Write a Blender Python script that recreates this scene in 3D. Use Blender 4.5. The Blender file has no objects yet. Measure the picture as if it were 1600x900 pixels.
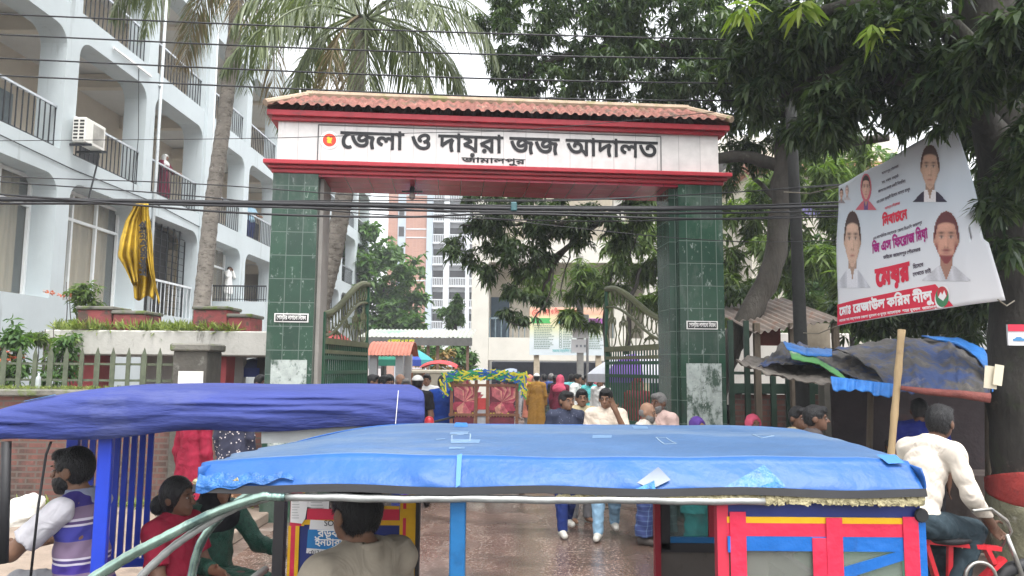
import bpy, math, random
import numpy as np
from mathutils import Vector, Matrix
from mathutils.geometry import tessellate_polygon, delaunay_2d_cdt
R = math.radians
scene = bpy.context.scene
col = scene.collection
rnd = random.Random(7)

# ---------------------------------------------------------------- camera, sky, sun, exposure
F = 1180.0; CAMZ = 1.9
cam = bpy.data.cameras.new('camera')
cam.sensor_width = 36.0; cam.lens = 36.0 * F / 1600.0
cam.clip_start = 0.05; cam.clip_end = 3000
cam_o = bpy.data.objects.new('camera', cam); col.objects.link(cam_o)
CM = Matrix.Rotation(R(90 + 6.05), 4, 'X') @ Matrix.Rotation(R(0.45), 4, 'Z')
cam_o.matrix_world = Matrix.Translation((0, 0, CAMZ)) @ CM
scene.camera = cam_o
SUN_EL, SUN_AZ = 68, 150
world = bpy.data.worlds.new('World'); scene.world = world; world.use_nodes = True
wn = world.node_tree; bg = wn.nodes['Background']
sky = wn.nodes.new('ShaderNodeTexSky'); sky.sky_type = 'NISHITA'; sky.sun_disc = False
sky.sun_elevation = R(SUN_EL); sky.sun_rotation = R(SUN_AZ)
sky.air_density = 1.0; sky.dust_density = 4.0; sky.ozone_density = 1.0
hs = wn.nodes.new('ShaderNodeHueSaturation'); hs.inputs['Saturation'].default_value = 0.12
wn.links.new(sky.outputs[0], hs.inputs['Color']); wn.links.new(hs.outputs[0], bg.inputs[0])
bg.inputs[1].default_value = 0.15
sl = bpy.data.lights.new('sun', 'SUN'); sl.energy = .6; sl.angle = R(30); sl.color = (1, .97, .92)
so = bpy.data.objects.new('sun', sl); col.objects.link(so)
so.rotation_euler = (R(90 - SUN_EL), 0, R(180 - SUN_AZ)); so.location = (0, -20, 60)
scene.view_settings.view_transform = 'Standard'; scene.view_settings.look = 'None'
scene.view_settings.exposure = 1.9; scene.view_settings.gamma = 1.0
scene.render.resolution_x = 1024; scene.render.resolution_y = 576

def P(px, py, y):                       # world point seen at photo pixel (px, py) at depth y
    v = CM @ Vector(((px - 800) / F, -(py - 450) / F, -1, 0))
    t = y / v.y
    return Vector((v.x * t, y, CAMZ + v.z * t))
def PX(px, y, py=600): return P(px, py, y).x
def G(px, py):                          # ground point seen at pixel
    v = CM @ Vector(((px - 800) / F, -(py - 450) / F, -1, 0))
    t = -CAMZ / v.z
    return Vector((v.x * t, v.y * t, 0))

# ---------------------------------------------------------------- materials
MATS = {}
def M(name, c, rough=.75, var=.18, scale=6., bump=0., bscale=None, stain=None, metal=0., spec=.35, coat=0., stretch=None, alpha=None):
    if name in MATS: return MATS[name]
    m = bpy.data.materials.new(name); m.use_nodes = True; MATS[name] = m
    nt = m.node_tree; b = nt.nodes['Principled BSDF']; L = nt.links.new
    tc = nt.nodes.new('ShaderNodeTexCoord'); vec = tc.outputs['Object']
    if stretch:
        mp = nt.nodes.new('ShaderNodeMapping'); mp.inputs['Scale'].default_value = stretch
        L(vec, mp.inputs[0]); vec = mp.outputs[0]
    n = nt.nodes.new('ShaderNodeTexNoise'); n.inputs['Scale'].default_value = scale; n.inputs['Detail'].default_value = 5
    n.inputs['Roughness'].default_value = .65
    L(vec, n.inputs['Vector'])
    r = nt.nodes.new('ShaderNodeValToRGB')
    a = [max(0, x * (1 - var)) for x in c]; z = [min(1, x * (1 + var)) for x in c]
    r.color_ramp.elements[0].position = .3; r.color_ramp.elements[1].position = .7
    r.color_ramp.elements[0].color = (*a, 1); r.color_ramp.elements[1].color = (*z, 1)
    L(n.outputs[0], r.inputs[0]); out = r.outputs[0]
    for st in (stain or []):            # (colour, scale, threshold, amount, stretch)
        sc_, th, am = st[1], st[2], st[3]
        n2 = nt.nodes.new('ShaderNodeTexNoise'); n2.inputs['Scale'].default_value = sc_; n2.inputs['Detail'].default_value = 7
        n2.inputs['Roughness'].default_value = .7
        mp = nt.nodes.new('ShaderNodeMapping'); mp.inputs['Scale'].default_value = st[4] if len(st) > 4 else (1, 1, 1)
        mp.inputs['Location'].default_value = (sc_ * .37, th * 9, 3.1)
        L(tc.outputs['Object'], mp.inputs[0]); L(mp.outputs[0], n2.inputs['Vector'])
        r2 = nt.nodes.new('ShaderNodeValToRGB')
        r2.color_ramp.elements[0].position = th; r2.color_ramp.elements[1].position = min(1, th + .09)
        r2.color_ramp.elements[0].color = (0, 0, 0, 1); r2.color_ramp.elements[1].color = (am, am, am, 1)
        L(n2.outputs[0], r2.inputs[0])
        mx = nt.nodes.new('ShaderNodeMixRGB'); mx.inputs[2].default_value = (*st[0], 1)
        L(r2.outputs[0], mx.inputs[0]); L(out, mx.inputs[1]); out = mx.outputs[0]
    L(out, b.inputs['Base Color'])
    b.inputs['Roughness'].default_value = rough; b.inputs['Metallic'].default_value = metal
    b.inputs['Specular IOR Level'].default_value = spec
    if coat: b.inputs['Coat Weight'].default_value = coat; b.inputs['Coat Roughness'].default_value = .12
    if alpha is not None: b.inputs['Alpha'].default_value = alpha
    if bump:
        n3 = nt.nodes.new('ShaderNodeTexNoise'); n3.inputs['Scale'].default_value = bscale or scale * 6; n3.inputs['Detail'].default_value = 4
        L(vec, n3.inputs['Vector'])
        bp = nt.nodes.new('ShaderNodeBump'); bp.inputs['Strength'].default_value = min(1, bump); bp.inputs['Distance'].default_value = .02
        L(n3.outputs[0], bp.inputs['Height']); L(bp.outputs[0], b.inputs['Normal'])
    return m
def M_grid(name, c, c2, mortar, w, h, gap, rough=.35, stain=None, offset=0., bump=.4, spec=.4, plane='xz'):
    """tiles or bricks laid on upright faces"""
    m = M(name, c, rough, .12, 5., 0, None, stain, spec=spec)
    nt = m.node_tree; L = nt.links.new; b = nt.nodes['Principled BSDF']
    tc = nt.nodes.new('ShaderNodeTexCoord'); sp = nt.nodes.new('ShaderNodeSeparateXYZ'); L(tc.outputs['Object'], sp.inputs[0])
    cb = nt.nodes.new('ShaderNodeCombineXYZ')
    if plane == 'xz':
        ad = nt.nodes.new('ShaderNodeMath'); ad.operation = 'ADD'; L(sp.outputs[0], ad.inputs[0]); L(sp.outputs[1], ad.inputs[1])
        L(ad.outputs[0], cb.inputs[0]); L(sp.outputs[2], cb.inputs[1])
    else:
        L(sp.outputs[0], cb.inputs[0]); L(sp.outputs[1], cb.inputs[1])
    br = nt.nodes.new('ShaderNodeTexBrick'); br.offset = offset; br.squash = 1
    br.inputs['Scale'].default_value = 1; br.inputs['Brick Width'].default_value = w; br.inputs['Row Height'].default_value = h
    br.inputs['Mortar Size'].default_value = gap; br.inputs['Mortar Smooth'].default_value = .1
    br.inputs['Color1'].default_value = (1, 1, 1, 1); k = [y / max(x, 1e-3) for x, y in zip(c, c2)]
    br.inputs['Color2'].default_value = (*k, 1); br.inputs['Mortar'].default_value = (1, 1, 1, 1)
    L(cb.outputs[0], br.inputs['Vector'])
    src = b.inputs['Base Color'].links[0].from_socket
    mu = nt.nodes.new('ShaderNodeMixRGB'); mu.blend_type = 'MULTIPLY'; mu.inputs[0].default_value = 1
    L(src, mu.inputs[1]); L(br.outputs[0], mu.inputs[2])
    mx = nt.nodes.new('ShaderNodeMixRGB'); L(br.outputs['Fac'], mx.inputs[0]); L(mu.outputs[0], mx.inputs[1]); mx.inputs[2].default_value = (*mortar, 1)
    L(mx.outputs[0], b.inputs['Base Color'])
    if bump:
        bp = nt.nodes.new('ShaderNodeBump'); bp.inputs['Strength'].default_value = bump; bp.inputs['Distance'].default_value = .006; bp.invert = True
        L(br.outputs['Fac'], bp.inputs['Height']); L(bp.outputs[0], b.inputs['Normal'])
    return m
def M_bands(name, stops, axis=2, lo=0., hi=1., rough=.8, wob=.0):
    """flat colour bands along an axis of the object"""
    m = bpy.data.materials.new(name); m.use_nodes = True; MATS[name] = m
    nt = m.node_tree; L = nt.links.new; b = nt.nodes['Principled BSDF']
    tc = nt.nodes.new('ShaderNodeTexCoord'); sp = nt.nodes.new('ShaderNodeSeparateXYZ'); L(tc.outputs['Object'], sp.inputs[0])
    mr = nt.nodes.new('ShaderNodeMapRange'); mr.inputs[1].default_value = lo; mr.inputs[2].default_value = hi
    L(sp.outputs[axis], mr.inputs[0]); r = nt.nodes.new('ShaderNodeValToRGB'); r.color_ramp.interpolation = 'CONSTANT'
    e = r.color_ramp.elements
    e[0].position = stops[0][0]; e[0].color = (*stops[0][1], 1); e[1].position = stops[1][0]; e[1].color = (*stops[1][1], 1)
    for p_, c_ in stops[2:]:
        q = e.new(p_); q.color = (*c_, 1)
    L(mr.outputs[0], r.inputs[0]); L(r.outputs[0], b.inputs['Base Color']); b.inputs['Roughness'].default_value = rough
    b.inputs['Specular IOR Level'].default_value = .25
    return m
def M_pattern(name, base, spot, scale, th, kind='voronoi', rough=.8, spot2=None):
    m = bpy.data.materials.new(name); m.use_nodes = True; MATS[name] = m
    nt = m.node_tree; L = nt.links.new; b = nt.nodes['Principled BSDF']
    tc = nt.nodes.new('ShaderNodeTexCoord')
    if kind == 'check':
        cols = []
        sp = nt.nodes.new('ShaderNodeSeparateXYZ'); L(tc.outputs['Object'], sp.inputs[0])
        for ax in (0, 2):
            mu = nt.nodes.new('ShaderNodeMath'); mu.operation = 'MULTIPLY'; mu.inputs[1].default_value = scale; L(sp.outputs[ax], mu.inputs[0])
            fr = nt.nodes.new('ShaderNodeMath'); fr.operation = 'FRACT'; L(mu.outputs[0], fr.inputs[0])
            gt = nt.nodes.new('ShaderNodeMath'); gt.operation = 'LESS_THAN'; gt.inputs[1].default_value = th; L(fr.outputs[0], gt.inputs[0]); cols.append(gt.outputs[0])
        ad = nt.nodes.new('ShaderNodeMath'); ad.operation = 'ADD'; L(cols[0], ad.inputs[0]); L(cols[1], ad.inputs[1]); fac = ad.outputs[0]
        ml = nt.nodes.new('ShaderNodeMath'); ml.operation = 'MULTIPLY'; ml.inputs[1].default_value = .5; L(fac, ml.inputs[0]); fac = ml.outputs[0]
    else:
        v = nt.nodes.new('ShaderNodeTexVoronoi'); v.inputs['Scale'].default_value = scale; L(tc.outputs['Object'], v.inputs['Vector'])
        r = nt.nodes.new('ShaderNodeMath'); r.operation = 'LESS_THAN'; r.inputs[1].default_value = th; L(v.outputs['Distance'], r.inputs[0]); fac = r.outputs[0]
    mx = nt.nodes.new('ShaderNodeMixRGB'); L(fac, mx.inputs[0]); mx.inputs[1].default_value = (*base, 1); mx.inputs[2].default_value = (*spot, 1)
    L(mx.outputs[0], b.inputs['Base Color']); b.inputs['Roughness'].default_value = rough
    return m
def M_glass(name, tint=(.75, .8, .78), alpha=.3, rough=.05):
    m = bpy.data.materials.new(name); m.use_nodes = True; b = m.node_tree.nodes['Principled BSDF']; MATS[name] = m
    b.inputs['Base Color'].default_value = (*tint, 1); b.inputs['Roughness'].default_value = rough; b.inputs['Alpha'].default_value = alpha
    b.inputs['Specular IOR Level'].default_value = .8
    return m
def M_leaf(name, c1, c2, rough=.45, trans=.35):
    """leaf with darker and lighter leaves (per-face random through noise), light coming through"""
    m = bpy.data.materials.new(name); m.use_nodes = True; MATS[name] = m
    nt = m.node_tree; L = nt.links.new; b = nt.nodes['Principled BSDF']
    g = nt.nodes.new('ShaderNodeNewGeometry')
    r = nt.nodes.new('ShaderNodeValToRGB'); r.color_ramp.elements[0].color = (*c1, 1); r.color_ramp.elements[1].color = (*c2, 1)
    L(g.outputs['Random Per Island'], r.inputs[0]); L(r.outputs[0], b.inputs['Base Color'])
    b.inputs['Roughness'].default_value = rough; b.inputs['Specular IOR Level'].default_value = .35
    t = nt.nodes.new('ShaderNodeBsdfTranslucent'); mx = nt.nodes.new('ShaderNodeMixShader'); mx.inputs[0].default_value = trans
    br = nt.nodes.new('ShaderNodeMixRGB'); br.blend_type = 'MULTIPLY'; br.inputs[0].default_value = 1; br.inputs[2].default_value = (1.3, 1.5, .6, 1)
    L(r.outputs[0], br.inputs[1]); L(br.outputs[0], t.inputs[0])
    L(b.outputs[0], mx.inputs[1]); L(t.outputs[0], mx.inputs[2]); L(mx.outputs[0], nt.nodes['Material Output'].inputs[0])
    return m

# ---------------------------------------------------------------- mesh building
WM = {}                                  # world matrix of every thing
def tag(o, label=None, cat=None, group=None, kind=None):
    if label: o['label'] = label
    if cat: o['category'] = cat
    if group: o['group'] = group
    if kind: o['kind'] = kind
    return o
def empty(name, loc, label, cat, rz=0., group=None):
    o = bpy.data.objects.new(name, None); col.objects.link(o); o.empty_display_size = .2
    o.location = loc; o.rotation_euler = (0, 0, rz)
    WM[o.name] = Matrix.Translation(Vector(loc)) @ Matrix.Rotation(rz, 4, 'Z')
    return tag(o, label, cat, group)
def raw_mesh(name, verts, faces, mats, midx=None, smooth=False):
    me = bpy.data.meshes.new(name)
    verts = np.asarray(verts, dtype=np.float32).reshape(-1, 3)
    me.vertices.add(len(verts)); me.vertices.foreach_set('co', verts.ravel())
    if isinstance(faces, np.ndarray):
        k = faces.shape[1]; me.loops.add(faces.size); me.loops.foreach_set('vertex_index', faces.astype(np.int32).ravel())
        me.polygons.add(len(faces)); me.polygons.foreach_set('loop_start', np.arange(0, faces.size, k, dtype=np.int32))
    else:
        ln = [len(f) for f in faces]; fl = np.array([i for f in faces for i in f], dtype=np.int32)
        me.loops.add(len(fl)); me.loops.foreach_set('vertex_index', fl); me.polygons.add(len(ln))
        me.polygons.foreach_set('loop_start', np.concatenate([[0], np.cumsum(ln)[:-1]]).astype(np.int32))
    for m in mats: me.materials.append(m)
    if midx is not None: me.polygons.foreach_set('material_index', np.asarray(midx, dtype=np.int32))
    me.polygons.foreach_set('use_smooth', np.full(len(me.polygons), bool(smooth)))
    me.update(calc_edges=True)
    return me
def put(name, me, parent=None, verts_world=True):
    """link a mesh; its vertices are given in world space: the thing's base becomes the origin"""
    o = bpy.data.objects.new(name, me); col.objects.link(o)
    if parent is not None:
        o.parent = parent; W = WM[parent.name]; WM[o.name] = W
        if verts_world: me.transform(W.inverted())
    else:
        n = len(me.vertices); a = np.empty(n * 3, dtype=np.float32); me.vertices.foreach_get('co', a); a = a.reshape(-1, 3)
        c = Vector(((a[:, 0].min() + a[:, 0].max()) / 2, (a[:, 1].min() + a[:, 1].max()) / 2, a[:, 2].min()))
        me.transform(Matrix.Translation(-c)); o.location = c; WM[o.name] = Matrix.Translation(c)
    return o
class MB:
    def __init__(s): s.v = []; s.f = []; s.m = []; s.cur = 0
    def add(s, vs, fs):
        n = len(s.v); s.v += [tuple(v) for v in vs]; s.f += [[i + n for i in f] for f in fs]; s.m += [s.cur] * len(fs); return s
    def box(s, c, d, rz=0., rot=None, bev=0.):
        c = Vector(c); x, y, z = [q / 2 for q in d]; Rm = rot if rot is not None else Matrix.Rotation(rz, 3, 'Z')
        if bev and min(x, y, z) > bev * 1.2:
            b = bev; vs = []
            for sx in (-1, 1):
                for sy in (-1, 1):
                    for sz in (-1, 1):
                        vs += [(sx * (x - b), sy * (y - b), sz * z), (sx * (x - b), sy * y, sz * (z - b)), (sx * x, sy * (y - b), sz * (z - b))]
            I = lambda a, b_, c_, k: ((a * 2 + b_) * 2 + c_) * 3 + k
            fs = []
            def q(l, flip): fs.append(l[::-1] if flip else l)
            for t in (0, 1):
                q([I(0, 0, t, 0), I(1, 0, t, 0), I(1, 1, t, 0), I(0, 1, t, 0)], t == 0)
                q([I(0, t, 0, 1), I(1, t, 0, 1), I(1, t, 1, 1), I(0, t, 1, 1)], t == 1)
                q([I(t, 0, 0, 2), I(t, 1, 0, 2), I(t, 1, 1, 2), I(t, 0, 1, 2)], t == 0)
            for a in (0, 1):
                for b_ in (0, 1):
                    q([I(0, a, b_, 0), I(1, a, b_, 0), I(1, a, b_, 1), I(0, a, b_, 1)], a == b_)
                    q([I(a, 0, b_, 0), I(a, 1, b_, 0), I(a, 1, b_, 2), I(a, 0, b_, 2)], a != b_)
                    q([I(a, b_, 0, 1), I(a, b_, 1, 1), I(a, b_, 1, 2), I(a, b_, 0, 2)], a == b_)
                    for c_ in (0, 1): q([I(a, b_, c_, 0), I(a, b_, c_, 1), I(a, b_, c_, 2)], (a + b_ + c_) % 2 == 0)
        else:
            vs = [(sx * x, sy * y, sz * z) for sx in (-1, 1) for sy in (-1, 1) for sz in (-1, 1)]
            fs = [[0, 1, 3, 2], [4, 6, 7, 5], [0, 4, 5, 1], [2, 3, 7, 6], [0, 2, 6, 4], [1, 5, 7, 3]]
        out = []
        for f in fs:
            p0, p1, p2 = [Vector(vs[i]) for i in f[:3]]; ce = sum((Vector(vs[i]) for i in f), Vector()) / len(f)
            out.append(f if (p1 - p0).cross(p2 - p0).dot(ce) > 0 else f[::-1])
        return s.add([c + Rm @ Vector(v) for v in vs], out)
    def box2(s, a, b, bev=0.):
        a = Vector(a); b = Vector(b); return s.box((a + b) / 2, [abs(q) for q in (b - a)], bev=bev)
    def bar(s, a, b, w, d=None, up=(0, 0, 1)):
        a = Vector(a); b = Vector(b); d = w if d is None else d
        z = (b - a); L = z.length
        if L < 1e-6: return s
        z.normalize(); u = Vector(up)
        if abs(z.dot(u)) > .99: u = Vector((0, 1, 0))
        x = u.cross(z).normalized(); y = z.cross(x)
        return s.box((a + b) / 2, (w, d, L), rot=Matrix((x, y, z)).transposed())
    def tube(s, pts, r, n=8, cap=True, closed=False):
        pts = [Vector(p) for p in pts]; k = len(pts); rs = r if isinstance(r, (list, tuple)) else [r] * k
        base = len(s.v); prev = None; vs = []
        for i, p in enumerate(pts):
            if closed: t = pts[(i + 1) % k] - pts[i - 1]
            else: t = pts[min(i + 1, k - 1)] - pts[max(i - 1, 0)]
            t.normalize()
            if prev is None: a = Vector((0, 0, 1)) if abs(t.z) < .9 else Vector((1, 0, 0)); x = a.cross(t).normalized()
            else: x = (prev - t * prev.dot(t)).normalized()
            prev = x; y = t.cross(x)
            for j in range(n):
                an = 2 * math.pi * j / n; vs.append(p + (x * math.cos(an) + y * math.sin(an)) * rs[i])
        fs = []
        for i in range(k if closed else k - 1):
            i2 = (i + 1) % k
            for j in range(n): fs.append([i * n + j, i * n + (j + 1) % n, i2 * n + (j + 1) % n, i2 * n + j])
        if cap and not closed: fs += [list(range(n))[::-1], [(k - 1) * n + j for j in range(n)]]
        return s.add(vs, fs)
    def prism(s, poly, o, u, v, w, t, holes=()):
        """polygon in (u, v) at o, thickness t along w, holes cut"""
        o, u, v, w = Vector(o), Vector(u), Vector(v), Vector(w)
        loops = [list(poly)] + [list(h) for h in holes]
        tri = tessellate_polygon([[Vector((a, b, 0)) for a, b in l] for l in loops])
        flat = [p for l in loops for p in l]; n = len(flat)
        vs = [o + u * a + v * b for a, b in flat] + [o + u * a + v * b + w * t for a, b in flat]
        fs = []
        for a, b, c in tri:
            A, B, C = vs[a], vs[b], vs[c]
            f = [a, b, c] if (B - A).cross(C - A).dot(w) < 0 else [c, b, a]
            fs += [f, [i + n for i in f[::-1]]]
        k = 0
        for li, l in enumerate(loops):
            m = len(l); ar = sum(l[i][0] * l[(i + 1) % m][1] - l[(i + 1) % m][0] * l[i][1] for i in range(m))
            fl = (ar > 0) == (u.cross(v).dot(w) * t > 0)
            if li: fl = not fl
            for i in range(m):
                q = [k + i, k + (i + 1) % m, k + (i + 1) % m + n, k + i + n]
                fs.append(q if fl else q[::-1])
            k += m
        return s.add(vs, fs)
    def grid(s, fn, nu, nv):
        vs = [fn(i / nu, j / nv) for i in range(nu + 1) for j in range(nv + 1)]
        return s.add(vs, [[i * (nv + 1) + j, (i + 1) * (nv + 1) + j, (i + 1) * (nv + 1) + j + 1, i * (nv + 1) + j + 1] for i in range(nu) for j in range(nv)])
    def lathe(s, c, prof, n=16, axis='z'):
        c = Vector(c); vs = []
        for r_, z_ in prof:
            for j in range(n):
                an = 2 * math.pi * j / n; p = Vector((r_ * math.cos(an), r_ * math.sin(an), z_))
                if axis == 'y': p = Vector((p.x, p.z, p.y))
                if axis == 'x': p = Vector((p.z, p.x, p.y))
                vs.append(c + p)
        k = len(prof); fs = [[i * n + j, i * n + (j + 1) % n, (i + 1) * n + (j + 1) % n, (i + 1) * n + j] for i in range(k - 1) for j in range(n)]
        fs += [list(range(n))[::-1], [(k - 1) * n + j for j in range(n)]]
        return s.add(vs, fs)
    def wheel(s, c, r, w, axis, n=28):      # tyre ring only
        c = Vector(c); ax = Vector(axis).normalized(); x = ax.orthogonal().normalized(); y = ax.cross(x)
        return s.tube([c + (x * math.cos(2 * math.pi * i / n) + y * math.sin(2 * math.pi * i / n)) * r for i in range(n)], w, 8, closed=True)
    def spokes(s, c, r, axis, n=16, t=.004):
        c = Vector(c); ax = Vector(axis).normalized(); x = ax.orthogonal().normalized(); y = ax.cross(x)
        for i in range(n):
            d = x * math.cos(2 * math.pi * i / n) + y * math.sin(2 * math.pi * i / n); s.bar(c, c + d * r, t)
        return s
    def text(s, body, o, u, v, h, width=None, bold=0., center=False, lift=.0004):
        o, u, v = Vector(o), Vector(u).normalized(), Vector(v).normalized(); w = u.cross(v)
        polys, x0, x1 = glyphs(body, bold)
        k = h; kx = h if width is None else width / max(1e-6, x1 - x0)
        if center: o = o - u * (x1 - x0) * kx / 2
        for i, (loops, tri) in enumerate(polys):
            flat = [p for l in loops for p in l]; vs = [o + u * (a - x0) * kx + v * b * k + w * (lift * (1 + i % 5)) for a, b in flat]
            fs = []
            for t3 in tri:
                A, B, C = [vs[q] for q in t3]; fs.append(list(t3) if (B - A).cross(C - A).dot(w) > 0 else list(t3)[::-1])
            s.add(vs, fs)
        return s
    def build(s, name, mats, parent=None, smooth=False):
        if not isinstance(mats, (list, tuple)): mats = [mats]
        return put(name, raw_mesh(name, s.v, s.f, mats, s.m, smooth), parent)
def one(name, mb, mats, label, cat, group=None, smooth=False, kind=None):
    return tag(mb.build(name, mats, None, smooth), label, cat, group, kind)
def struct(name, mb, mats, smooth=False, kind='structure'):
    return tag(mb.build(name, mats, None, smooth), kind=kind)

# ---------------------------------------------------------------- lettering (Blender's own font, contours filled one by one)
def shape_text(s):
    out = []
    for ch in s:
        if ch in '\u09bf\u09c7\u09c8': out.insert(max(0, len(out) - 1), ch)
        elif ch == '\u09cb': out.insert(max(0, len(out) - 1), '\u09c7'); out.append('\u09be')
        elif ch == '\u09cc': out.insert(max(0, len(out) - 1), '\u09c7'); out.append('\u09d7')
        else: out.append(ch)
    return ''.join(out)
_gl = {}
def _inside(p, poly):
    x, y = p; r = False; n = len(poly)
    for i in range(n):
        (x1, y1), (x2, y2) = poly[i], poly[i - 1]
        if (y1 > y) != (y2 > y) and x < (x2 - x1) * (y - y1) / (y2 - y1) + x1: r = not r
    return r
def glyphs(body, bold=0.):
    key = (body, bold)
    if key in _gl: return _gl[key]
    c = bpy.data.curves.new('lettering', 'FONT'); c.body = shape_text(body); c.size = 1
    o = bpy.data.objects.new('lettering', c); col.objects.link(o)
    bpy.context.view_layer.update(); dg = bpy.context.evaluated_depsgraph_get()
    cu = o.evaluated_get(dg).to_curve(dg)
    conts = []
    for sp in cu.splines:
        pts = []; bp = sp.bezier_points; n = len(bp)
        for i in range(n):
            a, b = bp[i], bp[(i + 1) % n]
            p0, p1, p2, p3 = a.co, a.handle_right, b.handle_left, b.co
            st = (p1 - p0).cross(p3 - p0).length < 1e-6 and (p2 - p0).cross(p3 - p0).length < 1e-6
            for k in range(1 if st else 4):
                t = k / 4; q = p0 * (1 - t)**3 + p1 * 3 * t * (1 - t)**2 + p2 * 3 * t * t * (1 - t) + p3 * t**3
                if not pts or (Vector((q.x, q.y)) - Vector(pts[-1])).length > 1e-5: pts.append((q.x, q.y))
        if len(pts) > 2 and (Vector(pts[0]) - Vector(pts[-1])).length < 1e-5: pts.pop()
        if len(pts) > 2: conts.append(pts)
    o.evaluated_get(dg).to_curve_clear()
    bpy.data.objects.remove(o); bpy.data.curves.remove(c)
    area = lambda l: sum(l[i - 1][0] * l[i][1] - l[i][0] * l[i - 1][1] for i in range(len(l))) / 2
    ars = [area(l) for l in conts]; big = max(ars, key=abs) if ars else 1
    sg = 1 if big > 0 else -1
    if bold:
        for q, l in enumerate(conts):
            n = len(l); new = []
            for i in range(n):
                a, b, d = Vector(l[i - 1]), Vector(l[i]), Vector(l[(i + 1) % n])
                e1 = (b - a).normalized(); e2 = (d - b).normalized()
                nn = Vector((e1.y + e2.y, -(e1.x + e2.x))) * sg
                if nn.length < 1e-4: new.append(l[i]); continue
                nn.normalize(); new.append((b.x + nn.x * bold, b.y + nn.y * bold))
            conts[q] = new
    pts = []; edges = []
    for l in conts:
        k = len(pts); pts += l; edges += [(k + i, k + (i + 1) % len(l)) for i in range(len(l))]
    res = []
    if pts:
        vo, _, fo, _, _, _ = delaunay_2d_cdt([Vector(p) for p in pts], edges, [], 0, 1e-5)
        vo = np.array([(v.x, v.y) for v in vo]); fo = np.array([f for f in fo if len(f) == 3])
        ce = vo[fo].mean(1); wn_ = np.zeros(len(ce))
        for l in conts:
            A = np.array(l); Bq = np.roll(A, -1, 0)
            for (x1, y1), (x2, y2) in zip(A, Bq):
                up = (y1 <= ce[:, 1]) & (y2 > ce[:, 1]); dn = (y1 > ce[:, 1]) & (y2 <= ce[:, 1])
                cr_ = (x2 - x1) * (ce[:, 1] - y1) - (ce[:, 0] - x1) * (y2 - y1)
                wn_ += (up & (cr_ > 0)).astype(int) - (dn & (cr_ < 0)).astype(int)
        keep = fo[wn_ * sg > 0]
        res = [([[tuple(p) for p in vo]], [tuple(int(q) for q in f) for f in keep])]
    xs = [p[0] for l in conts for p in l] or [0, 1]
    _gl[key] = (res, min(xs), max(xs)); return _gl[key]

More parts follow.
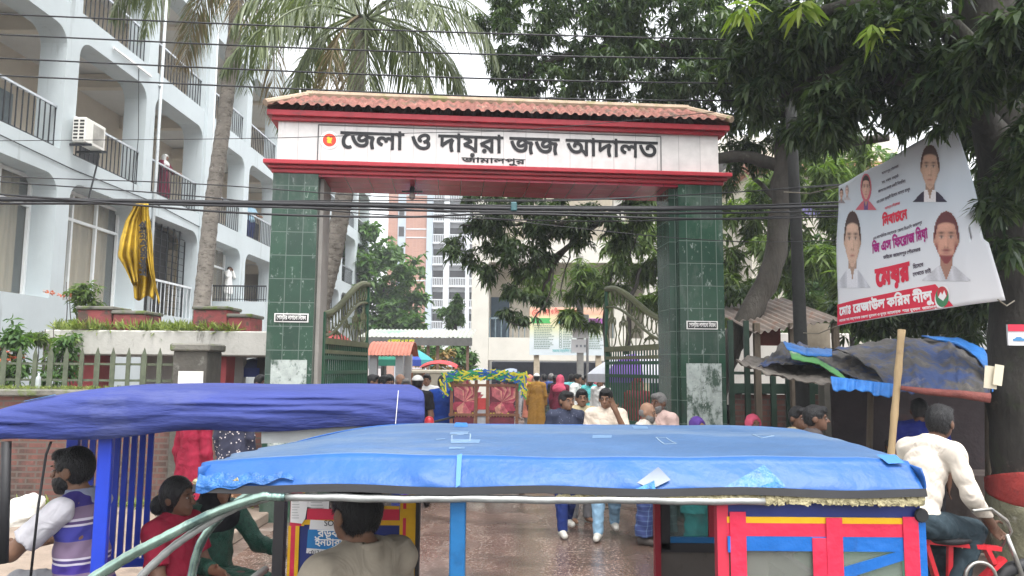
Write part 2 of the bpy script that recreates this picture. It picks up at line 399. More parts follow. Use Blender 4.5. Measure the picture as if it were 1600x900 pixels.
# ---------------------------------------------------------------- rounded bodies from distance fields (people, hair, cloth)
def rc(a, b, ra, rb, clip=None, k=None, op='+'): return dict(t='c', a=np.array(a, float), b=np.array(b, float), ra=ra, rb=rb, clip=clip, k=k, op=op)
def el(c, r, Rm=None, clip=None, k=None, op='+'): return dict(t='e', c=np.array(c, float), r=np.array(r, float), R=Rm, clip=clip, k=k, op=op)
def field_mesh(prims, h, k=.02, wr=None):
    lo = np.full(3, 9e9); hi = -lo
    for p in prims:
        if p['t'] == 'c': l = np.minimum(p['a'] - p['ra'], p['b'] - p['rb']); u = np.maximum(p['a'] + p['ra'], p['b'] + p['rb'])
        else: m = p['r'].max(); l = p['c'] - m; u = p['c'] + m
        p['lo'], p['hi'] = l, u
        if p['op'] == '+': lo = np.minimum(lo, l); hi = np.maximum(hi, u)
    lo = lo - 3 * h; hi = hi + 3 * h; n = np.ceil((hi - lo) / h).astype(int) + 1
    ax = [lo[i] + np.arange(n[i]) * h for i in range(3)]
    D = np.full(n, 1.0, dtype=np.float32)
    for p in prims:
        kk = p['k'] if p['k'] is not None else k; mg = kk + 3 * h
        i0 = np.maximum(0, np.floor((p['lo'] - mg - lo) / h).astype(int)); i1 = np.minimum(n, np.ceil((p['hi'] + mg - lo) / h).astype(int) + 1)
        if (i1 <= i0).any(): continue
        X = ax[0][i0[0]:i1[0]][:, None, None]; Y = ax[1][i0[1]:i1[1]][None, :, None]; Z = ax[2][i0[2]:i1[2]][None, None, :]
        if p['t'] == 'c':
            a, b = p['a'], p['b']; ba = b - a; L2 = max(1e-9, ba @ ba)
            t = np.clip(((X - a[0]) * ba[0] + (Y - a[1]) * ba[1] + (Z - a[2]) * ba[2]) / L2, 0, 1)
            d = np.sqrt((X - a[0] - ba[0] * t)**2 + (Y - a[1] - ba[1] * t)**2 + (Z - a[2] - ba[2] * t)**2) - (p['ra'] + (p['rb'] - p['ra']) * t)
        else:
            c, r_ = p['c'], p['r']; q = [X - c[0], Y - c[1], Z - c[2]]
            if p['R'] is not None:
                Rm = p['R']; q = [q[0] * Rm[0][j] + q[1] * Rm[1][j] + q[2] * Rm[2][j] for j in range(3)]
            k0 = np.sqrt(sum((q[j] / r_[j])**2 for j in range(3))); k1 = np.sqrt(sum((q[j] / r_[j]**2)**2 for j in range(3)))
            d = k0 * (k0 - 1) / np.maximum(k1, 1e-6)
        for (cq, cn) in (p['clip'] or []):
            d = np.maximum(d, (X - cq[0]) * cn[0] + (Y - cq[1]) * cn[1] + (Z - cq[2]) * cn[2])
        S = D[i0[0]:i1[0], i0[1]:i1[1], i0[2]:i1[2]]
        if p['op'] == '-':
            hh = np.maximum(kk - np.abs(S + d), 0) / max(kk, 1e-6); S[:] = np.maximum(S, -d) + hh * hh * kk / 4
        else:
            hh = np.maximum(kk - np.abs(S - d), 0) / max(kk, 1e-6); S[:] = np.minimum(S, d) - hh * hh * kk / 4
    if wr:
        am, fr, sd = wr; X = ax[0][:, None, None]; Y = ax[1][None, :, None]; Z = ax[2][None, None, :]
        D += am * (np.sin(fr * (X * 1.3 + Z * .9 + .5 * np.sin(7 * Y + sd)) + sd) * np.sin(fr * .6 * (Z * 1.1 - X + Y * 1.5) + 2 * sd) + .6 * np.sin(fr * 1.9 * (Z + .4 * X - .8 * Y) + 3 * np.sin(9 * X + sd)))
    # surface nets
    S = D < 0
    c8 = [(i, j, l) for i in (0, 1) for j in (0, 1) for l in (0, 1)]
    cut = lambda o: S[o[0]:n[0] - 1 + o[0], o[1]:n[1] - 1 + o[1], o[2]:n[2] - 1 + o[2]]
    cn = sum(cut(o).astype(np.int8) for o in c8); act = np.argwhere((cn > 0) & (cn < 8))
    idx = np.full(n - 1, -1, dtype=np.int32); idx[act[:, 0], act[:, 1], act[:, 2]] = np.arange(len(act))
    val = {o: D[act[:, 0] + o[0], act[:, 1] + o[1], act[:, 2] + o[2]] for o in c8}
    pos = np.zeros((len(act), 3)); cnt = np.zeros(len(act))
    for o in c8:
        for axx in range(3):
            if o[axx]: continue
            o2 = list(o); o2[axx] = 1; o2 = tuple(o2); a, b = val[o], val[o2]; m = (a < 0) != (b < 0)
            t = np.where(m, a / np.where(m, a - b, 1), 0)
            for q in range(3): pos[:, q] += np.where(m, o[q] + (t if q == axx else 0), 0)
            cnt += m
    V = lo + h * (act + pos / cnt[:, None])
    F_ = []
    for axx in range(3):
        u, v = (axx + 1) % 3, (axx + 2) % 3
        sl = [slice(1, -1)] * 3; s0 = list(sl); s1 = list(sl); s0[axx] = slice(0, n[axx] - 1); s1[axx] = slice(1, n[axx])
        A, B = S[tuple(s0)], S[tuple(s1)]; e = np.argwhere(A != B)
        if not len(e): continue
        ins = A[e[:, 0], e[:, 1], e[:, 2]]
        base = e.copy()
        def ci(du, dv):
            q = base.copy(); q[:, u] += du; q[:, v] += dv; return idx[q[:, 0], q[:, 1], q[:, 2]]
        Q = np.stack([ci(0, 0), ci(1, 0), ci(1, 1), ci(0, 1)], 1); Q[~ins] = Q[~ins][:, ::-1]; F_.append(Q)
    F_ = np.concatenate(F_) if F_ else np.zeros((0, 4), int)
    F_ = F_[(F_ >= 0).all(1)]
    return V, F_
# ---------------------------------------------------------------- people
SKIN = [M('skin_brown', (.185, .098, .06), .55, .12, 12), M('skin_dark', (.12, .06, .037), .55, .12, 12), M('skin_fair', (.27, .155, .1), .55, .1, 12)]
HAIR = M('black_hair', (.008, .008, .009), .42, .4, 60, .6, 160, stretch=(1, 1, .25)); GREYHAIR = M('grey_hair', (.16, .155, .15), .7, .35, 60, .5, 150)
WHITE_EYE = M('eye_white', (.3, .26, .24), .3, 0); DARK_EYE = M('eye_dark', (.012, .009, .008), .25, 0); LIP = M('lip_brown', (.2, .075, .06), .5, .1)
def cl(name, c, **k):
    new = 'cloth_' + name not in MATS; m = M('cloth_' + name, c, .88, .16, 5, .85, 7, spec=.1, **k)
    if new:
        for n_ in m.node_tree.nodes:
            if n_.type == 'BUMP': n_.inputs['Distance'].default_value = .017; q = n_.inputs['Height'].links[0].from_node; q.inputs['Distortion'].default_value = 2.2; q.inputs['Detail'].default_value = 2.5; q.inputs['Roughness'].default_value = .4
    return m
def nv(a): a = np.array(a, float); return a / max(1e-9, np.linalg.norm(a))
STAND = dict(pelvis=(0, 0, .95), neck=(0, .012, 1.435), head=(0, -.025, 1.568), shL=(.17, .005, 1.385), elL=(.225, .02, 1.11), wrL=(.225, -.05, .87),
             shR=(-.17, .005, 1.385), elR=(-.225, .02, 1.11), wrR=(-.225, -.05, .87), hipL=(.088, 0, .92), knL=(.1, -.02, .49), anL=(.1, .02, .08),
             hipR=(-.088, 0, .92), knR=(-.1, -.02, .49), anR=(-.1, .02, .08))
WALK = dict(knL=(.09, -.13, .5), anL=(.09, -.17, .09), knR=(-.09, .03, .48), anR=(-.09, .27, .14), wrL=(.24, .1, .88), wrR=(-.24, -.16, .9))
def seated(seat=.45, lean=0., fwd=.43):
    d = seat - .42 - .42 + .0
    up = {k: np.array(STAND[k]) + (0, 0, seat + .1 - .95) for k in ('pelvis', 'neck', 'head', 'shL', 'shR', 'elL', 'elR', 'wrL', 'wrR')}
    for k in up: up[k] = up[k] + (0, -lean * max(0, up[k][2] - seat - .1), 0)
    up['elL'] = up['shL'] + (.05, -.08, -.26); up['elR'] = up['shR'] + (-.05, -.08, -.26)
    up['wrL'] = up['elL'] + (-.06, -.21, -.08); up['wrR'] = up['elR'] + (.06, -.21, -.08)
    for s, c in ((1, 'L'), (-1, 'R')):
        up['hip' + c] = (s * .095, 0, seat + .09); up['kn' + c] = (s * .12, -fwd, seat + .08); up['an' + c] = (s * .12, -fwd - .02, .08)
    return up
def Rz3(a): c, s = math.cos(a), math.sin(a); return np.array([[c, -s, 0], [s, c, 0], [0, 0, 1.]])
def Rx3(a): c, s = math.cos(a), math.sin(a); return np.array([[1., 0, 0], [0, c, -s], [0, s, c]])
def person(label, loc, rz=0., H=1.68, pose=None, top=None, bottom=None, shoes=None, hair=('short', None), skin=0, h=.013, yaw=0., pitch=0., beard=None, group=None,
           fat=1., scarf=None, cap=None, hands=None, wrinkle=.003, coarse=False, face=True, sex='m', eyes=None, collar=False, sleeve_mat=None):
    s = H / 1.70
    J = {k: np.array(v, float) for k, v in STAND.items()}
    for k, v in (pose or {}).items(): J[k] = np.array(v, float)
    J = {k: v * s for k, v in J.items()}
    pel, neck, head = J['pelvis'], J['neck'], J['head']
    zt = nv(neck - pel); xt = nv(J['shL'] - J['shR']); yt = nv(np.cross(zt, xt)); xt = np.cross(yt, zt); RT = np.stack([xt, yt, zt], 1)
    hp = nv(J['hipL'] - J['hipR']); RP = np.stack([hp, nv(np.cross(zt, hp)), np.cross(hp, nv(np.cross(zt, hp)))], 1)
    sp = lambda t: pel + (neck - pel) * t
    RH = Rz3(yaw) @ Rx3(-pitch); hd = lambda p: head + RH @ (np.array(p, float) * s)
    sw = 1. if sex == 'm' else .92
    skinm = SKIN[skin] if isinstance(skin, int) else skin
    # torso
    def torso(g):
        f = fat
        return [el(sp(.66), (.158 * s * sw * f + g, .108 * s * f + g, .19 * s + g), RT), el(sp(.36), (.137 * s * f + g, .1 * s * f + g, .17 * s + g), RT),
                el(sp(.06), (.152 * s * f + g, .112 * s * f + g, .125 * s + g), RP),
                rc(J['shL'], J['shR'], .055 * s + g, .055 * s + g), rc(sp(.97), J['shL'], .062 * s + g, .05 * s + g), rc(sp(.97), J['shR'], .062 * s + g, .05 * s + g)]
    def arm(c, g, upto=None):
        a, b, w = J['sh' + c], J['el' + c], J['wr' + c]; ps = []
        if upto == 'short':
            q = a + (b - a) * .72; n = nv(b - a); return [rc(a, b, .054 * s + g * 1.1, .05 * s + g * 1.5, [(q, n)])]
        ps = [rc(a, b, .051 * s + g, .041 * s + g)]
        if upto == 'long':
            n = nv(w - b); q = w - n * .01; return ps + [rc(b, w, .041 * s + g, .033 * s + g, [(q, n)])]
        return ps + [rc(b, w, .04 * s + g, .027 * s + g)]
    def leg(c, g, ank=True):
        a, b, w = J['hip' + c], J['kn' + c], J['an' + c]
        return [rc(a, b, .084 * s * fat + g, .055 * s + g), rc(b, w, .053 * s + g, .036 * s + g), el(b + (w - b) * .3 + (0, .015 * s, 0), np.array((.05, .05, .11)) * s + g)]
    B = torso(0)
    B += arm('L', 0) + arm('R', 0) + leg('L', 0) + leg('R', 0)
    B += [rc(neck - (0, 0, .02 * s), hd((0, .02, -.05)), .052 * s, .048 * s)]
    # head
    B += [el(hd((0, .014, .02)), np.array((.074, .093, .094)) * s, RH), el(hd((0, -.026, -.045)), np.array((.058, .062, .066)) * s, RH),
          el(hd((0, -.07, -.092)), np.array((.024, .02, .018)) * s, RH, k=.02)]
    if face:
        B += [rc(hd((0, -.088, .01)), hd((0, -.11, -.03)), .008 * s, .0135 * s, k=.008), rc(hd((-.034, -.077, .025)), hd((.034, -.077, .025)), .012 * s, .012 * s, k=.012),
              el(hd((.031, -.096, .003)), np.array((.017, .014, .011)) * s, RH, k=.01, op='-'), el(hd((-.031, -.096, .003)), np.array((.017, .014, .011)) * s, RH, k=.01, op='-'),
              el(hd((.02, -.098, -.032)), np.array((.008, .008, .007)) * s, RH, k=.006), el(hd((-.02, -.098, -.032)), np.array((.008, .008, .007)) * s, RH, k=.006),
              rc(hd((-.02, -.084, -.06)), hd((.02, -.084, -.06)), .0085 * s, .0085 * s, k=.006), rc(hd((-.016, -.083, -.071)), hd((.016, -.083, -.071)), .009 * s, .009 * s, k=.006)]
        for q in (1, -1): B += [el(hd((q * .077, .012, -.012)), np.array((.011, .024, .033)) * s, RH, k=.006)]
    # hands
    fr = max(.0085 * s, h * .62)
    for c in 'LR':
        w = J['wr' + c]; d = nv(w - J['el' + c]); sgn = 1 if c == 'L' else -1
        wa = np.array((hands or {}).get(c, (0, -1, .15)), float); wa = wa - d * (wa @ d)
        if np.linalg.norm(wa) < .2: wa = np.array((1., 0, 0)) - d * d[0]
        wa = nv(wa); pn = np.cross(d, wa) * sgn; curl = (hands or {}).get('curl' + c, .5)
        RHd = np.stack([wa, pn, d], 1)
        B += [rc(w - d * .02, w + d * .03 * s, .027 * s, .026 * s), el(w + d * .055 * s, np.array((.039, .017, .05)) * s, RHd, k=.01)]
        for i, L_ in enumerate((.036, .042, .04, .031)):
            b = w + d * .096 * s + wa * (.027 - .018 * i) * s; a1, a2 = curl * .5, curl * 1.25
            q1 = b + (d * math.cos(a1) - pn * math.sin(a1)) * L_ * s; q2 = q1 + (d * math.cos(a2) - pn * math.sin(a2)) * L_ * .95 * s
            B += [rc(b - d * .012, q1, fr, fr * .95, k=.004), rc(q1, q2, fr * .95, fr * .8, k=.003)]
        tb = w + d * .03 * s + wa * .032 * s; t1 = tb + (d * .7 + wa * .65 - pn * .25) * .034 * s; t2 = t1 + (d * .92 + wa * .2 - pn * .3) * .03 * s
        B += [rc(tb - wa * .01, t1, fr * 1.25, fr * 1.1, k=.006), rc(t1, t2, fr * 1.1, fr * .85, k=.004)]
    # feet
    for c in 'LR':
        a = J['an' + c]; lf = nv(np.array((a - J['kn' + c])[:2].tolist() + [0]) * .0 + (0.12 if c == 'L' else -.12, -1, 0))
        B += [rc(a + (0, .025 * s, -.04 * s), a + lf * .14 * s + (0, 0, -.052 * s), .036 * s, .024 * s)]
    W4 = Matrix.Translation(Vector(loc)) @ Matrix.Rotation(rz, 4, 'Z')
    V, Fc = field_mesh(B, h, .022 * s)
    o = bpy.data.objects.new('person', raw_mesh('person', V, Fc, [skinm], None, True)); col.objects.link(o)
    o.location = loc; o.rotation_euler = (0, 0, rz); WM[o.name] = W4; tag(o, label, 'person', group)
    def kid(name, prims, mat, k=.02, wr=None, hh=None):
        V, Fc = field_mesh(prims, hh or h, k * s, wr)
        c = bpy.data.objects.new(name, raw_mesh(name, V, Fc, [mat], None, True)); col.objects.link(c); c.parent = o; WM[c.name] = W4; return c
    up = lambda z: [((0, 0, z), (0, 0, -1))]
    def addclip(ps, clip):
        for p in ps: p['clip'] = (p['clip'] or []) + clip
        return ps
    wr = (wrinkle, 34., abs(hash(label)) % 7) if wrinkle else None
    g = max(.014, h * 1.25)
    if top:
        mat, sleeve, hem = top[0], top[1], top[2] * s
        T = torso(g if not sleeve_mat else g * .3)
        if hem < pel[2] - .2 * s:                      # long panjabi or dress
            w_ = top[3] if len(top) > 3 else .15
            for q in (.06, -.06): T += [rc(pel + hp * q * s + (0, 0, .12 * s), np.array((pel[0], pel[1], hem)) + hp * q * 1.3 * s, .125 * s, (w_ + .02) * s)]
        else:
            T += [el(sp(.02), (.178 * s * fat + g, .13 * s * fat + g, .16 * s), RP), el(sp(.34), (.15 * s * fat + g, .112 * s * fat + g, .17 * s + g), RT)]
        if sleeve_mat:
            for c in 'LR': kid('sleeve', arm(c, g, sleeve), sleeve_mat, .02, wr)
        else: T += arm('L', g, sleeve) + arm('R', g, sleeve)
        cpl = [((0, 0, hem), (0, 0, -1))]
        nrm = nv(zt + np.array((0, -.35, 0)) @ np.array(RT.T)) if False else zt
        T = addclip(T, cpl)
        T += [rc(neck - zt * .01 * s, neck + zt * .09 * s, .056 * s, .056 * s, k=.008, op='-')]
        sh = kid('shirt' if hem > .6 * s else 'robe', T, mat, .025, wr)
        if collar or (h <= .0095 and sex == 'm'):
            kc = [rc(neck - zt * .035 * s, neck + zt * .035 * s, .084 * s, .073 * s, [(neck + zt * .04 * s, zt)]), rc(neck - zt * .1, neck + zt * .1, .056 * s, .056 * s, k=.004, op='-')]
            kid('collar', kc, mat, .006)
    if bottom:
        kind, mat = bottom
        if kind == 'trousers':
            L_ = addclip([el(sp(.05), (.15 * s * fat + g * .6, .11 * s * fat + g * .6, .1 * s), RP)] + leg('L', g + .008) + leg('R', g + .008), [((0, 0, .055 * s if pose is None or True else 0), (0, 0, -1))])
            kid('trousers', L_, mat, .02, wr)
        else:
            z0 = .1 * s; A = [el(sp(.05), (.15 * s + g * .6, .11 * s + g * .6, .11 * s), RP)]
            kn = (J['knL'] + J['knR']) / 2; an = (J['anL'] + J['anR']) / 2
            for c in 'LR': A += [rc(J['hip' + c], J['kn' + c], .085 * s + g * .6, .085 * s + g), rc(J['kn' + c], J['an' + c] * .9 + an * .1, .088 * s + g, .09 * s + g)]
            A += [rc(pel, kn, .095 * s + g * .6, .085 * s + g), rc(kn, an, .085 * s + g, .085 * s + g)]
            kid('lungi' if kind == 'lungi' else 'skirt', addclip(A, [((0, 0, z0), (0, 0, -1))]), mat, .03, (wrinkle * 1.5, 26., 2))
    if shoes:
        for c in 'LR':
            a = J['an' + c]; lf = nv((0.12 if c == 'L' else -.12, -1, 0)); zb = a[2] - .08 * s
            A = [rc(a + (0, .03 * s, -.035 * s), a + lf * .155 * s + (0, 0, -.045 * s), .047 * s, .036 * s), rc(a + (0, .01, -.03 * s), a + (0, .01, .01 * s), .046 * s, .044 * s)]
            kid('shoe', addclip(A, [((0, 0, zb), (0, 0, -1))]), shoes, .02, None, min(h, .011))
    hk, hm = hair; hm = hm or HAIR
    jit = (.0012 if h < .012 else .0, 120., 1)
    cr = lambda e: el(hd((0, .016, .024)), (np.array((.076, .094, .095)) + e) * s, RH)
    if hk == 'short':
        A = [cr(.007), el(hd((0, .04, -.01)), (np.array((.068, .066, .085))) * s, RH), el(hd((0, -.055, .078)), np.array((.064, .046, .036)) * s, RH)]
        A += [el(hd((0, -.108, -.05)), np.array((.1, .085, .094)) * s, RH, k=.012, op='-'), rc(hd((0, .0, -.16)), hd((0, .09, -.13)), .085 * s, .075 * s, k=.012, op='-')]
        for q in (1, -1): A += [el(hd((q * .088, .0, -.03)), np.array((.022, .04, .05)) * s, RH, k=.008, op='-'), el(hd((q * .08, -.05, -.055)), np.array((.036, .06, .066)) * s, RH, k=.01, op='-')]
        strands(kid('hair', A, hm, .015, jit, min(h, .012)), hd, RH, s, 5200 if h < .0095 else 1800 if h < .0125 else 0)
    elif hk == 'bald':
        A = [el(hd((0, .035, -.015)), (np.array((.08, .08, .07))) * s, RH), el(hd((0, -.09, .0)), np.array((.1, .085, .12)) * s, RH, k=.012, op='-'),
             el(hd((0, .02, .09)), np.array((.07, .09, .05)) * s, RH, k=.012, op='-'), rc(hd((0, .0, -.15)), hd((0, .09, -.12)), .075 * s, .065 * s, k=.012, op='-')]
        kid('hair', A, hm, .015, None, min(h, .012))
    elif hk == 'bun':
        A = [cr(.012), el(hd((0, .03, -.02)), (np.array((.074, .076, .1))) * s, RH), el(hd((0, .13, -.055)), np.array((.062, .05, .062)) * s, RH)]
        A += [el(hd((0, -.1, -.035)), np.array((.085, .08, .1)) * s, RH, k=.012, op='-')]
        strands(kid('hair', A, hm, .015, jit, min(h, .012)), hd, RH, s, 3500 if h < .0095 else 0, True)
    if scarf:
        A = [cr(.02), el(hd((0, .02, -.03)), np.array((.095, .1, .12)) * s, RH), rc(hd((0, .03, -.08)), neck + (0, .02, -.03), .085 * s, .115 * s),
             el(sp(.84), (.2 * s, .145 * s, .13 * s), RT), el(hd((0, -.1, -.02)), np.array((.056, .07, .085)) * s, RH, k=.015, op='-')]
        kid('headscarf', A, scarf, .03, (wrinkle, 40., 3))
    if cap:
        A = [el(hd((0, .016, .03)), np.array((.09, .107, .098)) * s, RH, [(hd((0, 0, .045)), -(RH @ np.array((0, 0, 1.))))])]
        kid('cap', A, cap, .01, None, min(h, .012))
    if beard:
        A = [el(hd((0, -.034, -.058)), np.array((.066, .07, .072)) * s, RH), el(hd((0, -.066, -.1)), np.array((.036, .03, .03)) * s, RH),
             el(hd((0, -.08, .03)), np.array((.09, .09, .078)) * s, RH, k=.01, op='-'), el(hd((0, -.1, -.063)), np.array((.024, .025, .012)) * s, RH, k=.006, op='-'),
             el(hd((0, .07, -.06)), np.array((.1, .07, .1)) * s, RH, k=.01, op='-')]
        kid('beard', A, beard, .012, jit, min(h, .011))
    if face and (eyes if eyes is not None else h < .015):
        mb = MB()
        for q in (1, -1):
            for m_, r_, c_ in ((0, (.0115, .008, .0055), (q * .031, -.0845, .003)), (1, (.0052, .003, .0052), (q * .031, -.0912, .003)), (1, (.016, .006, .0035), (q * .032, -.0925, .026))):
                mb.cur = m_; n = 8; c0 = np.array(c_)
                vs = []; 
                for i in range(5):
                    th = math.pi * (i + .5) / 5
                    for j in range(n): vs.append(hd(c0 + np.array((r_[0] * math.sin(th) * math.cos(2 * math.pi * j / n), r_[1] * math.sin(th) * math.sin(2 * math.pi * j / n), r_[2] * math.cos(th)))))
                mb.add(vs, [[i * n + j, i * n + (j + 1) % n, (i + 1) * n + (j + 1) % n, (i + 1) * n + j] for i in range(4) for j in range(n)] + [list(range(n)), [4 * n + j for j in range(n)]])
        c = bpy.data.objects.new('eyes', raw_mesh('eyes', mb.v, mb.f, [WHITE_EYE, DARK_EYE], mb.m, True)); col.objects.link(c); c.parent = o; WM[c.name] = W4
    return o
def strands(o, hd, RH, s, n, tight=False):
    if not n: return
    rg = np.random.default_rng(n); me = o.data; m = len(me.vertices); co = np.empty(m * 3, np.float32); me.vertices.foreach_get('co', co); no = np.empty(m * 3, np.float32); me.vertices.foreach_get('normal', no)
    co, no = co.reshape(-1, 3), no.reshape(-1, 3); i = rg.integers(0, m, n); c, nn = co[i].astype(float), no[i].astype(float)
    wh = hd((0, .05, .1)); d = c - wh; d[:, 2] -= .05 * s; d = d - nn * (d * nn).sum(1, keepdims=True); d = d / np.maximum(1e-6, np.linalg.norm(d, axis=1, keepdims=True))
    d = d + rg.normal(0, .22, (n, 3)) + nn * (rg.uniform(.02, .12 if tight else .42, (n, 1))); d /= np.linalg.norm(d, axis=1, keepdims=True)
    L = rg.uniform(.012, .028, (n, 1)) * s; sd = np.cross(d, nn); sd /= np.maximum(1e-6, np.linalg.norm(sd, axis=1, keepdims=True)); w = .0013 * s
    c = c - nn * .002; V = np.stack([c - sd * w, c + sd * w, c + d * L + sd * w * .3 - nn * L * .12, c + d * L - sd * w * .3 - nn * L * .12], 1).reshape(-1, 3)
    F0 = np.array([p.vertices[:] for p in me.polygons]); nm = raw_mesh('hair', np.concatenate([co, V]), np.concatenate([F0, np.arange(4 * n).reshape(-1, 4) + m]), [me.materials[0]], None, True); o.data = nm
def facing(deg): return R(deg)      # 0 faces the camera (-Y), 90 faces +X, -90 faces -X, 180 faces away
# ================================================================ SETTING
# ---- ground
mud = M('wet_mud', (.135, .098, .08), .42, .3, 1.3, .5, 30, [((.28, .235, .21), 2.2, .52, .8, (.35, 1.6, 1)), ((.06, .045, .038), 1.1, .6, .7, (.3, 1.2, 1))], spec=.5)
concrete_wet = M('wet_concrete', (.11, .068, .052), .36, .28, 1.6, .22, 40, [((.19, .145, .12), 3., .54, .6, (.9, 1.3, 1)), ((.36, .315, .29), 30., .53, .75, (1, .8, 1)), ((.07, .045, .035), .55, .5, .75, (2.2, .3, 1)), ((.045, .03, .023), 1.3, .53, .85, (.5, 1.1, 1)), ((.36, .33, .3), 70, .66, .7)], spec=.5)  # pale speckle: gravel, plus sky sparkle put into the colour
asphalt = M('asphalt', (.06, .056, .053), .75, .3, 3, .5, 60, [((.14, .12, .1), 2., .55, .6)])
paving = M('dusty_paving', (.24, .19, .15), .8, .2, 2., .4, 40, [((.12, .095, .075), 2.5, .56, .7), ((.33, .28, .23), 5, .6, .6)])
def sheet(name, x0, x1, y0, y1, z, mat, kind='structure', div=1):
    mb = MB().add([(x0, y0, z), (x1, y0, z), (x1, y1, z), (x0, y1, z)], [[0, 1, 2, 3]]); return struct(name, mb, mat, kind=kind)
sheet('ground', -400, 400, -60, 900, 0, mud)
sheet('street', -60, 60, -10, 5.2, .004, asphalt)
sheet('driveway', -2.75, 2.7, 5.2, 60, .006, concrete_wet)
mb = MB().box2((-30, 6.6, 0), (-2.95, 9.75, .13), .015)
mb.box2((-30, 6.46, 0), (-2.95, 6.6, .15), .012); struct('pavement', mb, paving)
# ---- courthouse wing with arched balconies
bluewhite = M('painted_plaster', (.46, .512, .53), .8, .06, .7, .2, 40, [((.2, .22, .22), 1.6, .58, .6, (1, 1, .1)), ((.6, .66, .67), 1.4, .62, .4, (1, 1, .3)), ((.3, .31, .29), 5, .66, .5), ((.12, .13, .12), 2.6, .69, .5, (1, 1, .16))])
shadewhite = M('inner_plaster', (.6, .59, .56), .85, .08, .8)
creamwall = M('cream_inner_wall', (.6, .54, .45), .85, .08, .8)
black_metal = M('black_paint_metal', (.02, .022, .026), .5, .2); silver = M('silver_rail', (.5, .53, .56), .4, .1, metal=.5)
white_frame = M('white_window_frame', (.7, .72, .72), .5, .05)
glass = M_glass('window_glass', (.3, .34, .34), .22, .06)
curtain_m = M('beige_curtain', (.56, .46, .31), .9, .18, 5, stretch=(3, 3, .1))
dark_in = M('dark_interior', (.035, .033, .032), .9, .2)
SB = 24.0; XB = P(318, 300, 24).x
def FX(s): return XB + .023 * (s - SB)
def FP(s, z, t=0.): return Vector((FX(s) - t, s, z))
bw = empty('courthouse_wing', FP(28, 0, 2), 'pale blue three storey building with rows of round cornered arched balconies', 'building')
BAY, OP, TH = 3.6, 3.12, .62
bays = [SB - BAY * 3 + BAY * i for i in range(10)]                      # bay starts (column centre)
levels = [(3.35, 6.1), (6.72, 9.52), (10.15, 12.95)]
def rounded(s0, s1, z0, z1, r, n=7):
    p = [(s0, z0), (s1, z0)]
    p += [(s1 - r + r * math.cos(a), z1 - r + r * math.sin(a)) for a in [math.pi / 2 * i / n for i in range(n + 1)]]
    p += [(s0 + r - r * math.sin(a), z1 - r + r * math.cos(a)) for a in [math.pi / 2 * i / n for i in range(n + 1)]]
    return p
Uf = Vector((.023, 1, 0)).normalized(); Wf = Vector((-1, .023, 0)).normalized()
mb = MB()
for b in bays:
    holes = [rounded(b + (BAY - OP) / 2 - SB, b + (BAY + OP) / 2 - SB, z0, z1, .42) for z0, z1 in levels]
    mb.prism([(b - SB + .0005, 0), (b + BAY - SB - .0005, 0), (b + BAY - SB - .0005, 14.4), (b - SB + .0005, 14.4)], FP(SB, 0), Uf, (0, 0, 1), Wf, TH, holes)
mb.build('wall', bluewhite, bw)
s0, s1 = bays[0], bays[-1] + BAY
mb = MB()
for z0, z1 in levels: mb.prism([(s0 - SB, z0 - .16), (s1 - SB, z0 - .16), (s1 - SB, z0 - .02), (s0 - SB, z0 - .02)], FP(SB, 0, TH + .003), Uf, (0, 0, 1), Wf, 2.2)
mb.prism([(s0 - SB, 13.1), (s1 - SB, 13.1), (s1 - SB, 13.3), (s0 - SB, 13.3)], FP(SB, 0, TH + .003), Uf, (0, 0, 1), Wf, 2.2)
mb.build('floor_slab', shadewhite, bw)
mb = MB(); mb.prism([(s0 - SB, 0), (s1 - SB, 0), (s1 - SB, 14.2), (s0 - SB, 14.2)], FP(SB, 0, TH + 2.21), Uf, (0, 0, 1), Wf, .3)
for sx in (s0, s1 - .25): mb.prism([(sx - SB, 0), (sx + .25 - SB, 0), (sx + .25 - SB, 14.1), (sx - SB, 14.1)], FP(SB, 0, TH + .004), Uf, (0, 0, 1), Wf, 2.2)
for b in bays[1:]:
    for z0, z1 in levels: mb.prism([(b - .12 - SB, z1 + .05), (b + .12 - SB, z1 + .05), (b + .12 - SB, z1 + .44), (b - .12 - SB, z1 + .44)], FP(SB, 0, TH + .01), Uf, (0, 0, 1), Wf, 2.19)
mb.build('inner_wall', creamwall, bw)
mb = MB()
for b in (bays[3],): mb.prism([(b - .2 - SB, 0), (b + .2 - SB, 0), (b + .2 - SB, 14.6), (b - .2 - SB, 14.6)], FP(SB, 0, -.1), Uf, (0, 0, 1), Wf, .097)
mb.build('pilaster', bluewhite, bw)
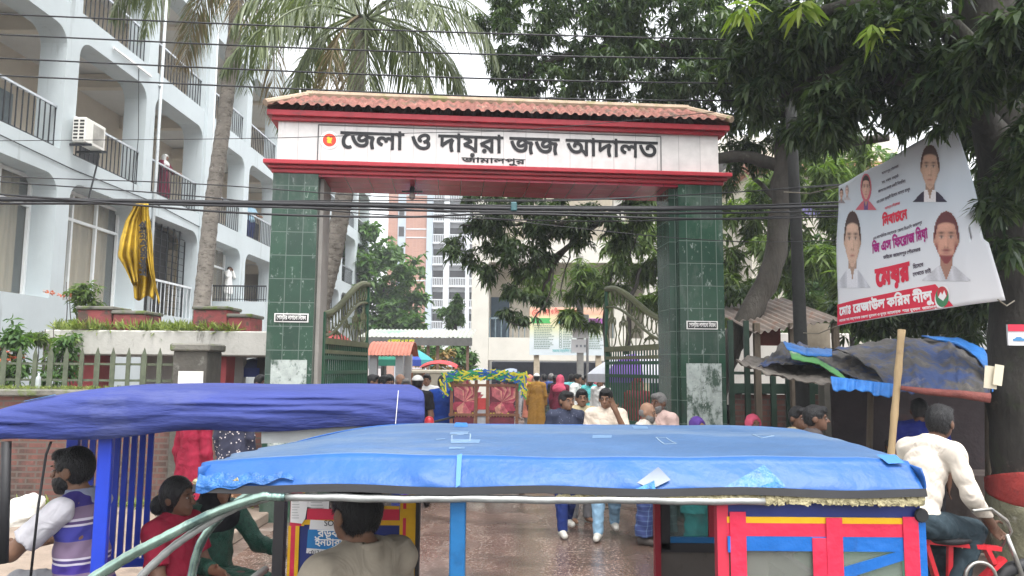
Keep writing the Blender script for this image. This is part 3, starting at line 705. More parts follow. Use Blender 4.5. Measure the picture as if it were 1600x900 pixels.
for i, b in enumerate(bays):                 # inner doors, railings, glazing
    a, c = b + (BAY - OP) / 2, b + (BAY + OP) / 2
    for lv, (z0, z1) in enumerate(levels):
        if lv > 0 or i in (4, 5):
            mb = MB(); mb.cur = 0; n = 17
            for k in range(n + 1):
                p = FP(a + (c - a) * k / n, 0, .16); mb.bar(p + Vector((0, 0, z0 + .06)), p + Vector((0, 0, z0 + .95)), .022)
            mb.bar(FP(a, z0 + .08, .16), FP(c, z0 + .08, .16), .03)
            mb.cur = 1; mb.bar(FP(a - .02, z0 + .98, .16), FP(c + .02, z0 + .98, .16), .065, .05)
            mb.build('railing', [black_metal, silver], bw)
            d = MB(); ds = a + .5 + (i * .37) % 1.0
            d.prism([(ds - SB, z0), (ds + .95 - SB, z0), (ds + .95 - SB, z0 + 2.1), (ds - SB, z0 + 2.1)], FP(SB, 0, TH + 2.15), Uf, (0, 0, 1), Wf, .055)
            d.build('door', M('dark_door', (.06, .06, .065), .6) if (i + lv) % 2 else M('grey_door', (.2, .24, .26), .6), bw)
        elif i in (2, 6, 7, 8, 9):              # grille
            w = MB(); w.prism([(a - SB, z0), (c - SB, z0), (c - SB, z1), (a - SB, z1)], FP(SB, 0, TH + .3), Uf, (0, 0, 1), Wf, .02)
            wo = w.build('window', dark_in, bw)
            m2 = MB()
            for k in range(9): m2.bar(FP(a + (c - a) * k / 8, z0, .4), FP(a + (c - a) * k / 8, z1 - .02, .4), .035)
            for k in range(14): m2.bar(FP(a, z0 + .1 + .2 * k, .41), FP(c, z0 + .1 + .2 * k, .41), .014)
            m2.build('grille', black_metal, wo)
            m3 = MB(); m3.bar(FP(a, z0 + .98, .14), FP(c, z0 + .98, .14), .06)
            for k in range(14): m3.bar(FP(a + (c - a) * k / 13, z0, .14), FP(a + (c - a) * k / 13, z0 + .95, .14), .02)
            m3.build('railing', [M('white_rail', (.6, .63, .65), .5)], bw)
        else:
            w = MB(); t = TH - .04
            for zz in (z0 + .03, z0 + 2.05, z1 - .05): w.bar(FP(a, zz, t), FP(c, zz, t), .07, .07)
            for k in range(4): w.bar(FP(a + .03 + (c - a - .06) * k / 3, z0, t), FP(a + .03 + (c - a - .06) * k / 3, z1, t), .07, .07)
            wo = w.build('window', white_frame, bw)
            gm = MB(); gm.prism([(a - SB, z0), (c - SB, z0), (c - SB, z1), (a - SB, z1)], FP(SB, 0, t + .05), Uf, (0, 0, 1), Wf, .008); gm.build('pane', glass, wo)
            cm = MB(); cm.grid(lambda u, v: FP(a + (c - a) * u, z0 + (z1 - z0) * v, t + .3 + .05 * math.sin(u * 60) + .02 * math.sin(u * 23)), 120, 1); cm.build('curtain', curtain_m, wo, True)
# landing with a black railing beside the coconut trunk
lz = P(370, 468, 27).z; lx0, lx1 = P(330, 460, 26.6).x, P(415, 460, 26.6).x
mb = MB().box2((lx0, 26.6, lz - 1.6), (lx1, 28.2, lz - .1)); mb.build('landing', bluewhite, bw)
mb = MB(); 
for k in range(24): x = lx0 + (lx1 - lx0) * k / 23; mb.bar((x, 26.65, lz - .1), (x, 26.65, lz + .42), .02)
mb.bar((lx0, 26.65, lz + .45), (lx1, 26.65, lz + .45), .05); mb.bar((lx0, 26.65, lz - .02), (lx1, 26.65, lz - .02), .025); mb.build('landing_railing', black_metal, bw)
# air conditioner on the second balcony
acp = FP(17.2, 0, -.25); acz = P(135, 226, 17).z
ac = empty('air_conditioner', (acp.x, acp.y, acz), 'white air conditioner outdoor unit on brackets outside the balcony railing', 'air conditioner', R(-91.3 + 180))
def lac(x, y, z): return WM[ac.name] @ Vector((x, y, z))
ra = WM[ac.name].to_3x3()
mb = MB().box(lac(0, 0, .3), (.82, .3, .58), rot=ra, bev=.015); mb.build('casing', M('ac_white', (.72, .71, .66), .5, .06), ac)
mb = MB(); 
for k in range(4): mb.tube([lac(.12, -.155, .3) + ra @ Vector((math.cos(t) * r_, 0, math.sin(t) * r_)) for t in [i * math.pi / 12 for i in range(24)] for r_ in [.06 + .05 * k]], .006, 5, closed=True)
mb.box(lac(.12, -.153, .3), (.44, .004, .44), rot=ra); mb.build('fan_grille', M('fan_dark', (.35, .34, .31), .6), ac)
mb = MB()
for k in range(6):
    for j in range(2): mb.box(lac(-.412, -.07 + .14 * j, .1 + .08 * k), (.006, .1, .045), rot=ra)
mb.build('side_vent', dark_in, ac)
mb = MB(); mb.box(lac(-.3, .1, -.03), (.05, .7, .05), rot=ra); mb.box(lac(.3, .1, -.03), (.05, .7, .05), rot=ra); mb.tube([lac(.38, 0, .1), lac(.45, 0, -.1), lac(.42, .05, -.5), lac(.3, .1, -1.2)], .02, 6); mb.build('bracket', black_metal, ac)

# ---- the court gate
green_tile = M_grid('green_glazed_tile', (.02, .06, .036), (.014, .04, .026), (.1, .135, .115), .2, .3, .005, .25, [((.3, .36, .32), 11, .6, .8, (1.4, 1.4, .7)), ((.36, .4, .37), 3.4, .66, .7, (1, 1, 1.6)), ((.075, .105, .085), 2.5, .52, .7, (1, 1, .4)), ((.42, .47, .43), 40, .66, .75), ((.02, .03, .022), 3.3, .6, .7, (1, 1, .3))])
red_paint = M('red_gloss_paint', (.33, .022, .034), .42, .14, 4, .15, 30, [((.14, .025, .03), 3, .57, .65, (1, 1, 2.5)), ((.5, .17, .17), 8, .66, .55), ((.07, .05, .045), 12, .7, .6)])
red_soffit = M_grid('red_soffit_tile', (.34, .022, .045), (.4, .035, .07), (.16, .02, .03), .3, .3, .006, .25, plane='xy', spec=.3)
white_tile = M_grid('white_facing_tile', (.6, .58, .56), (.56, .545, .53), (.36, .35, .34), .295, 2., .004, .35, [((.3, .31, .32), 1.5, .62, .65, (6, 6, .35)), ((.55, .5, .46), 3, .62, .4)], bump=.2)
GA = P(413, 600, 9.45); GB = P(1135.5, 640, 9.95)
ga = math.atan2(GB.y - GA.y, GB.x - GA.x); GL = math.hypot(GB.x - GA.x, GB.y - GA.y)
gate = empty('court_gate', (GA.x, GA.y, 0), 'wide court gate with green tiled pillars, red cornices and a tiled roof', 'gate', ga)
GW = WM[gate.name]; G3 = GW.to_3x3()
def g(u, v, z): return GW @ Vector((u, v, z))
def gbox(mb, u0, u1, v0, v1, z0, z1, bev=0.): return mb.box(g((u0 + u1) / 2, (v0 + v1) / 2, (z0 + z1) / 2), (u1 - u0, v1 - v0, z1 - z0), rot=G3, bev=bev)
gu, gw_ = G3 @ Vector((1, 0, 0)), G3 @ Vector((0, 1, 0))
zb0 = P(412, 268, 9.4).z; zb1 = P(412, 248, 9.35).z; zw1 = P(412, 187, 9.4).z; ze = P(412, 168, 9.3).z
PW = .57; PWR = .60
for (u0, u1, nm) in ((0, PW, 'a'), (GL - PWR, GL, 'b')):
    mb = MB(); gbox(mb, u0, u1, 0, .72, 0, zb0); p_ = mb.build('pillar', green_tile, gate)
    mb = MB(); gbox(mb, u0 + .07, u1 - .06, -.004, -.001, .5, 1.98); mb.build('torn_poster', M('torn_poster_paper', (.34, .38, .36), .85, .3, 6, 0, None, [((.035, .065, .045), 4., .5, .95, (1.3, 1, .7)), ((.03, .05, .04), 13, .58, .8), ((.62, .64, .62), 14, .6, .7)]), p_)
    mb = MB(); zc = P(452, 496, 9.4).z if nm == 'a' else P(1103, 508, 9.9).z; uc = u0 + (.30 if nm == 'a' else .29)
    gbox(mb, uc - .21, uc + .21, -.012, -.004, zc - .055, zc + .055); pl = mb.build('plaque', M('plaque_white', (.7, .7, .68), .5), p_)
    mb = MB(); gbox(mb, uc - .195, uc + .195, -.0145, -.0122, zc - .042, zc + .042); mb.build('plaque_face', M('plaque_black', (.015, .015, .015), .5), pl)
    mb = MB().text('পোস্টার লাগানো নিষেধ', g(uc, -.016, zc - .022), gu, (0, 0, 1), .075, width=.36, bold=.02, center=True); mb.build('lettering', M('sign_white', (.75, .75, .73), .6), pl)
greyp = M('grey_render', (.27, .255, .235), .9, .2, 2, .3, 30)
mb = MB(); gbox(mb, PW + .003, PW + .05, .15, .7, 0, zb0 - .002); mb.build('jamb', greyp, gate)
mb = MB(); gbox(mb, GL - PWR - .1, GL - PWR - .003, .12, .7, 0, zb0 - .002); mb.build('jamb', green_tile, gate)
mb = MB(); zs = zb1 - zb0
for k, (o_, z0, z1) in enumerate(((.02, zb0, zb0 + zs * .34), (.06, zb0 + zs * .34, zb0 + zs * .62), (.11, zb0 + zs * .62, zb1))): gbox(mb, -o_, GL + o_, -o_, .92 + o_, z0 + .001, z1, .008)
mb.build('lower_cornice', red_paint, gate)
mb = MB(); gbox(mb, PW - .02, GL - PWR + .02, .02, .9, zb0 - .03, zb0); mb.build('soffit', red_soffit, gate)
mb = MB(); gbox(mb, .04, GL - .04, .0, .9, zb1, zw1); panel = mb.build('name_panel', white_tile, gate)
mb = MB(); zt = ze - zw1
gbox(mb, -.04, GL + .04, -.05, .97, zw1, zw1 + zt * .42, .006); gbox(mb, -.09, GL + .09, -.1, 1.02, zw1 + zt * .42, ze, .006); mb.build('upper_cornice', red_paint, gate)
clay = M('clay_roof_tile', (.2, .082, .064), .8, .35, 9, .3, 40, [((.07, .06, .045), 6, .53, .8), ((.42, .26, .19), 7, .6, .6), ((.13, .12, .05), 2.2, .58, .6)])
moss_ridge = M('ridge_plaster', (.33, .25, .18), .85, .25, 5, .3, 40, [((.17, .19, .06), 3, .52, .75)])
rz0, rz1 = ze + .03, P(620, 152, 9.95).z
def tile_slope(v0, v1):
    def fn(a, b):
        rows = 4; q = min(rows - 1e-6, b * rows); st = q % 1.0
        ins = .42 * b; u = -.1 + ins + a * (GL + .2 - 2 * ins)
        ph = (u / .128) % 1.0; wv = .024 * math.sin(ph / .62 * math.pi) if ph < .62 else -.008
        return g(u, v0 + (v1 - v0) * b, rz0 + (rz1 - rz0) * b + wv + .036 * (1 - st) - .012)
    return fn
mb = MB(); mb.grid(tile_slope(-.16, .45), 420, 16); mb.grid(tile_slope(1.06, .47), 210, 8)
for sgn, ue in ((0, -.1), (1, GL + .1)):
    ui = .32 if sgn == 0 else GL - .32
    mb.grid(lambda a, b: g(ue + (ui - ue) * b, (-.16 + 1.22 * a) * (1 - b) + .46 * b, rz0 + (rz1 - rz0) * b + .02 * abs(math.sin(a * 26))), 40, 6)
mb.build('tile_roof', clay, gate)
mb = MB(); mb.tube([g(.3, .46, rz1 + .02), g(GL - .3, .46, rz1 + .02)], .06, 8)
for ue, ui in ((-.1, .32), (GL + .1, GL - .32)):
    for v0 in (-.16, 1.06): mb.tube([g(ue, v0, rz0 + .03), g(ui, .46, rz1 + .02)], .045, 8)
mb.build('ridge', moss_ridge, gate)
# writing on the name panel
ink = M('black_sign_paint', (.012, .012, .014), .5, .1)
def gpx(px, py, off=0.):                      # u, z on the panel front for a pixel
    v = (CM @ Vector(((px - 800) / F, -(py - 450) / F, -1, 0))).to_3d(); o = Vector((0, 0, CAMZ))
    n = gw_; t = (g(0, off, 0) - o).dot(n) / v.dot(n); q = GW.inverted() @ (o + v * t); return q.x, q.z
(uA, zA), (uB, zB) = gpx(531, 237), gpx(1028, 240)
zbase = zA + .02
mb = MB().text('জেলা ও দায়রা জজ আদালত', g(uA, -.006, gpx(531, 231)[1]), gu, (0, 0, 1), .345, width=uB - uA, bold=.028)
uC, zC = gpx(771, 254); u1_, _ = gpx(721, 254); u2_, _ = gpx(821, 254)
mb.text('জামালপুর', g(uC, -.006, zC - .008), gu, (0, 0, 1), .1, width=(u2_ - u1_), bold=.03, center=True)
mb.build('lettering', ink, panel)
f0, f1 = gpx(498, 193), gpx(1033, 266); mb = MB(); t_ = .008
fz0, fz1 = zb1 + .02, zw1 - .03
for a, b in ((g(f0[0], -.004, fz0), g(f1[0], -.004, fz0)), (g(f0[0], -.004, fz1), g(f1[0], -.004, fz1)), (g(f0[0], -.004, fz0), g(f0[0], -.004, fz1)), (g(f1[0], -.004, fz0), g(f1[0], -.004, fz1))): mb.bar(a, b, .012)
mb.build('name_panel_border', M('dark_line', (.1, .1, .1), .6), panel)
ue_, ze_ = gpx(515, 219)
def disc(mb, c, r, n=28): 
    return mb.add([c + gu * (r * math.cos(2 * math.pi * i / n)) + Vector((0, 0, r * math.sin(2 * math.pi * i / n))) for i in range(n)], [list(range(n))])
mb = MB(); disc(mb, g(ue_, -.005, ze_), .118); mb.cur = 1
for k in range(26):
    a = 2 * math.pi * k / 26
    if k % 13 in (4, 5): continue
    c = g(ue_ + .104 * math.cos(a), -.0065, ze_ + .104 * math.sin(a)); disc(mb, c, .006, 6)
mb.cur = 2; disc(mb, g(ue_, -.0075, ze_), .086)
mb.cur = 3; mp = [(-.25, .55), (-.05, .6), (.0, .35), (.2, .3), (.3, .45), (.45, .2), (.3, .1), (.35, -.15), (.2, -.1), (.3, -.4), (.42, -.65), (.2, -.45), (.1, -.5), (-.1, -.5), (-.3, -.45), (-.4, -.1), (-.25, .05), (-.45, .25)]
mb.prism([(a * .085, b * .085) for a, b in mp], g(ue_, -.0095, ze_), gu, (0, 0, 1), gw_, .001)
mb.build('emblem', [M('emblem_white', (.75, .74, .72), .5), M('emblem_grey', (.3, .25, .2), .5), M('emblem_red', (.62, .05, .025), .5), M('emblem_yellow', (.8, .5, .03), .5)], panel)
# bulb under the beam
bl = g(gpx(644, 300, .4)[0], .42, zb0 - .03)
mb = MB().lathe(bl + Vector((0, 0, -.1)), [(.02, .1), (.035, .08), (.035, .02)], 10); mb.bar(bl + Vector((-.14, 0, -.07)), bl + Vector((.14, 0, -.07)), .02)
lh = mb.build('lamp_holder', black_metal, gate)
mb = MB().lathe(bl + Vector((0, 0, -.19)), [(.005, 0), (.035, .02), (.045, .05), (.035, .085), (.02, .105)], 12); mb.build('bulb', M('bulb_glass', (.35, .3, .27), .2, .1), lh, True)
# gate leaves, swung open inwards
leafg = M('green_iron_paint', (.015, .075, .04), .45, .25, 8); oliveg = M('faded_olive_paint', (.12, .13, .07), .55, .25, 8)
def gate_leaf(h0, h1, zr, zlow, ztop):
    """h0 hinge foot, h1 free foot"""
    h0, h1 = Vector(h0), Vector(h1); d = h1 - h0; nrm = Vector((-d.y, d.x, 0)).normalized()
    L = lambda t, z: h0 + d * t + Vector((0, 0, z))
    mb = MB(); mb.cur = 0
    mb.bar(L(0, .05), L(0, zlow + .02), .09); mb.bar(L(1, .05), L(1, ztop), .05)
    for z in (.1, 1.1, zr - .42, zr - .22): mb.bar(L(0, z), L(1, z), .05)
    mb.cur = 1; mb.bar(L(0, zr), L(1, zr), .08); mb.bar(L(0, zr - .14), L(1, zr - .14), .05)
    curve = lambda t, e=0: zlow + (ztop - zlow) * (.5 - .5 * math.cos(math.pi * min(1, t * 1.04))) - e
    mb.tube([L(t / 16, curve(t / 16)) for t in range(17)], .045, 8); mb.tube([L(t / 16, curve(t / 16, .3)) for t in range(17)], .022, 6)
    fr = mb.build('gate_leaf', [leafg, oliveg], gate)
    mb = MB()
    for k in range(1, 24): mb.bar(L(k / 24, .1), L(k / 24, zr), .022)
    mb.build('bars', leafg, fr)
    mb = MB()
    for k in range(15):
        t = (k + .6) / 15.6; c = L(t, curve(t, .15)); mb.tube([c + d.normalized() * (.07 * math.cos(a)) + Vector((0, 0, .11 * math.sin(a))) for a in [i * math.pi / 5 for i in range(10)]], .01, 5, closed=True)
    for k in range(5):
        t = (k + .5) / 5; top = curve(t, .32); hgt = top - zr
        if hgt < .15: continue
        for sg in (-1, 1):
            pts = []
            for i in range(22):
                a = i / 21 * 4.4; r_ = .17 * (1 - i / 26); pts.append(L(t, zr + hgt * .62) + d.normalized() * (sg * (.19 - r_ * math.cos(a) * .9)) * .55 + Vector((0, 0, r_ * math.sin(a) * hgt * 1.1)))
            mb.tube(pts, .012, 5)
            mb.tube([L(t, zr) + d.normalized() * sg * x * .2 + Vector((0, 0, hgt * z)) for x, z in ((0, 0), (.6, .12), (.9, .35), (.5, .6), (.08, .9))], .012, 5)
        mb.bar(L(t, zr), L(t, top), .014)
    mb.build('scrollwork', oliveg, fr)
gate_leaf((PX(500, 10.0), 10.0, 0), (PX(571, 12.1), 12.1, 0), P(500, 532, 10.0).z, P(500, 490, 10).z, P(571, 445, 12.1).z)
gate_leaf((PX(1050, 10.3), 10.3, 0), (PX(948, 12.4), 12.4, 0), P(1050, 541, 10.3).z, P(1050, 500, 10.3).z, P(948, 452, 12.4).z)

# wet patches: the driveway shines where it is wettest
nt_ = concrete_wet.node_tree; tc9 = nt_.nodes.new('ShaderNodeTexCoord'); n9 = nt_.nodes.new('ShaderNodeTexNoise'); n9.inputs['Scale'].default_value = .9; n9.inputs['Detail'].default_value = 6
r9 = nt_.nodes.new('ShaderNodeMapRange'); r9.inputs[1].default_value = .36; r9.inputs[2].default_value = .56; r9.inputs[3].default_value = .42; r9.inputs[4].default_value = .05
nt_.links.new(tc9.outputs['Object'], n9.inputs['Vector']); nt_.links.new(n9.outputs[0], r9.inputs[0]); nt_.links.new(r9.outputs[0], nt_.nodes['Principled BSDF'].inputs['Roughness'])
# drain pipes and cables on the arched front
for i_, s_ in enumerate((SB + .35, SB - 3.2, SB + 10.9)):
    mb = MB().tube([FP(s_, .3, -.05), FP(s_, 14.2, -.05)], .045, 8)
    for zq in (3., 6.4, 9.8, 13.): mb.box(FP(s_, zq, -.03), (.08, .14, .05))
    mb.build('drain_pipe', M('pale_pipe', (.42, .45, .46), .6, .15, 3), bw, True)
mb = MB(); mb.tube([FP(14, 6.45, -.02), FP(17, 6.38, -.02), FP(20.5, 6.44, -.02), FP(24, 6.3, -.02)], .012, 5); mb.tube([FP(19.6, 9.9, -.02), FP(19.8, 8, -.02), FP(19.7, 6.5, -.02)], .01, 5); mb.build('wall_cable', black_metal, bw)
mb = MB().bar(FP(18.3, 9.85, -.06), FP(20.2, 9.85, -.06), .05); mb.build('tube_light', M('tube_white', (.7, .7, .7), .4), bw)
# ---- boundary wall, fence and gatehouse on the far pavement
brick = M_grid('red_brick', (.15, .062, .048), (.12, .052, .044), (.1, .08, .068), .24, .075, .012, .85, [((.035, .033, .026), 1.4, .52, .75, (1, 1, .6)), ((.3, .13, .1), 4, .6, .5), ((.06, .07, .03), 3., .6, .5)], offset=.5)
mossy = M('mossy_concrete', (.15, .145, .125), .9, .25, 2.5, .5, 30, [((.09, .13, .025), 3, .5, .85), ((.03, .03, .026), 1.5, .55, .7)])
wl = P(0, 610, 10.0); wallz = P(150, 609, 9.9).z
bwall = empty('brick_wall', (-8, 10, 0), 'red brick boundary wall with a mossy coping running to the green pillar', 'wall')
mb = MB().box2((-16, 9.9, 0), (GA.x - .02, 10.12, wallz - .09)); mb.build('brickwork', brick, bwall)
mb = MB().box2((-16, 9.82, wallz - .09), (PX(281, 9.9), 10.2, wallz), .02); mb.build('coping', mossy, bwall)
rust_green = M('weathered_picket', (.085, .1, .065), .7, .3, 9, .2)
fen = empty('picket_fence', (-9, 10, wallz), 'weathered green iron picket fence on top of the brick wall', 'fence')
fx0, fx1 = -14., PX(278, 10); n = int((fx1 - fx0) / .205)
mb = MB()
pz1 = P(150, 545, 10).z
for z in (wallz + .12, pz1 - .2): mb.bar((fx0, 10.02, z), (fx1, 10.02, z), .03)
mb.build('rails', rust_green, fen)
for k in range(n + 1):
    x = fx1 - .205 * k - .05
    if x < -8.5: break
    mb = MB(); w_ = .028 + .004 * (k % 3)
    mb.prism([(-w_ , 0), (w_, 0), (w_, pz1 - wallz - .09), (0, pz1 - wallz + .02), (-w_, pz1 - wallz - .09)], (x, 10.0, wallz), (1, 0, 0), (0, 0, 1), (0, -1, 0), .012); mb.build('picket', rust_green, fen)
pier = empty('gate_pier', (PX(304, 10), 10.05, 0), 'dark mossy concrete pier with a white notice sheet pasted on it', 'pier')
pr0, pr1 = PX(279, 10), PX(331, 10); pzt = P(304, 537, 9.9).z
mb = MB().box2((pr0, 9.8, 0), (pr1, 10.3, pzt - .1), .01); mb.build('shaft', M('dark_pier', (.075, .07, .06), .9, .3, 4, .4, 30, [((.2, .2, .18), 5, .58, .6)]), pier)
mb = MB().box2((pr0 - .04, 9.76, pzt - .1), (pr1 + .04, 10.34, pzt), .02); mb.build('cap', mossy, pier)
mb = MB().box2((PX(278, 9.79), 9.785, P(300, 606, 9.79).z), (PX(317, 9.79), 9.795, P(300, 580, 9.79).z)); mb.build('notice', M('paper_white', (.68, .67, .63), .9, .08), pier)
gh = empty('gatehouse', (PX(240, 12.8), 13, 0), 'low gatehouse with a stained white concrete canopy on red columns', 'building')
stained = M('stained_white_concrete', (.42, .41, .375), .85, .14, 1.5, .25, 20, [((.07, .07, .058), 1.7, .54, .9, (1.6, 1, .4)), ((.3, .29, .25), 4, .58, .5)])
redcol = M('red_column_paint', (.33, .055, .06), .7, .15, 3, .2, 30, [((.1, .06, .05), 3, .6, .6)])
y0 = 12.4; cz0, cz1 = P(200, 555, y0).z, P(200, 516, y0).z; cx0, cx1 = PX(62, y0), PX(418, y0)
mb = MB().box2((cx0, y0, cz0), (cx1, y0 + 2.6, cz1), .02); mb.build('canopy', stained, gh)
for a, b in ((104, 150), (332, 352)):
    mb = MB().box2((PX(a, y0 + .3), y0 + .3, 0), (PX(b, y0 + .3), y0 + .7, cz0 - .002)); mb.build('column', redcol, gh)
mb = MB().box2((PX(152, y0), y0 + 1.4, 0), (PX(330, y0), y0 + 1.6, cz0 - .002)); mb.build('back_wall', M('pale_plaster', (.4, .4, .385), .85, .1, 2, 0, None, [((.03, .03, .03), .9, .62, .9, (.4, 1, 2.2))]), gh)
mb = MB().box2((PX(352, y0), y0 + 1.5, 0), (PX(386, y0), y0 + 1.7, cz0 - .002)); mb.build('doorway', dark_in, gh)
for (a, b, c, d, nm) in ((116, 170, 478, 512, 0), (172, 223, 485, 512, 1), (298, 352, 478, 516, 2), (353, 389, 490, 516, 3)):
    mb = MB().box2((PX(a, y0 + .2), y0 + .15, cz1), (PX(b, y0 + .2), y0 + .75, P(a, c, y0 + .15).z - .06), .015); mb.cur = 1
    mb.box2((PX(a, y0 + .2) - .02, y0 + .12, P(a, c, y0 + .15).z - .06), (PX(b, y0 + .2) + .02, y0 + .78, P(a, c, y0 + .15).z), .015)
    mb.build('planter_block', [M('planter_red', (.22, .05, .05), .75, .2, 4, .3, 30, [((.05, .05, .035), 3.2, .5, .85)]), mossy], gh)
# ================================================================ FAR BUILDINGS IN THE COURT YARD
cream = M('cream_building_paint', (.56, .545, .49), .85, .08, 1., .1, 20, [((.3, .27, .22), .8, .64, .4, (1.5, 1, .2)), ((.3, .28, .24), 3., .66, .4)])
yb = empty('court_building', (4, 33, 0), 'cream court building with a dark open ground floor and balconies above', 'building')
Y0 = 33.0
bx0, bx1 = PX(735, Y0), PX(1420, Y0)
z1f = P(800, 563, Y0).z; z2 = P(800, 528, Y0).z; z3 = P(800, 497, Y0).z; zc_ = P(800, 430, Y0).z
mb = MB().box2((bx0, Y0, 0), (bx0 + .75, Y0 + 8, 12.5)); mb.box2((bx0 + 6.3, Y0 + .3, z1f), (bx0 + 6.8, Y0 + .8, 12.4))
mb.box2((bx0 + .76, Y0 + .05, z1f), (bx1, Y0 + .3, z2 + .02)); mb.box2((bx0 + .76, Y0 + .1, zc_ + .6), (bx1, Y0 + .4, zc_ + 1.6)); mb.box2((bx0 + .76, Y0 + .1, 9.6), (bx1, Y0 + .4, 12.4))
for k in range(4): mb.box2((bx0 + 7.6 + 3 * k, Y0 + .31, z2), (bx0 + 9.4 + 3 * k, Y0 + .6, 9.59))
mb.build('wall', cream, yb)
mb = MB().box2((bx0 + .76, Y0 + 2.4, z1f + .1), (bx1, Y0 + 2.6, 12.3)); mb.build('inner_wall', M('cream_inner', (.5, .455, .38), .9, .1), yb)
mb = MB().box2((bx0 + .76, Y0 + .41, z1f - .01), (bx1, Y0 + 2.39, z1f + .2)); mb.box2((bx0 + .76, Y0 + .41, zc_ + 1.), (bx1, Y0 + 2.39, zc_ + 1.2)); mb.build('floor_slab', cream, yb)
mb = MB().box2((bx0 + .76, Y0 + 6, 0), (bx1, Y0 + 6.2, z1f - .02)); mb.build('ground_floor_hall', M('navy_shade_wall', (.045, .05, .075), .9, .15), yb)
for px in (838, 936, 1010, 1080, 1160): mb = MB().box2((PX(px - 4, Y0), Y0 + .1, 0), (PX(px + 5, Y0), Y0 + .42, z1f - .003)); mb.build('column', M('cream_column', (.52, .45, .33), .85), yb)
mb = MB()
rx0, rx1 = bx0 + .8, bx0 + 6.2
for k in range(22): mb.bar((rx0 + (rx1 - rx0) * k / 21, Y0 + .12, z2), (rx0 + (rx1 - rx0) * k / 21, Y0 + .12, z3), .035)
mb.bar((rx0, Y0 + .12, z3), (rx1, Y0 + .12, z3), .06); mb.build('railing', M('blue_grey_rail', (.17, .23, .26), .6), yb)
mb = MB().box2((PX(766, Y0 + 2.3), Y0 + 2.33, z2), (PX(795, Y0 + 2.3), Y0 + 2.39, z2 + 2.)); mb.build('door', M('navy_door', (.05, .08, .11), .6), yb)
mb = MB()
for k in range(3): mb.box2((bx0 + 8 + 3 * k, Y0 + .25, 10.2), (bx0 + 9.3 + 3 * k, Y0 + .3 - .21, 11.6))
mb.build('window', dark_in, yb)
# tall brick apartment block far behind
ap = empty('apartment_tower', (-16, 105, 0), 'tall brick and white apartment block with stacked white baluster balconies', 'building')
Ya = 105.; a0, a1, a2 = PX(600, Ya), PX(662, Ya), PX(745, Ya)
farbrick = M_grid('far_brick', (.36, .19, .135), (.32, .165, .12), (.36, .23, .18), .5, .18, .02, .9); farwhite = M('far_white_wall', (.5, .53, .55), .85, .08, .6); fargrey = M('far_grey_wall', (.36, .42, .47), .85, .08, .6)
top = P(600, 225, Ya).z
mb = MB().box2((a0, Ya, 0), (a1, Ya + 12, top)); mb.build('brick_shaft', farbrick, ap)
mb = MB().box2((a1 + .01, Ya + .8, 0), (a2, Ya + 12, top - 1)); mb.build('wall', farwhite, ap)
mb = MB().box2((a1 + .02, Ya - .3, 0), (a1 + .9, Ya + .79, top - .4)); mb.box2((a0 + 1.4, Ya - .12, 0), (a0 + 2.5, Ya - .002, top - .4)); mb.build('grey_strip', fargrey, ap)
mb = MB().box2((PX(690, Ya), Ya - .6, 0), (PX(699, Ya), Ya + .79, top - .6)); mb.box2((PX(725, Ya), Ya - .6, 0), (PX(731, Ya), Ya + .79, top - .6)); mb.build('white_column', farwhite, ap)
nf = int(top / 3.05)
for k in range(nf):
    z = P(670, 480, Ya).z - 9.15 + 3.05 * k
    mb = MB().box2((a1 + .95, Ya + .74, z + .2), (a2 - .3, Ya + .797, z + 2.2)); mb.build('balcony_opening', dark_in, ap)
    mb = MB().box2((a1 + .92, Ya - .5, z - .25), (a2, Ya + .79, z)); mb.box2((a1 + .92, Ya - .5, z + .95), (a2, Ya - .35, z + 1.1))
    for j in range(26): mb.box((a1 + 1.05 + j * .24, Ya - .42, z + .47), (.1, .1, .94))
    mb.build('balcony', farwhite, ap)
    for zz in (z + .6, z + 1.8):
        if k % 2 == 0: mb = MB().box2((a0 + 2.6, Ya - .06, zz), (a1 - .05, Ya - .002, zz + .16)); mb.build('white_course', farwhite, ap)
    mb = MB().box2((a0 + 1.55, Ya - .16, z + .8), (a0 + 2.3, Ya - .122, z + 2.2)); mb.build('window', dark_in, ap)
# pale house far behind the banner
fh = empty('pale_house', (13, 30, 0), 'pale plaster house with purple window bands half hidden behind the trees', 'building')
h0, h1 = PX(1180, 28), PX(1420, 28)
mb = MB().box2((h0, 28, 0), (h1, 36, P(1250, 230, 28).z)); mb.build('wall', M('pale_house_wall', (.55, .52, .44), .85, .1), fh)
mb = MB().box2((h0 + .5, 27.95, P(1200, 335, 28).z), (h1 - .3, 27.998, P(1200, 308, 28).z)); mb.build('window_band', M('purple_band', (.17, .15, .33), .7), fh)
mb = MB().box2((h0 - .3, 27.4, P(1250, 272, 28).z), (h1 + .3, 36.4, P(1250, 258, 28).z)); mb.build('roof', M('salmon_roof', (.45, .22, .15), .8), fh)
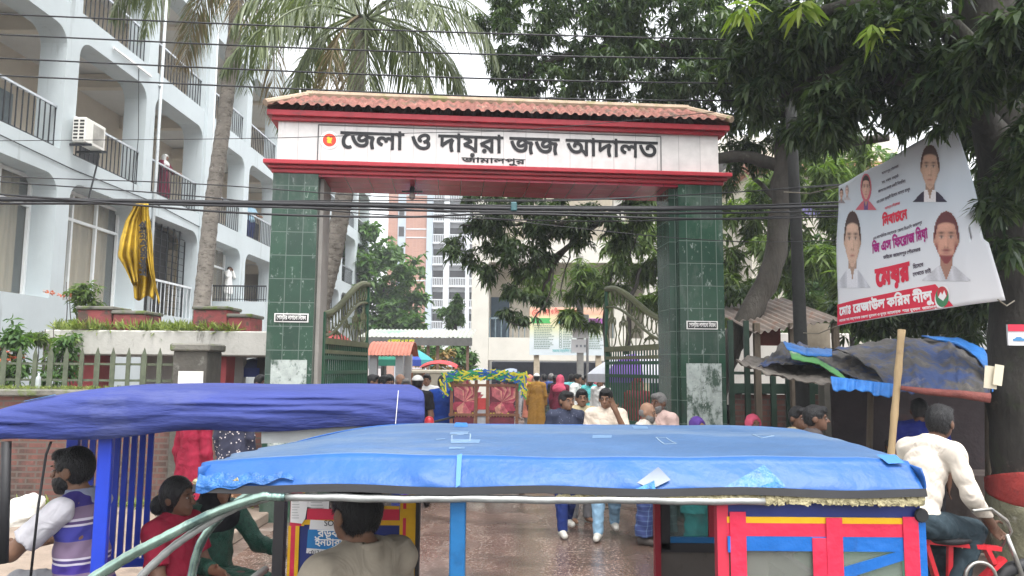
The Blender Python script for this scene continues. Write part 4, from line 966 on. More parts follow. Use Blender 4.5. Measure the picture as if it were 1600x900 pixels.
# tin canopy, tiled kiosk, umbrellas
tc_ = empty('tin_canopy', (PX(650, 24), 24, 0), 'long grey tin canopy on thin posts with yellow lettering on its edge', 'canopy')
t0, t1 = PX(556, 24), PX(737, 24); tz0, tz1 = P(650, 527, 24).z, P(650, 514, 25).z
mb = MB(); mb.grid(lambda a, b: (t0 + (t1 - t0) * a, 24 + 2.4 * b, tz0 + (tz1 - tz0 + .05) * b + .02 * math.sin(a * 160)), 160, 2); mb.build('roof', M('tin_sheet', (.3, .31, .28), .6, .2, 2, 0, None, [((.12, .28, .2), .45, .56, .8)]), tc_)
mb = MB().box2((t0, 23.94, tz0 - .26), (t1, 23.98, tz0 - .01)); eb = mb.build('edge_board', M('grey_edge_board', (.1, .1, .095), .7, .2), tc_)
mb = MB().text('ও আহার ও চা পান', (PX(604, 23.9), 23.93, tz0 - .21), (1, 0, 0), (0, 0, 1), .2, width=PX(646, 23.9) - PX(604, 23.9), bold=.03); mb.build('lettering', M('yellow_letters', (.6, .62, .03), .6), eb)
for px in (572, 668, 683, 730): mb = MB().bar((PX(px, 24.1), 24.1, 0), (PX(px, 24.1), 24.1, tz0 - .02), .09); mb.build('post', M('rusty_post', (.14, .085, .06), .8), tc_)
kk = empty('tiled_kiosk', (PX(605, 16), 16, 0), 'small kiosk with a red barrel tile roof on grey posts', 'kiosk')
k0, k1 = PX(570, 16), PX(640, 16); kz0, kz1 = P(600, 556, 16).z, P(600, 534, 16.5).z
mb = MB(); mb.grid(lambda a, b: (k0 + (k1 - k0) * a, 16 + 1.5 * b, kz0 + (kz1 - kz0) * math.sin(math.pi * b) + .018 * abs(math.sin(a * 38))), 120, 10); mb.build('tile_roof', M('kiosk_tile', (.42, .16, .115), .75, .2, 6), kk)
for a, b in ((576, 588), (617, 629), (631, 642)): 
    y_ = 16.1 if b < 630 else 16.9
    mb = MB().box2((PX(a, y_), y_, 0), (PX(b, y_), y_ + .18, kz0 + .05)); mb.build('post', M('kiosk_grey', (.36, .37, .38), .85, .1), kk)
mb = MB().box2((k0 + .1, 17.2, 0), (k1 - .1, 17.25, 1.0)); mb.build('counter', M('kiosk_counter', (.2, .12, .09), .8), kk)
def umbrella(label, c, r, h, cols, tilt=0):
    o = empty('market_umbrella', c, label, 'umbrella'); n = len(cols); W = WM[o.name]; bz = c[2] if len(c) > 2 else 0
    mb = MB()
    for k in range(n):
        mb.cur = k; a0_, a1_ = 2 * math.pi * k / n, 2 * math.pi * (k + 1) / n
        mb.grid(lambda u, v: W @ Vector((math.cos(a0_ + (a1_ - a0_) * u) * r * v * (1 - .05 * math.sin(math.pi * u)), math.sin(a0_ + (a1_ - a0_) * u) * r * v * (1 - .05 * math.sin(math.pi * u)), h - .42 * r * v * v)), 4, 6)
        mb.grid(lambda u, v: W @ Vector((math.cos(a0_ + (a1_ - a0_) * u) * r * (1 - .05 * math.sin(math.pi * u)), math.sin(a0_ + (a1_ - a0_) * u) * r * (1 - .05 * math.sin(math.pi * u)), h - .42 * r - .16 * v)), 4, 1)
    mb.build('canopy', cols, o, True)
    mb = MB().tube([W @ Vector((0, 0, 0)), W @ Vector((0, 0, h + .1))], .025, 8); mb.build('pole', M('umbrella_pole', (.4, .4, .4), .5), o); return o
uc = lambda n, c: M('umbrella_' + n, c, .8, .08)
UB, UT, UG, UP, UY, UV, UW = uc('blue', (.03, .06, .28)), uc('teal', (.05, .27, .28)), uc('green', (.02, .16, .11)), uc('pink', (.5, .25, .22)), uc('yellow', (.55, .38, .12)), uc('violet', (.2, .1, .42)), uc('white', (.62, .64, .7))
umbrella('big market umbrella with blue, teal and pink segments behind the tiled kiosk', (PX(626, 20), 20, 0), .85, 2.45, [UP, UY, UT, UB, UB, UG, UB, UT])
umbrella('white and violet umbrella seen through the open gate bars near the dark pillar', (PX(995, 15), 15.2, 0), .95, 2.2, [UW, UV, UW, UV, UW, UV, UW, UW])
umbrella('teal and blue umbrella beside the red gatehouse column', (PX(400, 14.3), 14.3, 0), .45, 2.05, [UT, UB, UT, UB, UB, UT])
umbrella('red umbrella half hidden behind the green gate bars', (PX(507, 14.6), 14.6, 0), .5, 2.6, [M('umbrella_red', (.36, .07, .065), .8)] * 6)
# notice board in the yard
nb = empty('notice_board', (PX(886, 23), 23, 0), 'large pastel notice board on two posts with a red heading and coloured columns', 'notice board')
n0, n1 = PX(827, 23), PX(947, 23); nz0, nz1 = P(880, 555, 23).z, P(880, 480, 23).z
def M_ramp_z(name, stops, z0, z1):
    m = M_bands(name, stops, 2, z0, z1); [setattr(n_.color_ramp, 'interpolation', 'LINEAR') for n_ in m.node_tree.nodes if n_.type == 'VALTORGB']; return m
mb = MB().box2((n0, 23, nz0), (n1, 23.04, nz1)); bd = mb.build('panel', M_ramp_z('board_pastel', [(0, (.55, .62, .66)), (.3, (.6, .66, .68)), (.55, (.62, .64, .42)), (.8, (.7, .58, .36)), (.86, (.72, .4, .28)), (1, (.72, .5, .38))], nz0, nz1), nb)
bh = nz1 - nz0; bw_ = n1 - n0
def bp(u, v, o_=-.004): return Vector((n0 + bw_ * u, 23 + o_, nz0 + bh * v))
mb = MB().text('তথ্য ও নির্দেশনা কেন্দ্র', bp(.17, .86), (1, 0, 0), (0, 0, 1), .2, width=bw_ * .5, bold=.03); mb.text('সকলের জন্য', bp(.38, .765), (1, 0, 0), (0, 0, 1), .15, width=bw_ * .22, bold=.03)
mb.tube([bp(.08, .87) + Vector((.1 * math.cos(a), 0, .1 * math.sin(a))) for a in [i * .314 for i in range(20)]], .009, 5, closed=True); mb.bar(bp(.055, .84), bp(.105, .9), .012); mb.bar(bp(.105, .84), bp(.055, .9), .012)
mb.build('heading', M('board_red', (.6, .06, .06), .6), bd)
for (u, w_, c, nm) in ((.02, .26, (.08, .42, .12), 'green'), (.38, .2, (.05, .32, .5), 'blue'), (.76, .22, (.38, .12, .4), 'purple')):
    mb = MB().prism([(0, 0), (bw_ * w_, 0), (bw_ * (w_ - .02), .08), (bw_ * w_, .16), (0, .16)], bp(u, .66), (1, 0, 0), (0, 0, 1), (0, -1, 0), .003); mb.build('heading_ribbon', M('board_' + nm, c, .6), bd)
mb = MB(); lr = random.Random(3)
for (u, w_) in ((.06, .27), (.44, .12), (.78, .2)):
    for k in range(14):
        x = u
        while x < u + w_ * (.6 + .4 * lr.random()):
            l_ = .012 + .02 * lr.random(); a = bp(x, .61 - .036 * k); mb.box(a + Vector((bw_ * l_ / 2, 0, 0)), (bw_ * l_, .002, .022)); x += l_ + .006
for k in range(8): mb.tube([bp(.405, .6 - .06 * k) + Vector((.035 * math.cos(a), 0, .045 * math.sin(a))) for a in [i * .628 for i in range(10)]], .007, 4, closed=True)
mb.build('fine_print', M('board_print', (.16, .24, .2), .7), bd)
mb = MB().text('সকলের সহযোগিতা কাম্য', bp(.3, .06), (1, 0, 0), (0, 0, 1), .13, width=bw_ * .3, bold=.01); mb.build('footer_lettering', M('board_teal', (.06, .4, .42), .6), bd)
for px in (838, 935): mb = MB().box2((PX(px - 4, 23.1), 23.06, 0), (PX(px + 4, 23.1), 23.2, nz1 - .1)); mb.build('post', M('board_post', (.42, .36, .27), .85, .2), nb)
cp = empty('concrete_pole', (PX(907, 19), 19, 0), 'slim concrete pole with two white printed sheets tied to it', 'pole')
mb = MB().box2((PX(902, 19), 19, 0), (PX(912, 19), 19.16, P(907, 400, 19).z)); mb.build('shaft', M('pole_concrete', (.36, .35, .33), .9, .2, 5, .3, 40), cp)
for (a, b, c, d, nm) in ((895, 921, 491, 528, 0), (893, 918, 530, 551, 1)):
    mb = MB().box2((PX(a, 18.9), 18.96, P(900, d, 18.9).z), (PX(b, 18.9), 18.975, P(900, c, 18.9).z)); sh_ = mb.build('sheet', M('sheet_white', (.76, .76, .77), .7, .03), cp)
    mb = MB()
    for k in range(3): mb.box((PX((a + b) / 2, 18.9) - .06 + .1 * k, 18.955, P(900, (c + d) / 2, 18.9).z), (.05, .002, .06))
    mb.build('print_mark', M('print_grey', (.3, .32, .35), .7), sh_)
lp = MB().tube([(PX(918, 18), 18, 0), (PX(918, 18), 18, P(918, 528, 18).z)], .03, 8); one('thin_post', lp, M('dark_post', (.16, .16, .16), .6), 'thin dark iron post standing beside the concrete pole', 'post')

# ================================================================ TREES
LR = np.random.default_rng(11)
def unit(a): return a / np.maximum(1e-9, np.linalg.norm(a, axis=-1, keepdims=True))
def leaf_quads(c, d, L, W, droop, rng):
    """c base points, d directions: two-quad leaves bent down along their length"""
    n = len(c); up = np.array([0, 0, 1.]); s = unit(np.cross(d, up) + rng.normal(0, .35, (n, 3))); s = unit(s - d * (s * d).sum(1, keepdims=True))
    L = L[:, None]; W = W[:, None]; m = c + d * L * .5; m[:, 2] -= (droop * L[:, 0]) * .18; t = c + d * L * .96; t[:, 2] -= droop * L[:, 0] * .62
    nrm = np.cross(s, d); f = nrm * W * .25
    V = np.stack([c - s * W * .12, c + s * W * .12, m + s * W * .5 + f, m - s * W * .5 + f, t + s * W * .06, t - s * W * .06], 1)
    b = (np.arange(n) * 6)[:, None]; Fq = np.concatenate([b + [0, 1, 2, 3], b + [3, 2, 4, 5]], 1).reshape(-1, 4)
    return V.reshape(-1, 3), Fq
def whorls(cen, k, L, W, droop, rng, up=.0):
    n = len(cen); a = rng.uniform(0, 2 * np.pi, (n, k)) ; el_ = rng.normal(-.25 + up, .45, (n, k))
    tilt = unit(rng.normal(0, 1, (n, 3)) * .55 + [0, 0, 1.]); 
    d = np.stack([np.cos(a) * np.cos(el_), np.sin(a) * np.cos(el_), np.sin(el_)], -1)
    d = unit(d + (tilt[:, None] - [0, 0, 1]) * .6).reshape(-1, 3)
    c = np.repeat(cen, k, 0) + d * .012; ln = rng.uniform(.6, 1.12, n * k) * L
    return leaf_quads(c, d, ln, ln * W * rng.uniform(.8, 1.2, n * k), droop * rng.uniform(.4, 1.5, n * k), rng)
def blob_points(px, py, y, rx, ry, rd, n, rng, sub=None):
    c = np.array(P(px, py, y)); s = y / F; r = np.array([rx * s, rd, ry * s]); sub = sub or max(3, n // 14)
    sc_ = unit(rng.normal(0, 1, (sub, 3))) * rng.uniform(.25, 1, (sub, 1))**(1 / 2.2)
    p = sc_[rng.integers(0, sub, n)] + rng.normal(0, .17, (n, 3)); return c + p * r
def crown(name, blobs, k, L, W, droop, mat, parent, rng, up=0.):
    Vs, Fs, o = [], [], 0
    for b in blobs:
        pts = blob_points(*b, rng); V, Fq = whorls(pts, k, L, W, droop, rng, up); Vs.append(V); Fs.append(Fq + o); o += len(V)
    return put(name, raw_mesh(name, np.concatenate(Vs), np.concatenate(Fs), [mat]), parent)
def limb(mb, pts, r0, r1, n=9, sm=5, wob=.02):
    pts = [Vector(p) for p in pts]; out = []
    for i in range(len(pts) - 1):
        a, b, c, d = pts[max(i - 1, 0)], pts[i], pts[i + 1], pts[min(i + 2, len(pts) - 1)]
        for k in range(sm):
            t = k / sm; out.append(.5 * ((2 * b) + (c - a) * t + (2 * a - 5 * b + 4 * c - d) * t * t + (3 * b - a - 3 * c + d) * t**3) + Vector((rnd.gauss(0, wob), rnd.gauss(0, wob), 0)))
    out.append(pts[-1]); m = len(out) - 1
    mb.tube(out, [(r0 + (r1 - r0) * i / m) * (1 + .06 * math.sin(i * 2.3)) for i in range(m + 1)], n); return out
bark = M('mango_bark', (.06, .054, .046), .9, .35, 6, .9, 30, [((.15, .15, .125), 4, .6, .6), ((.04, .045, .025), 2, .55, .5)], stretch=(1, 1, .35))
darkbark = M('dark_wet_bark', (.035, .032, .027), .9, .4, 5, .9, 24, [((.17, .14, .11), 3, .63, .6), ((.045, .055, .03), 2, .55, .6)], stretch=(1, 1, .4))
mleaf = M_leaf('mango_leaf', (.019, .042, .019), (.095, .14, .056), .42, .38); mleaf2 = M_leaf('dark_mango_leaf', (.013, .031, .014), (.072, .106, .042), .4, .38)
freshleaf = M_leaf('fresh_leaf', (.16, .25, .04), (.3, .36, .07), .45, .45); feather = M_leaf('feather_leaf', (.055, .1, .022), (.14, .2, .05), .5, .45); bright = M_leaf('bright_tree_leaf', (.035, .085, .025), (.1, .19, .045), .5, .4)
# mango tree behind the dark pillar
m1 = empty('mango_tree', (PX(1105, 11.4), 11.5, 0), 'leaning grey mango tree behind the dark gate pillar, its dark leaves hanging over the gate', 'tree')
mb = MB(); limb(mb, [P(1085, 760, 11.5), P(1120, 600, 11.4), P(1160, 510, 11.3), P(1203, 430, 11.3), P(1219, 340, 11.3), P(1225, 250, 11.4), P(1232, 140, 11.6), P(1200, 20, 12), P(1180, -140, 12.4)], .19, .12, 14)
mb.build('trunk', bark, m1, True)
mb = MB()
limb(mb, [P(1222, 262, 11.4), P(1160, 245, 11.6), P(1060, 262, 12), P(985, 315, 12.3), P(900, 372, 12.5), P(862, 420, 12.6), P(848, 455, 12.6)], .11, .018)
limb(mb, [P(940, 350, 12.4), P(860, 350, 12.5), P(780, 352, 12.7), P(720, 352, 12.8)], .045, .012)
limb(mb, [P(885, 385, 12.5), P(830, 425, 12.6), P(790, 455, 12.6)], .03, .01); limb(mb, [P(1010, 300, 12.2), P(1000, 350, 12.3), P(985, 400, 12.4)], .03, .01)
limb(mb, [P(870, 405, 12.5), P(852, 470, 12.4), P(822, 508, 12.4), P(790, 500, 12.4)], .018, .008); limb(mb, [P(890, 390, 12.5), P(878, 465, 12.4)], .016, .008)
limb(mb, [P(1230, 150, 11.6), P(1120, 90, 11.8), P(1000, 70, 12), P(880, 90, 12.4), P(800, 130, 12.8)], .12, .03)
limb(mb, [P(1215, 60, 11.9), P(1080, 0, 12), P(930, -30, 12.3), P(800, 10, 12.8)], .1, .03); limb(mb, [P(1225, 240, 11.4), P(1300, 225, 11.), P(1390, 215, 10.6)], .12, .05)
limb(mb, [P(1222, 320, 11.4), P(1180, 280, 11.9), P(1150, 230, 12.4)], .05, .02); mb.build('branch', bark, m1, True)
B1 = [(738, 370, 12.7, 58, 42, .5, 60), (775, 335, 12.7, 50, 40, .5, 60), (820, 380, 12.6, 55, 48, .5, 85), (790, 425, 12.6, 40, 32, .4, 45), (862, 335, 12.5, 50, 34, .5, 60), (905, 320, 12.4, 40, 26, .5, 40),
      (935, 365, 12.4, 44, 32, .5, 45), (985, 335, 12.2, 40, 40, .5, 55), (800, 492, 12.4, 34, 12, .25, 16), (835, 458, 12.5, 24, 16, .25, 16), (770, 310, 12.8, 60, 20, .4, 40), (1010, 320, 12.2, 40, 30, .4, 40)]
B1u = [(800, 50, 12.8, 60, 75, .9, 120), (860, 120, 12.6, 80, 60, .9, 170), (900, 40, 12.4, 100, 70, 1., 230), (990, 110, 12.2, 90, 65, 1., 220), (1020, 20, 12., 110, 60, 1.1, 240), (1090, 130, 11.9, 80, 70, 1., 200), (1150, 70, 11.7, 90, 80, 1.1, 230),
       (1180, 190, 11.6, 60, 50, .8, 110), (1170, 280, 12, 34, 60, .6, 60), (830, 155, 12.9, 45, 25, .5, 45), (770, 15, 13, 45, 25, .5, 30), (1250, 120, 11.4, 90, 90, 1.1, 230), (1280, 215, 11, 60, 30, .8, 60), (1320, 60, 11.2, 100, 80, 1.1, 200), (1160, 440, 12.2, 20, 40, .4, 14),
       (900, -120, 12.4, 190, 70, 1.6, 180), (1120, -130, 12, 200, 70, 1.8, 200)]  # crown blobs added above the view to shade the leaves below
crown('crown', [(*b[:6], int(b[6] * 1.8)) for b in B1 + B1u], 12, .165, .23, .65, mleaf, m1, LR)
# old mango tree at the street edge
m2 = empty('mango_tree', (PX(1618, 7.2), 7.3, 0), 'thick dark mango tree with a red painted band by the rickshaw puller', 'tree')
tp = [P(1640, 900, 7.2), P(1632, 820, 7.2), P(1622, 740, 7.2), P(1615, 600, 7.2), P(1610, 430, 7.2), P(1592, 280, 7.25), P(1562, 120, 7.3), P(1530, -60, 7.3), P(1500, -240, 7.3)]
tp[0].z = 0
mb = MB(); path = limb(mb, tp, .43, .27, 16, wob=.012); mb.build('trunk', darkbark, m2, True)
def ring(z0, z1, ex, mat, nm):
    q = [p for p in path if z0 - .12 <= p.z <= z1 + .12] or path[:2]
    def at(z):
        for a, b in zip(path, path[1:]):
            if a.z <= z <= b.z: return a.lerp(b, (z - a.z) / max(1e-6, b.z - a.z))
        return path[0]
    mb = MB(); mb.tube([at(z0 + (z1 - z0) * i / 6) for i in range(7)], [(.43 - .16 * (z0 + (z1 - z0) * i / 6) / 6.5) * 1.06 + ex for i in range(7)], 18); mb.build(nm, mat, m2, True)
ring(.03, .765, .004, M('lime_washed_bark', (.16, .155, .1), .9, .4, 5, .9, 24, [((.4, .39, .34), 5, .57, .7), ((.03, .03, .025), 3., .56, .8)]), 'lime_wash')
ring(.77, .93, .008, M('red_band_paint', (.3, .035, .03), .8, .2, 6, .6, 30, [((.06, .03, .03), 5, .6, .7)]), 'red_band')
mb = MB()
limb(mb, [P(1590, 270, 7.2), P(1530, 190, 6.8), P(1440, 130, 6.6), P(1320, 110, 7.2), P(1220, 150, 7.8)], .16, .03); limb(mb, [P(1570, 130, 7.2), P(1450, 30, 6.6), P(1320, 10, 7), P(1180, 60, 7.6)], .13, .03)
limb(mb, [P(1560, 100, 7.2), P(1600, 0, 6.4), P(1640, -80, 5.6)], .12, .05); limb(mb, [P(1340, 112, 7.1), P(1300, 170, 7.2), P(1270, 200, 7.2)], .03, .012); mb.build('branch', darkbark, m2, True)
B2 = [(1240, 60, 7.8, 95, 70, .8, 120), (1225, 150, 7.8, 60, 55, .7, 80), (1300, 150, 7.3, 70, 55, .7, 90), (1350, 40, 7., 90, 60, .8, 110), (1400, 130, 6.8, 70, 55, .7, 90), (1460, 60, 6.5, 90, 70, .8, 120), (1470, 145, 6.5, 60, 40, .6, 70), (1545, 118, 6.2, 70, 62, .7, 100),
      (1605, 230, 6.1, 45, 50, .5, 60), (1585, 300, 6.9, 30, 40, .4, 26), (1590, 60, 5.6, 60, 70, .7, 70), (1275, 205, 7.2, 40, 22, .3, 20), (1330, 465, 10.6, 30, 40, .5, 40), (1400, 490, 10.4, 60, 40, .6, 90), (1490, 470, 10, 80, 70, .8, 170), (1560, 420, 9, 45, 110, .6, 150), (1590, 300, 8.6, 60, 90, .7, 120), (1540, 200, 8.4, 50, 60, .6, 70), (1575, 330, 6.6, 40, 60, .4, 30), (1190, 95, 8, 60, 50, .6, 60),
      (1400, -110, 6.8, 220, 70, 1.5, 150), (1560, -100, 6., 120, 80, 1.2, 90), (1180, -60, 7.8, 120, 50, 1., 80)]  # topmost blobs, out of view, added so the underside stays dark
crown('crown', [(*b[:6], int(b[6] * 1.75)) for b in B2], 11, .172, .25, .55, mleaf2, m2, LR)
for b_ in ((1372, 42, 6.3, 12, 12, .08, 3), (1250, 8, 6.8, 10, 6, .06, 2), (1165, 12, 7., 6, 6, .06, 2)): crown('fresh_shoot', [b_], 11, .26, .22, .5, freshleaf, m2, LR)
# feathery light tree seen through and beside the gate
ft = empty('feathery_tree', (PX(1135, 18), 18, 0), 'light feathery leaved tree growing in the court yard beyond the dark pillar', 'tree')
mb = MB(); limb(mb, [(PX(1150, 18), 18, 0), P(1120, 520, 18), P(1100, 420, 18), P(1110, 330, 18)], .16, .07); limb(mb, [P(1105, 450, 18), P(1040, 400, 18), P(1000, 380, 18)], .06, .02); limb(mb, [P(1105, 420, 18), P(1180, 390, 18), P(1260, 350, 17.6)], .07, .02)
limb(mb, [P(950, 640, 19), P(948, 470, 18.8), P(965, 400, 18.6)], .09, .05); limb(mb, [P(985, 620, 18), P(982, 500, 18), P(1000, 420, 18)], .08, .04); mb.build('trunk', bark, ft, True)
crown('crown', [(1000, 400, 18, 55, 50, 1, 110), (985, 470, 18, 45, 35, .8, 60), (1040, 350, 18, 60, 45, 1, 110), (1120, 400, 18, 50, 60, 1, 100), (1150, 480, 18, 45, 45, .9, 80), (1190, 360, 17.6, 60, 60, 1, 120), (1250, 420, 17.4, 55, 70, 1, 130), (1290, 350, 17, 50, 60, 1, 110), (1230, 480, 17.4, 60, 40, 1, 80),
                (905, 500, 19, 40, 16, .6, 50), (860, 440, 19, 60, 30, .7, 70), (940, 430, 18.5, 50, 40, .8, 90), (1030, 440, 18, 40, 50, .8, 90), (1260, 280, 17, 60, 40, 1, 110), (1310, 240, 17, 50, 40, 1, 90), (1165, 420, 17, 40, 50, 1, 90), (1290, 440, 16, 40, 50, 1, 110), (1210, 300, 17, 40, 40, 1, 70), (1165, 330, 17.5, 30, 50, 1, 60), (1290, 500, 16.5, 40, 30, .8, 50)], 16, .34, .16, .5, feather, ft, LR)
# round tree and shrubs in the yard
def simple_tree(label, base, trunkpx, blobs, L, mat, k=9, W=.45):
    t = empty('leafy_tree', base, label, 'tree'); mb = MB(); limb(mb, [base] + trunkpx, .22 if L > .3 else .05, .08 if L > .3 else .02); mb.build('trunk', bark, t, True)
    crown('crown', blobs, k, L, W, .3, mat, t, LR, .25); return t
b_ = (PX(600, 48), 48, 0)
simple_tree('round bright green tree between the courthouse wing and the brick tower', b_, [P(600, 540, 48), P(600, 450, 48)], [(580, 400, 48, 50, 45, 2.2, 230), (610, 440, 47, 50, 60, 2.4, 260), (630, 480, 47, 30, 40, 2, 120), (575, 490, 48, 40, 40, 2, 130), (560, 370, 49, 25, 25, 1.5, 70), (640, 510, 46, 30, 25, 1.5, 80), (590, 520, 46, 50, 25, 1.5, 80)], .55, bright)
simple_tree('small dense green tree in front of the white balconies, above the tin canopy', (PX(712, 40), 40, 0), [P(712, 540, 40), P(712, 500, 40)], [(711, 487, 40, 22, 22, .8, 90), (715, 505, 40, 20, 20, .8, 60)], .32, bright)
for i, (px, py, y, rx, ry, lab) in enumerate(((660, 548, 32, 34, 20, 'dark green shrub mass under the tin canopy'), (700, 565, 29, 28, 24, 'olive bush with rusty leaves beside the cream building'), (724, 550, 30, 20, 25, 'green shrub against the corner of the cream building'))):
    simple_tree(lab, (PX(px, y), y, 0), [P(px, py + 10, y)], [(px, py, y, rx, ry, .7, 110), (px, py + 25, y, rx, ry, .6, 60)], .26, bright if i != 1 else M_leaf('rusty_leaf', (.1, .11, .03), (.3, .17, .05), .6, .3))
# coconut palms
frond_m = M_leaf('palm_frond', (.05, .07, .035), (.16, .19, .09), .45, .3); palm_bark = M('palm_bark', (.2, .18, .155), .9, .3, 5, .9, 25, [((.07, .06, .05), 7, .52, .8, (1, 1, 3)), ((.38, .37, .34), 9, .6, .6)])
def palm(label, tr, r, nf, L, az0, rng, dead=0):
    base = Vector(tr[0]); base.z = 0; t = empty('coconut_palm', base, label, 'palm tree'); mb = MB(); pts = [base] + [Vector(p) for p in tr[1:]]
    out = []
    for i in range(len(pts) - 1):
        for k in range(22): out.append(pts[i].lerp(pts[i + 1], k / 22))
    out.append(pts[-1]); mb.tube(out, [r * (1.2 - .35 * i / len(out)) * (1 + .06 * (i % 3 == 0)) for i in range(len(out))], 12); mb.build('trunk', palm_bark, t, True)
    top = pts[-1]; 
    for f in range(nf):
        az = az0 + f * 2.399; e0 = (1.15 - 1.75 * f / nf) + rng.normal(0, .1); Lf = L * rng.uniform(.85, 1.1); dh = np.array([math.cos(az), math.sin(az), 0]); n = 26
        p = np.array(top) + dh * .12; pts_ = [p.copy()]; e = e0
        for i in range(n): e -= (.052 + .018 * (i / n)) * (1.0 + .3 * (e0 > .5)); e = max(e, -1.45); p = p + (dh * math.cos(e) + np.array([0, 0, math.sin(e)])) * Lf / n; pts_.append(p.copy())
        pts_ = np.array(pts_); mb = MB(); mb.tube([Vector(q) for q in pts_], [.028 * (1 - .85 * i / n) for i in range(n + 1)], 5)
        tt = np.repeat(np.linspace(.16, .985, 62), 2); sg = np.tile([1., -1.], 62); ip = tt * n; i0 = np.minimum(ip.astype(int), n - 1); c = pts_[i0] + (pts_[i0 + 1] - pts_[i0]) * (ip - i0)[:, None]
        ax_ = unit(pts_[i0 + 1] - pts_[i0]); side = unit(np.cross(ax_, [0, 0, 1.]))
        d = unit(side * sg[:, None] * .8 + ax_ * .75 + np.array([0, 0, -.35]) + rng.normal(0, .09, (len(tt), 3)))
        ln = .62 * np.sin(np.pi * np.clip(tt * .9 + .12, 0, 1))**.6 * rng.uniform(.8, 1.1, len(tt)) * L / 2.8
        V, Fq = leaf_quads(c, d, ln, np.full(len(tt), .031), 1.0 * rng.uniform(.6, 1.5, len(tt)), rng)
        Vr = np.array(mb.v); Fr = [f_ for f_ in mb.f if len(f_) == 4]
        put('frond', raw_mesh('frond', np.concatenate([Vr, V]), np.concatenate([np.array(Fr), Fq + len(Vr)]), [frond_m if f < nf - dead else M_leaf('dry_frond', (.16, .12, .07), (.3, .24, .14), .7, .2)]), t)
    mb = MB()
    for k in range(5):
        a = k * 1.3; c = top + Vector((.2 * math.cos(a), .2 * math.sin(a), -.22 - .07 * (k % 2))); mb.lathe(c, [(.01, -.11), (.07, -.08), (.1, 0), (.07, .09), (.01, .12)], 8)
    mb.build('coconuts', M('coconut_green', (.1, .13, .04), .6, .2), t, True)
palm('slender coconut palm behind the gate roof with a full drooping crown', [(PX(486, 12.6), 12.6, 0), P(500, 475, 12.6), P(522, 390, 12.6), P(540, 295, 12.6), P(556, 160, 12.6), P(566, 30, 12.6)], .15, 21, 2.9, .4, np.random.default_rng(5), 2)
palm('coconut palm leaning past the arched balconies, rising from behind the gatehouse', [(PX(305, 15.4), 15.4, 0), P(316, 470, 15.4), P(330, 330, 15.4), P(350, 190, 15.4), P(366, 60, 15.4), P(374, -75, 15.4)], .145, 22, 3.4, 1.1, np.random.default_rng(8), 3)
# plants along the wall
def plant(label, px, py, y, rx, ry, n, L=.16, mat=None, flower=None, group=None):
    base = Vector((PX(px, y), y, 0)); t = empty('garden_shrub', base, label, 'shrub', group=group); mb = MB()
    for k in range(5): q = P(px + rnd.uniform(-rx, rx) * .6, py - ry * rnd.uniform(.2, .9), y + rnd.uniform(-.2, .2)); limb(mb, [base, base.lerp(q, .5) + Vector((rnd.gauss(0, .08), 0, 0)), q], .018, .006, 5, 3)
    mb.build('stem', bark, t, True); crown('foliage', [(px, py, y, rx, ry, .35, n), (px, (py + 690) / 2, y, rx * .9, max(20, (690 - py) / 2), .3, n // 2)], 9, L, .38, .4, mat or bright, t, LR, .2)
    if flower: crown('blossoms', [(px, py - ry * .5, y - .2, rx, ry * .6, .3, 7)], 8, .06, .8, .1, flower, t, LR, .3)
orange = M_leaf('orange_petal', (.5, .1, .06), (.6, .22, .1), .6, .3)
plant('tall loose shrub with small orange blossoms growing against the arched windows', 112, 470, 13.2, 46, 34, 40, .15, feather, orange)
plant('tangle of feathery weeds trailing over the end of the white concrete ledge', 78, 525, 12.1, 34, 22, 60, .13, feather)
plant('leafy dark green shrub behind the picket fence at the pale window', 25, 560, 11.2, 50, 45, 110, .15, None, orange)
plant('bushy green shrub behind the pickets beside the red column', 85, 560, 11.6, 40, 40, 80, .14)
# weeds
weed = M_leaf('weed_leaf', (.1, .15, .03), (.3, .34, .1), .7, .3)
def weeds(name, pts, L, k=7): 
    V, Fq = whorls(np.array(pts), k, L, .12, .2, LR, 1.15); return tag(put(name, raw_mesh(name, V, Fq, [weed])), kind='stuff')
weeds('canopy_weeds', [(rnd.uniform(cx0 + .1, cx1 - .5), rnd.uniform(12.42, 13.0), cz1) for _ in range(420)], .24)
weeds('coping_moss', [(rnd.uniform(-9, PX(279, 9.9)), rnd.uniform(9.85, 10.15), wallz) for _ in range(700)], .06)
weeds('grass_tufts', [(rnd.uniform(-9, -3.2), 9.7 + rnd.gauss(0, .06), .13) for _ in range(160)], .16)
# ================================================================ RIGHT SIDE: STALLS, BANNER, POLE, WIRES
wood = M('weathered_wood', (.12, .095, .07), .85, .3, 4, .4, 40, stretch=(6, 6, .6)); bamboo = M('bamboo_pole', (.42, .3, .16), .55, .2, 5, .2, 30, [((.2, .13, .07), 3, .6, .6)], stretch=(3, 3, .5))
dgreen = M('dark_green_paint', (.02, .045, .03), .5, .3, 6)
st = empty('desk_stall', (PX(1205, 10.4), 10.4, 0), 'low open desk stall with dark green rail under a rusty tin roof', 'stall')
q0, q1 = PX(1141, 10.4), PX(1296, 10.4); rz_ = P(1200, 604, 10.4).z
mb = MB().box2((q0, 10.4, rz_ - .1), (q1, 10.52, rz_ + .04), .01); mb.box2((q0, 10.45, rz_ + .16), (q1, 10.49, rz_ + .2)); mb.build('rail', dgreen, st)
mb = MB().box2((q0, 10.44, .1), (q1, 10.5, rz_ - .11)); mb.build('brick_panel', brick, st)
for px in (1143, 1168, 1208, 1232, 1268): mb = MB().box2((PX(px - 4, 10.4), 10.38, 0), (PX(px + 4, 10.4), 10.43, rz_ + (.9 if px in (1143, 1168) else .2))); mb.build('post', dgreen, st)
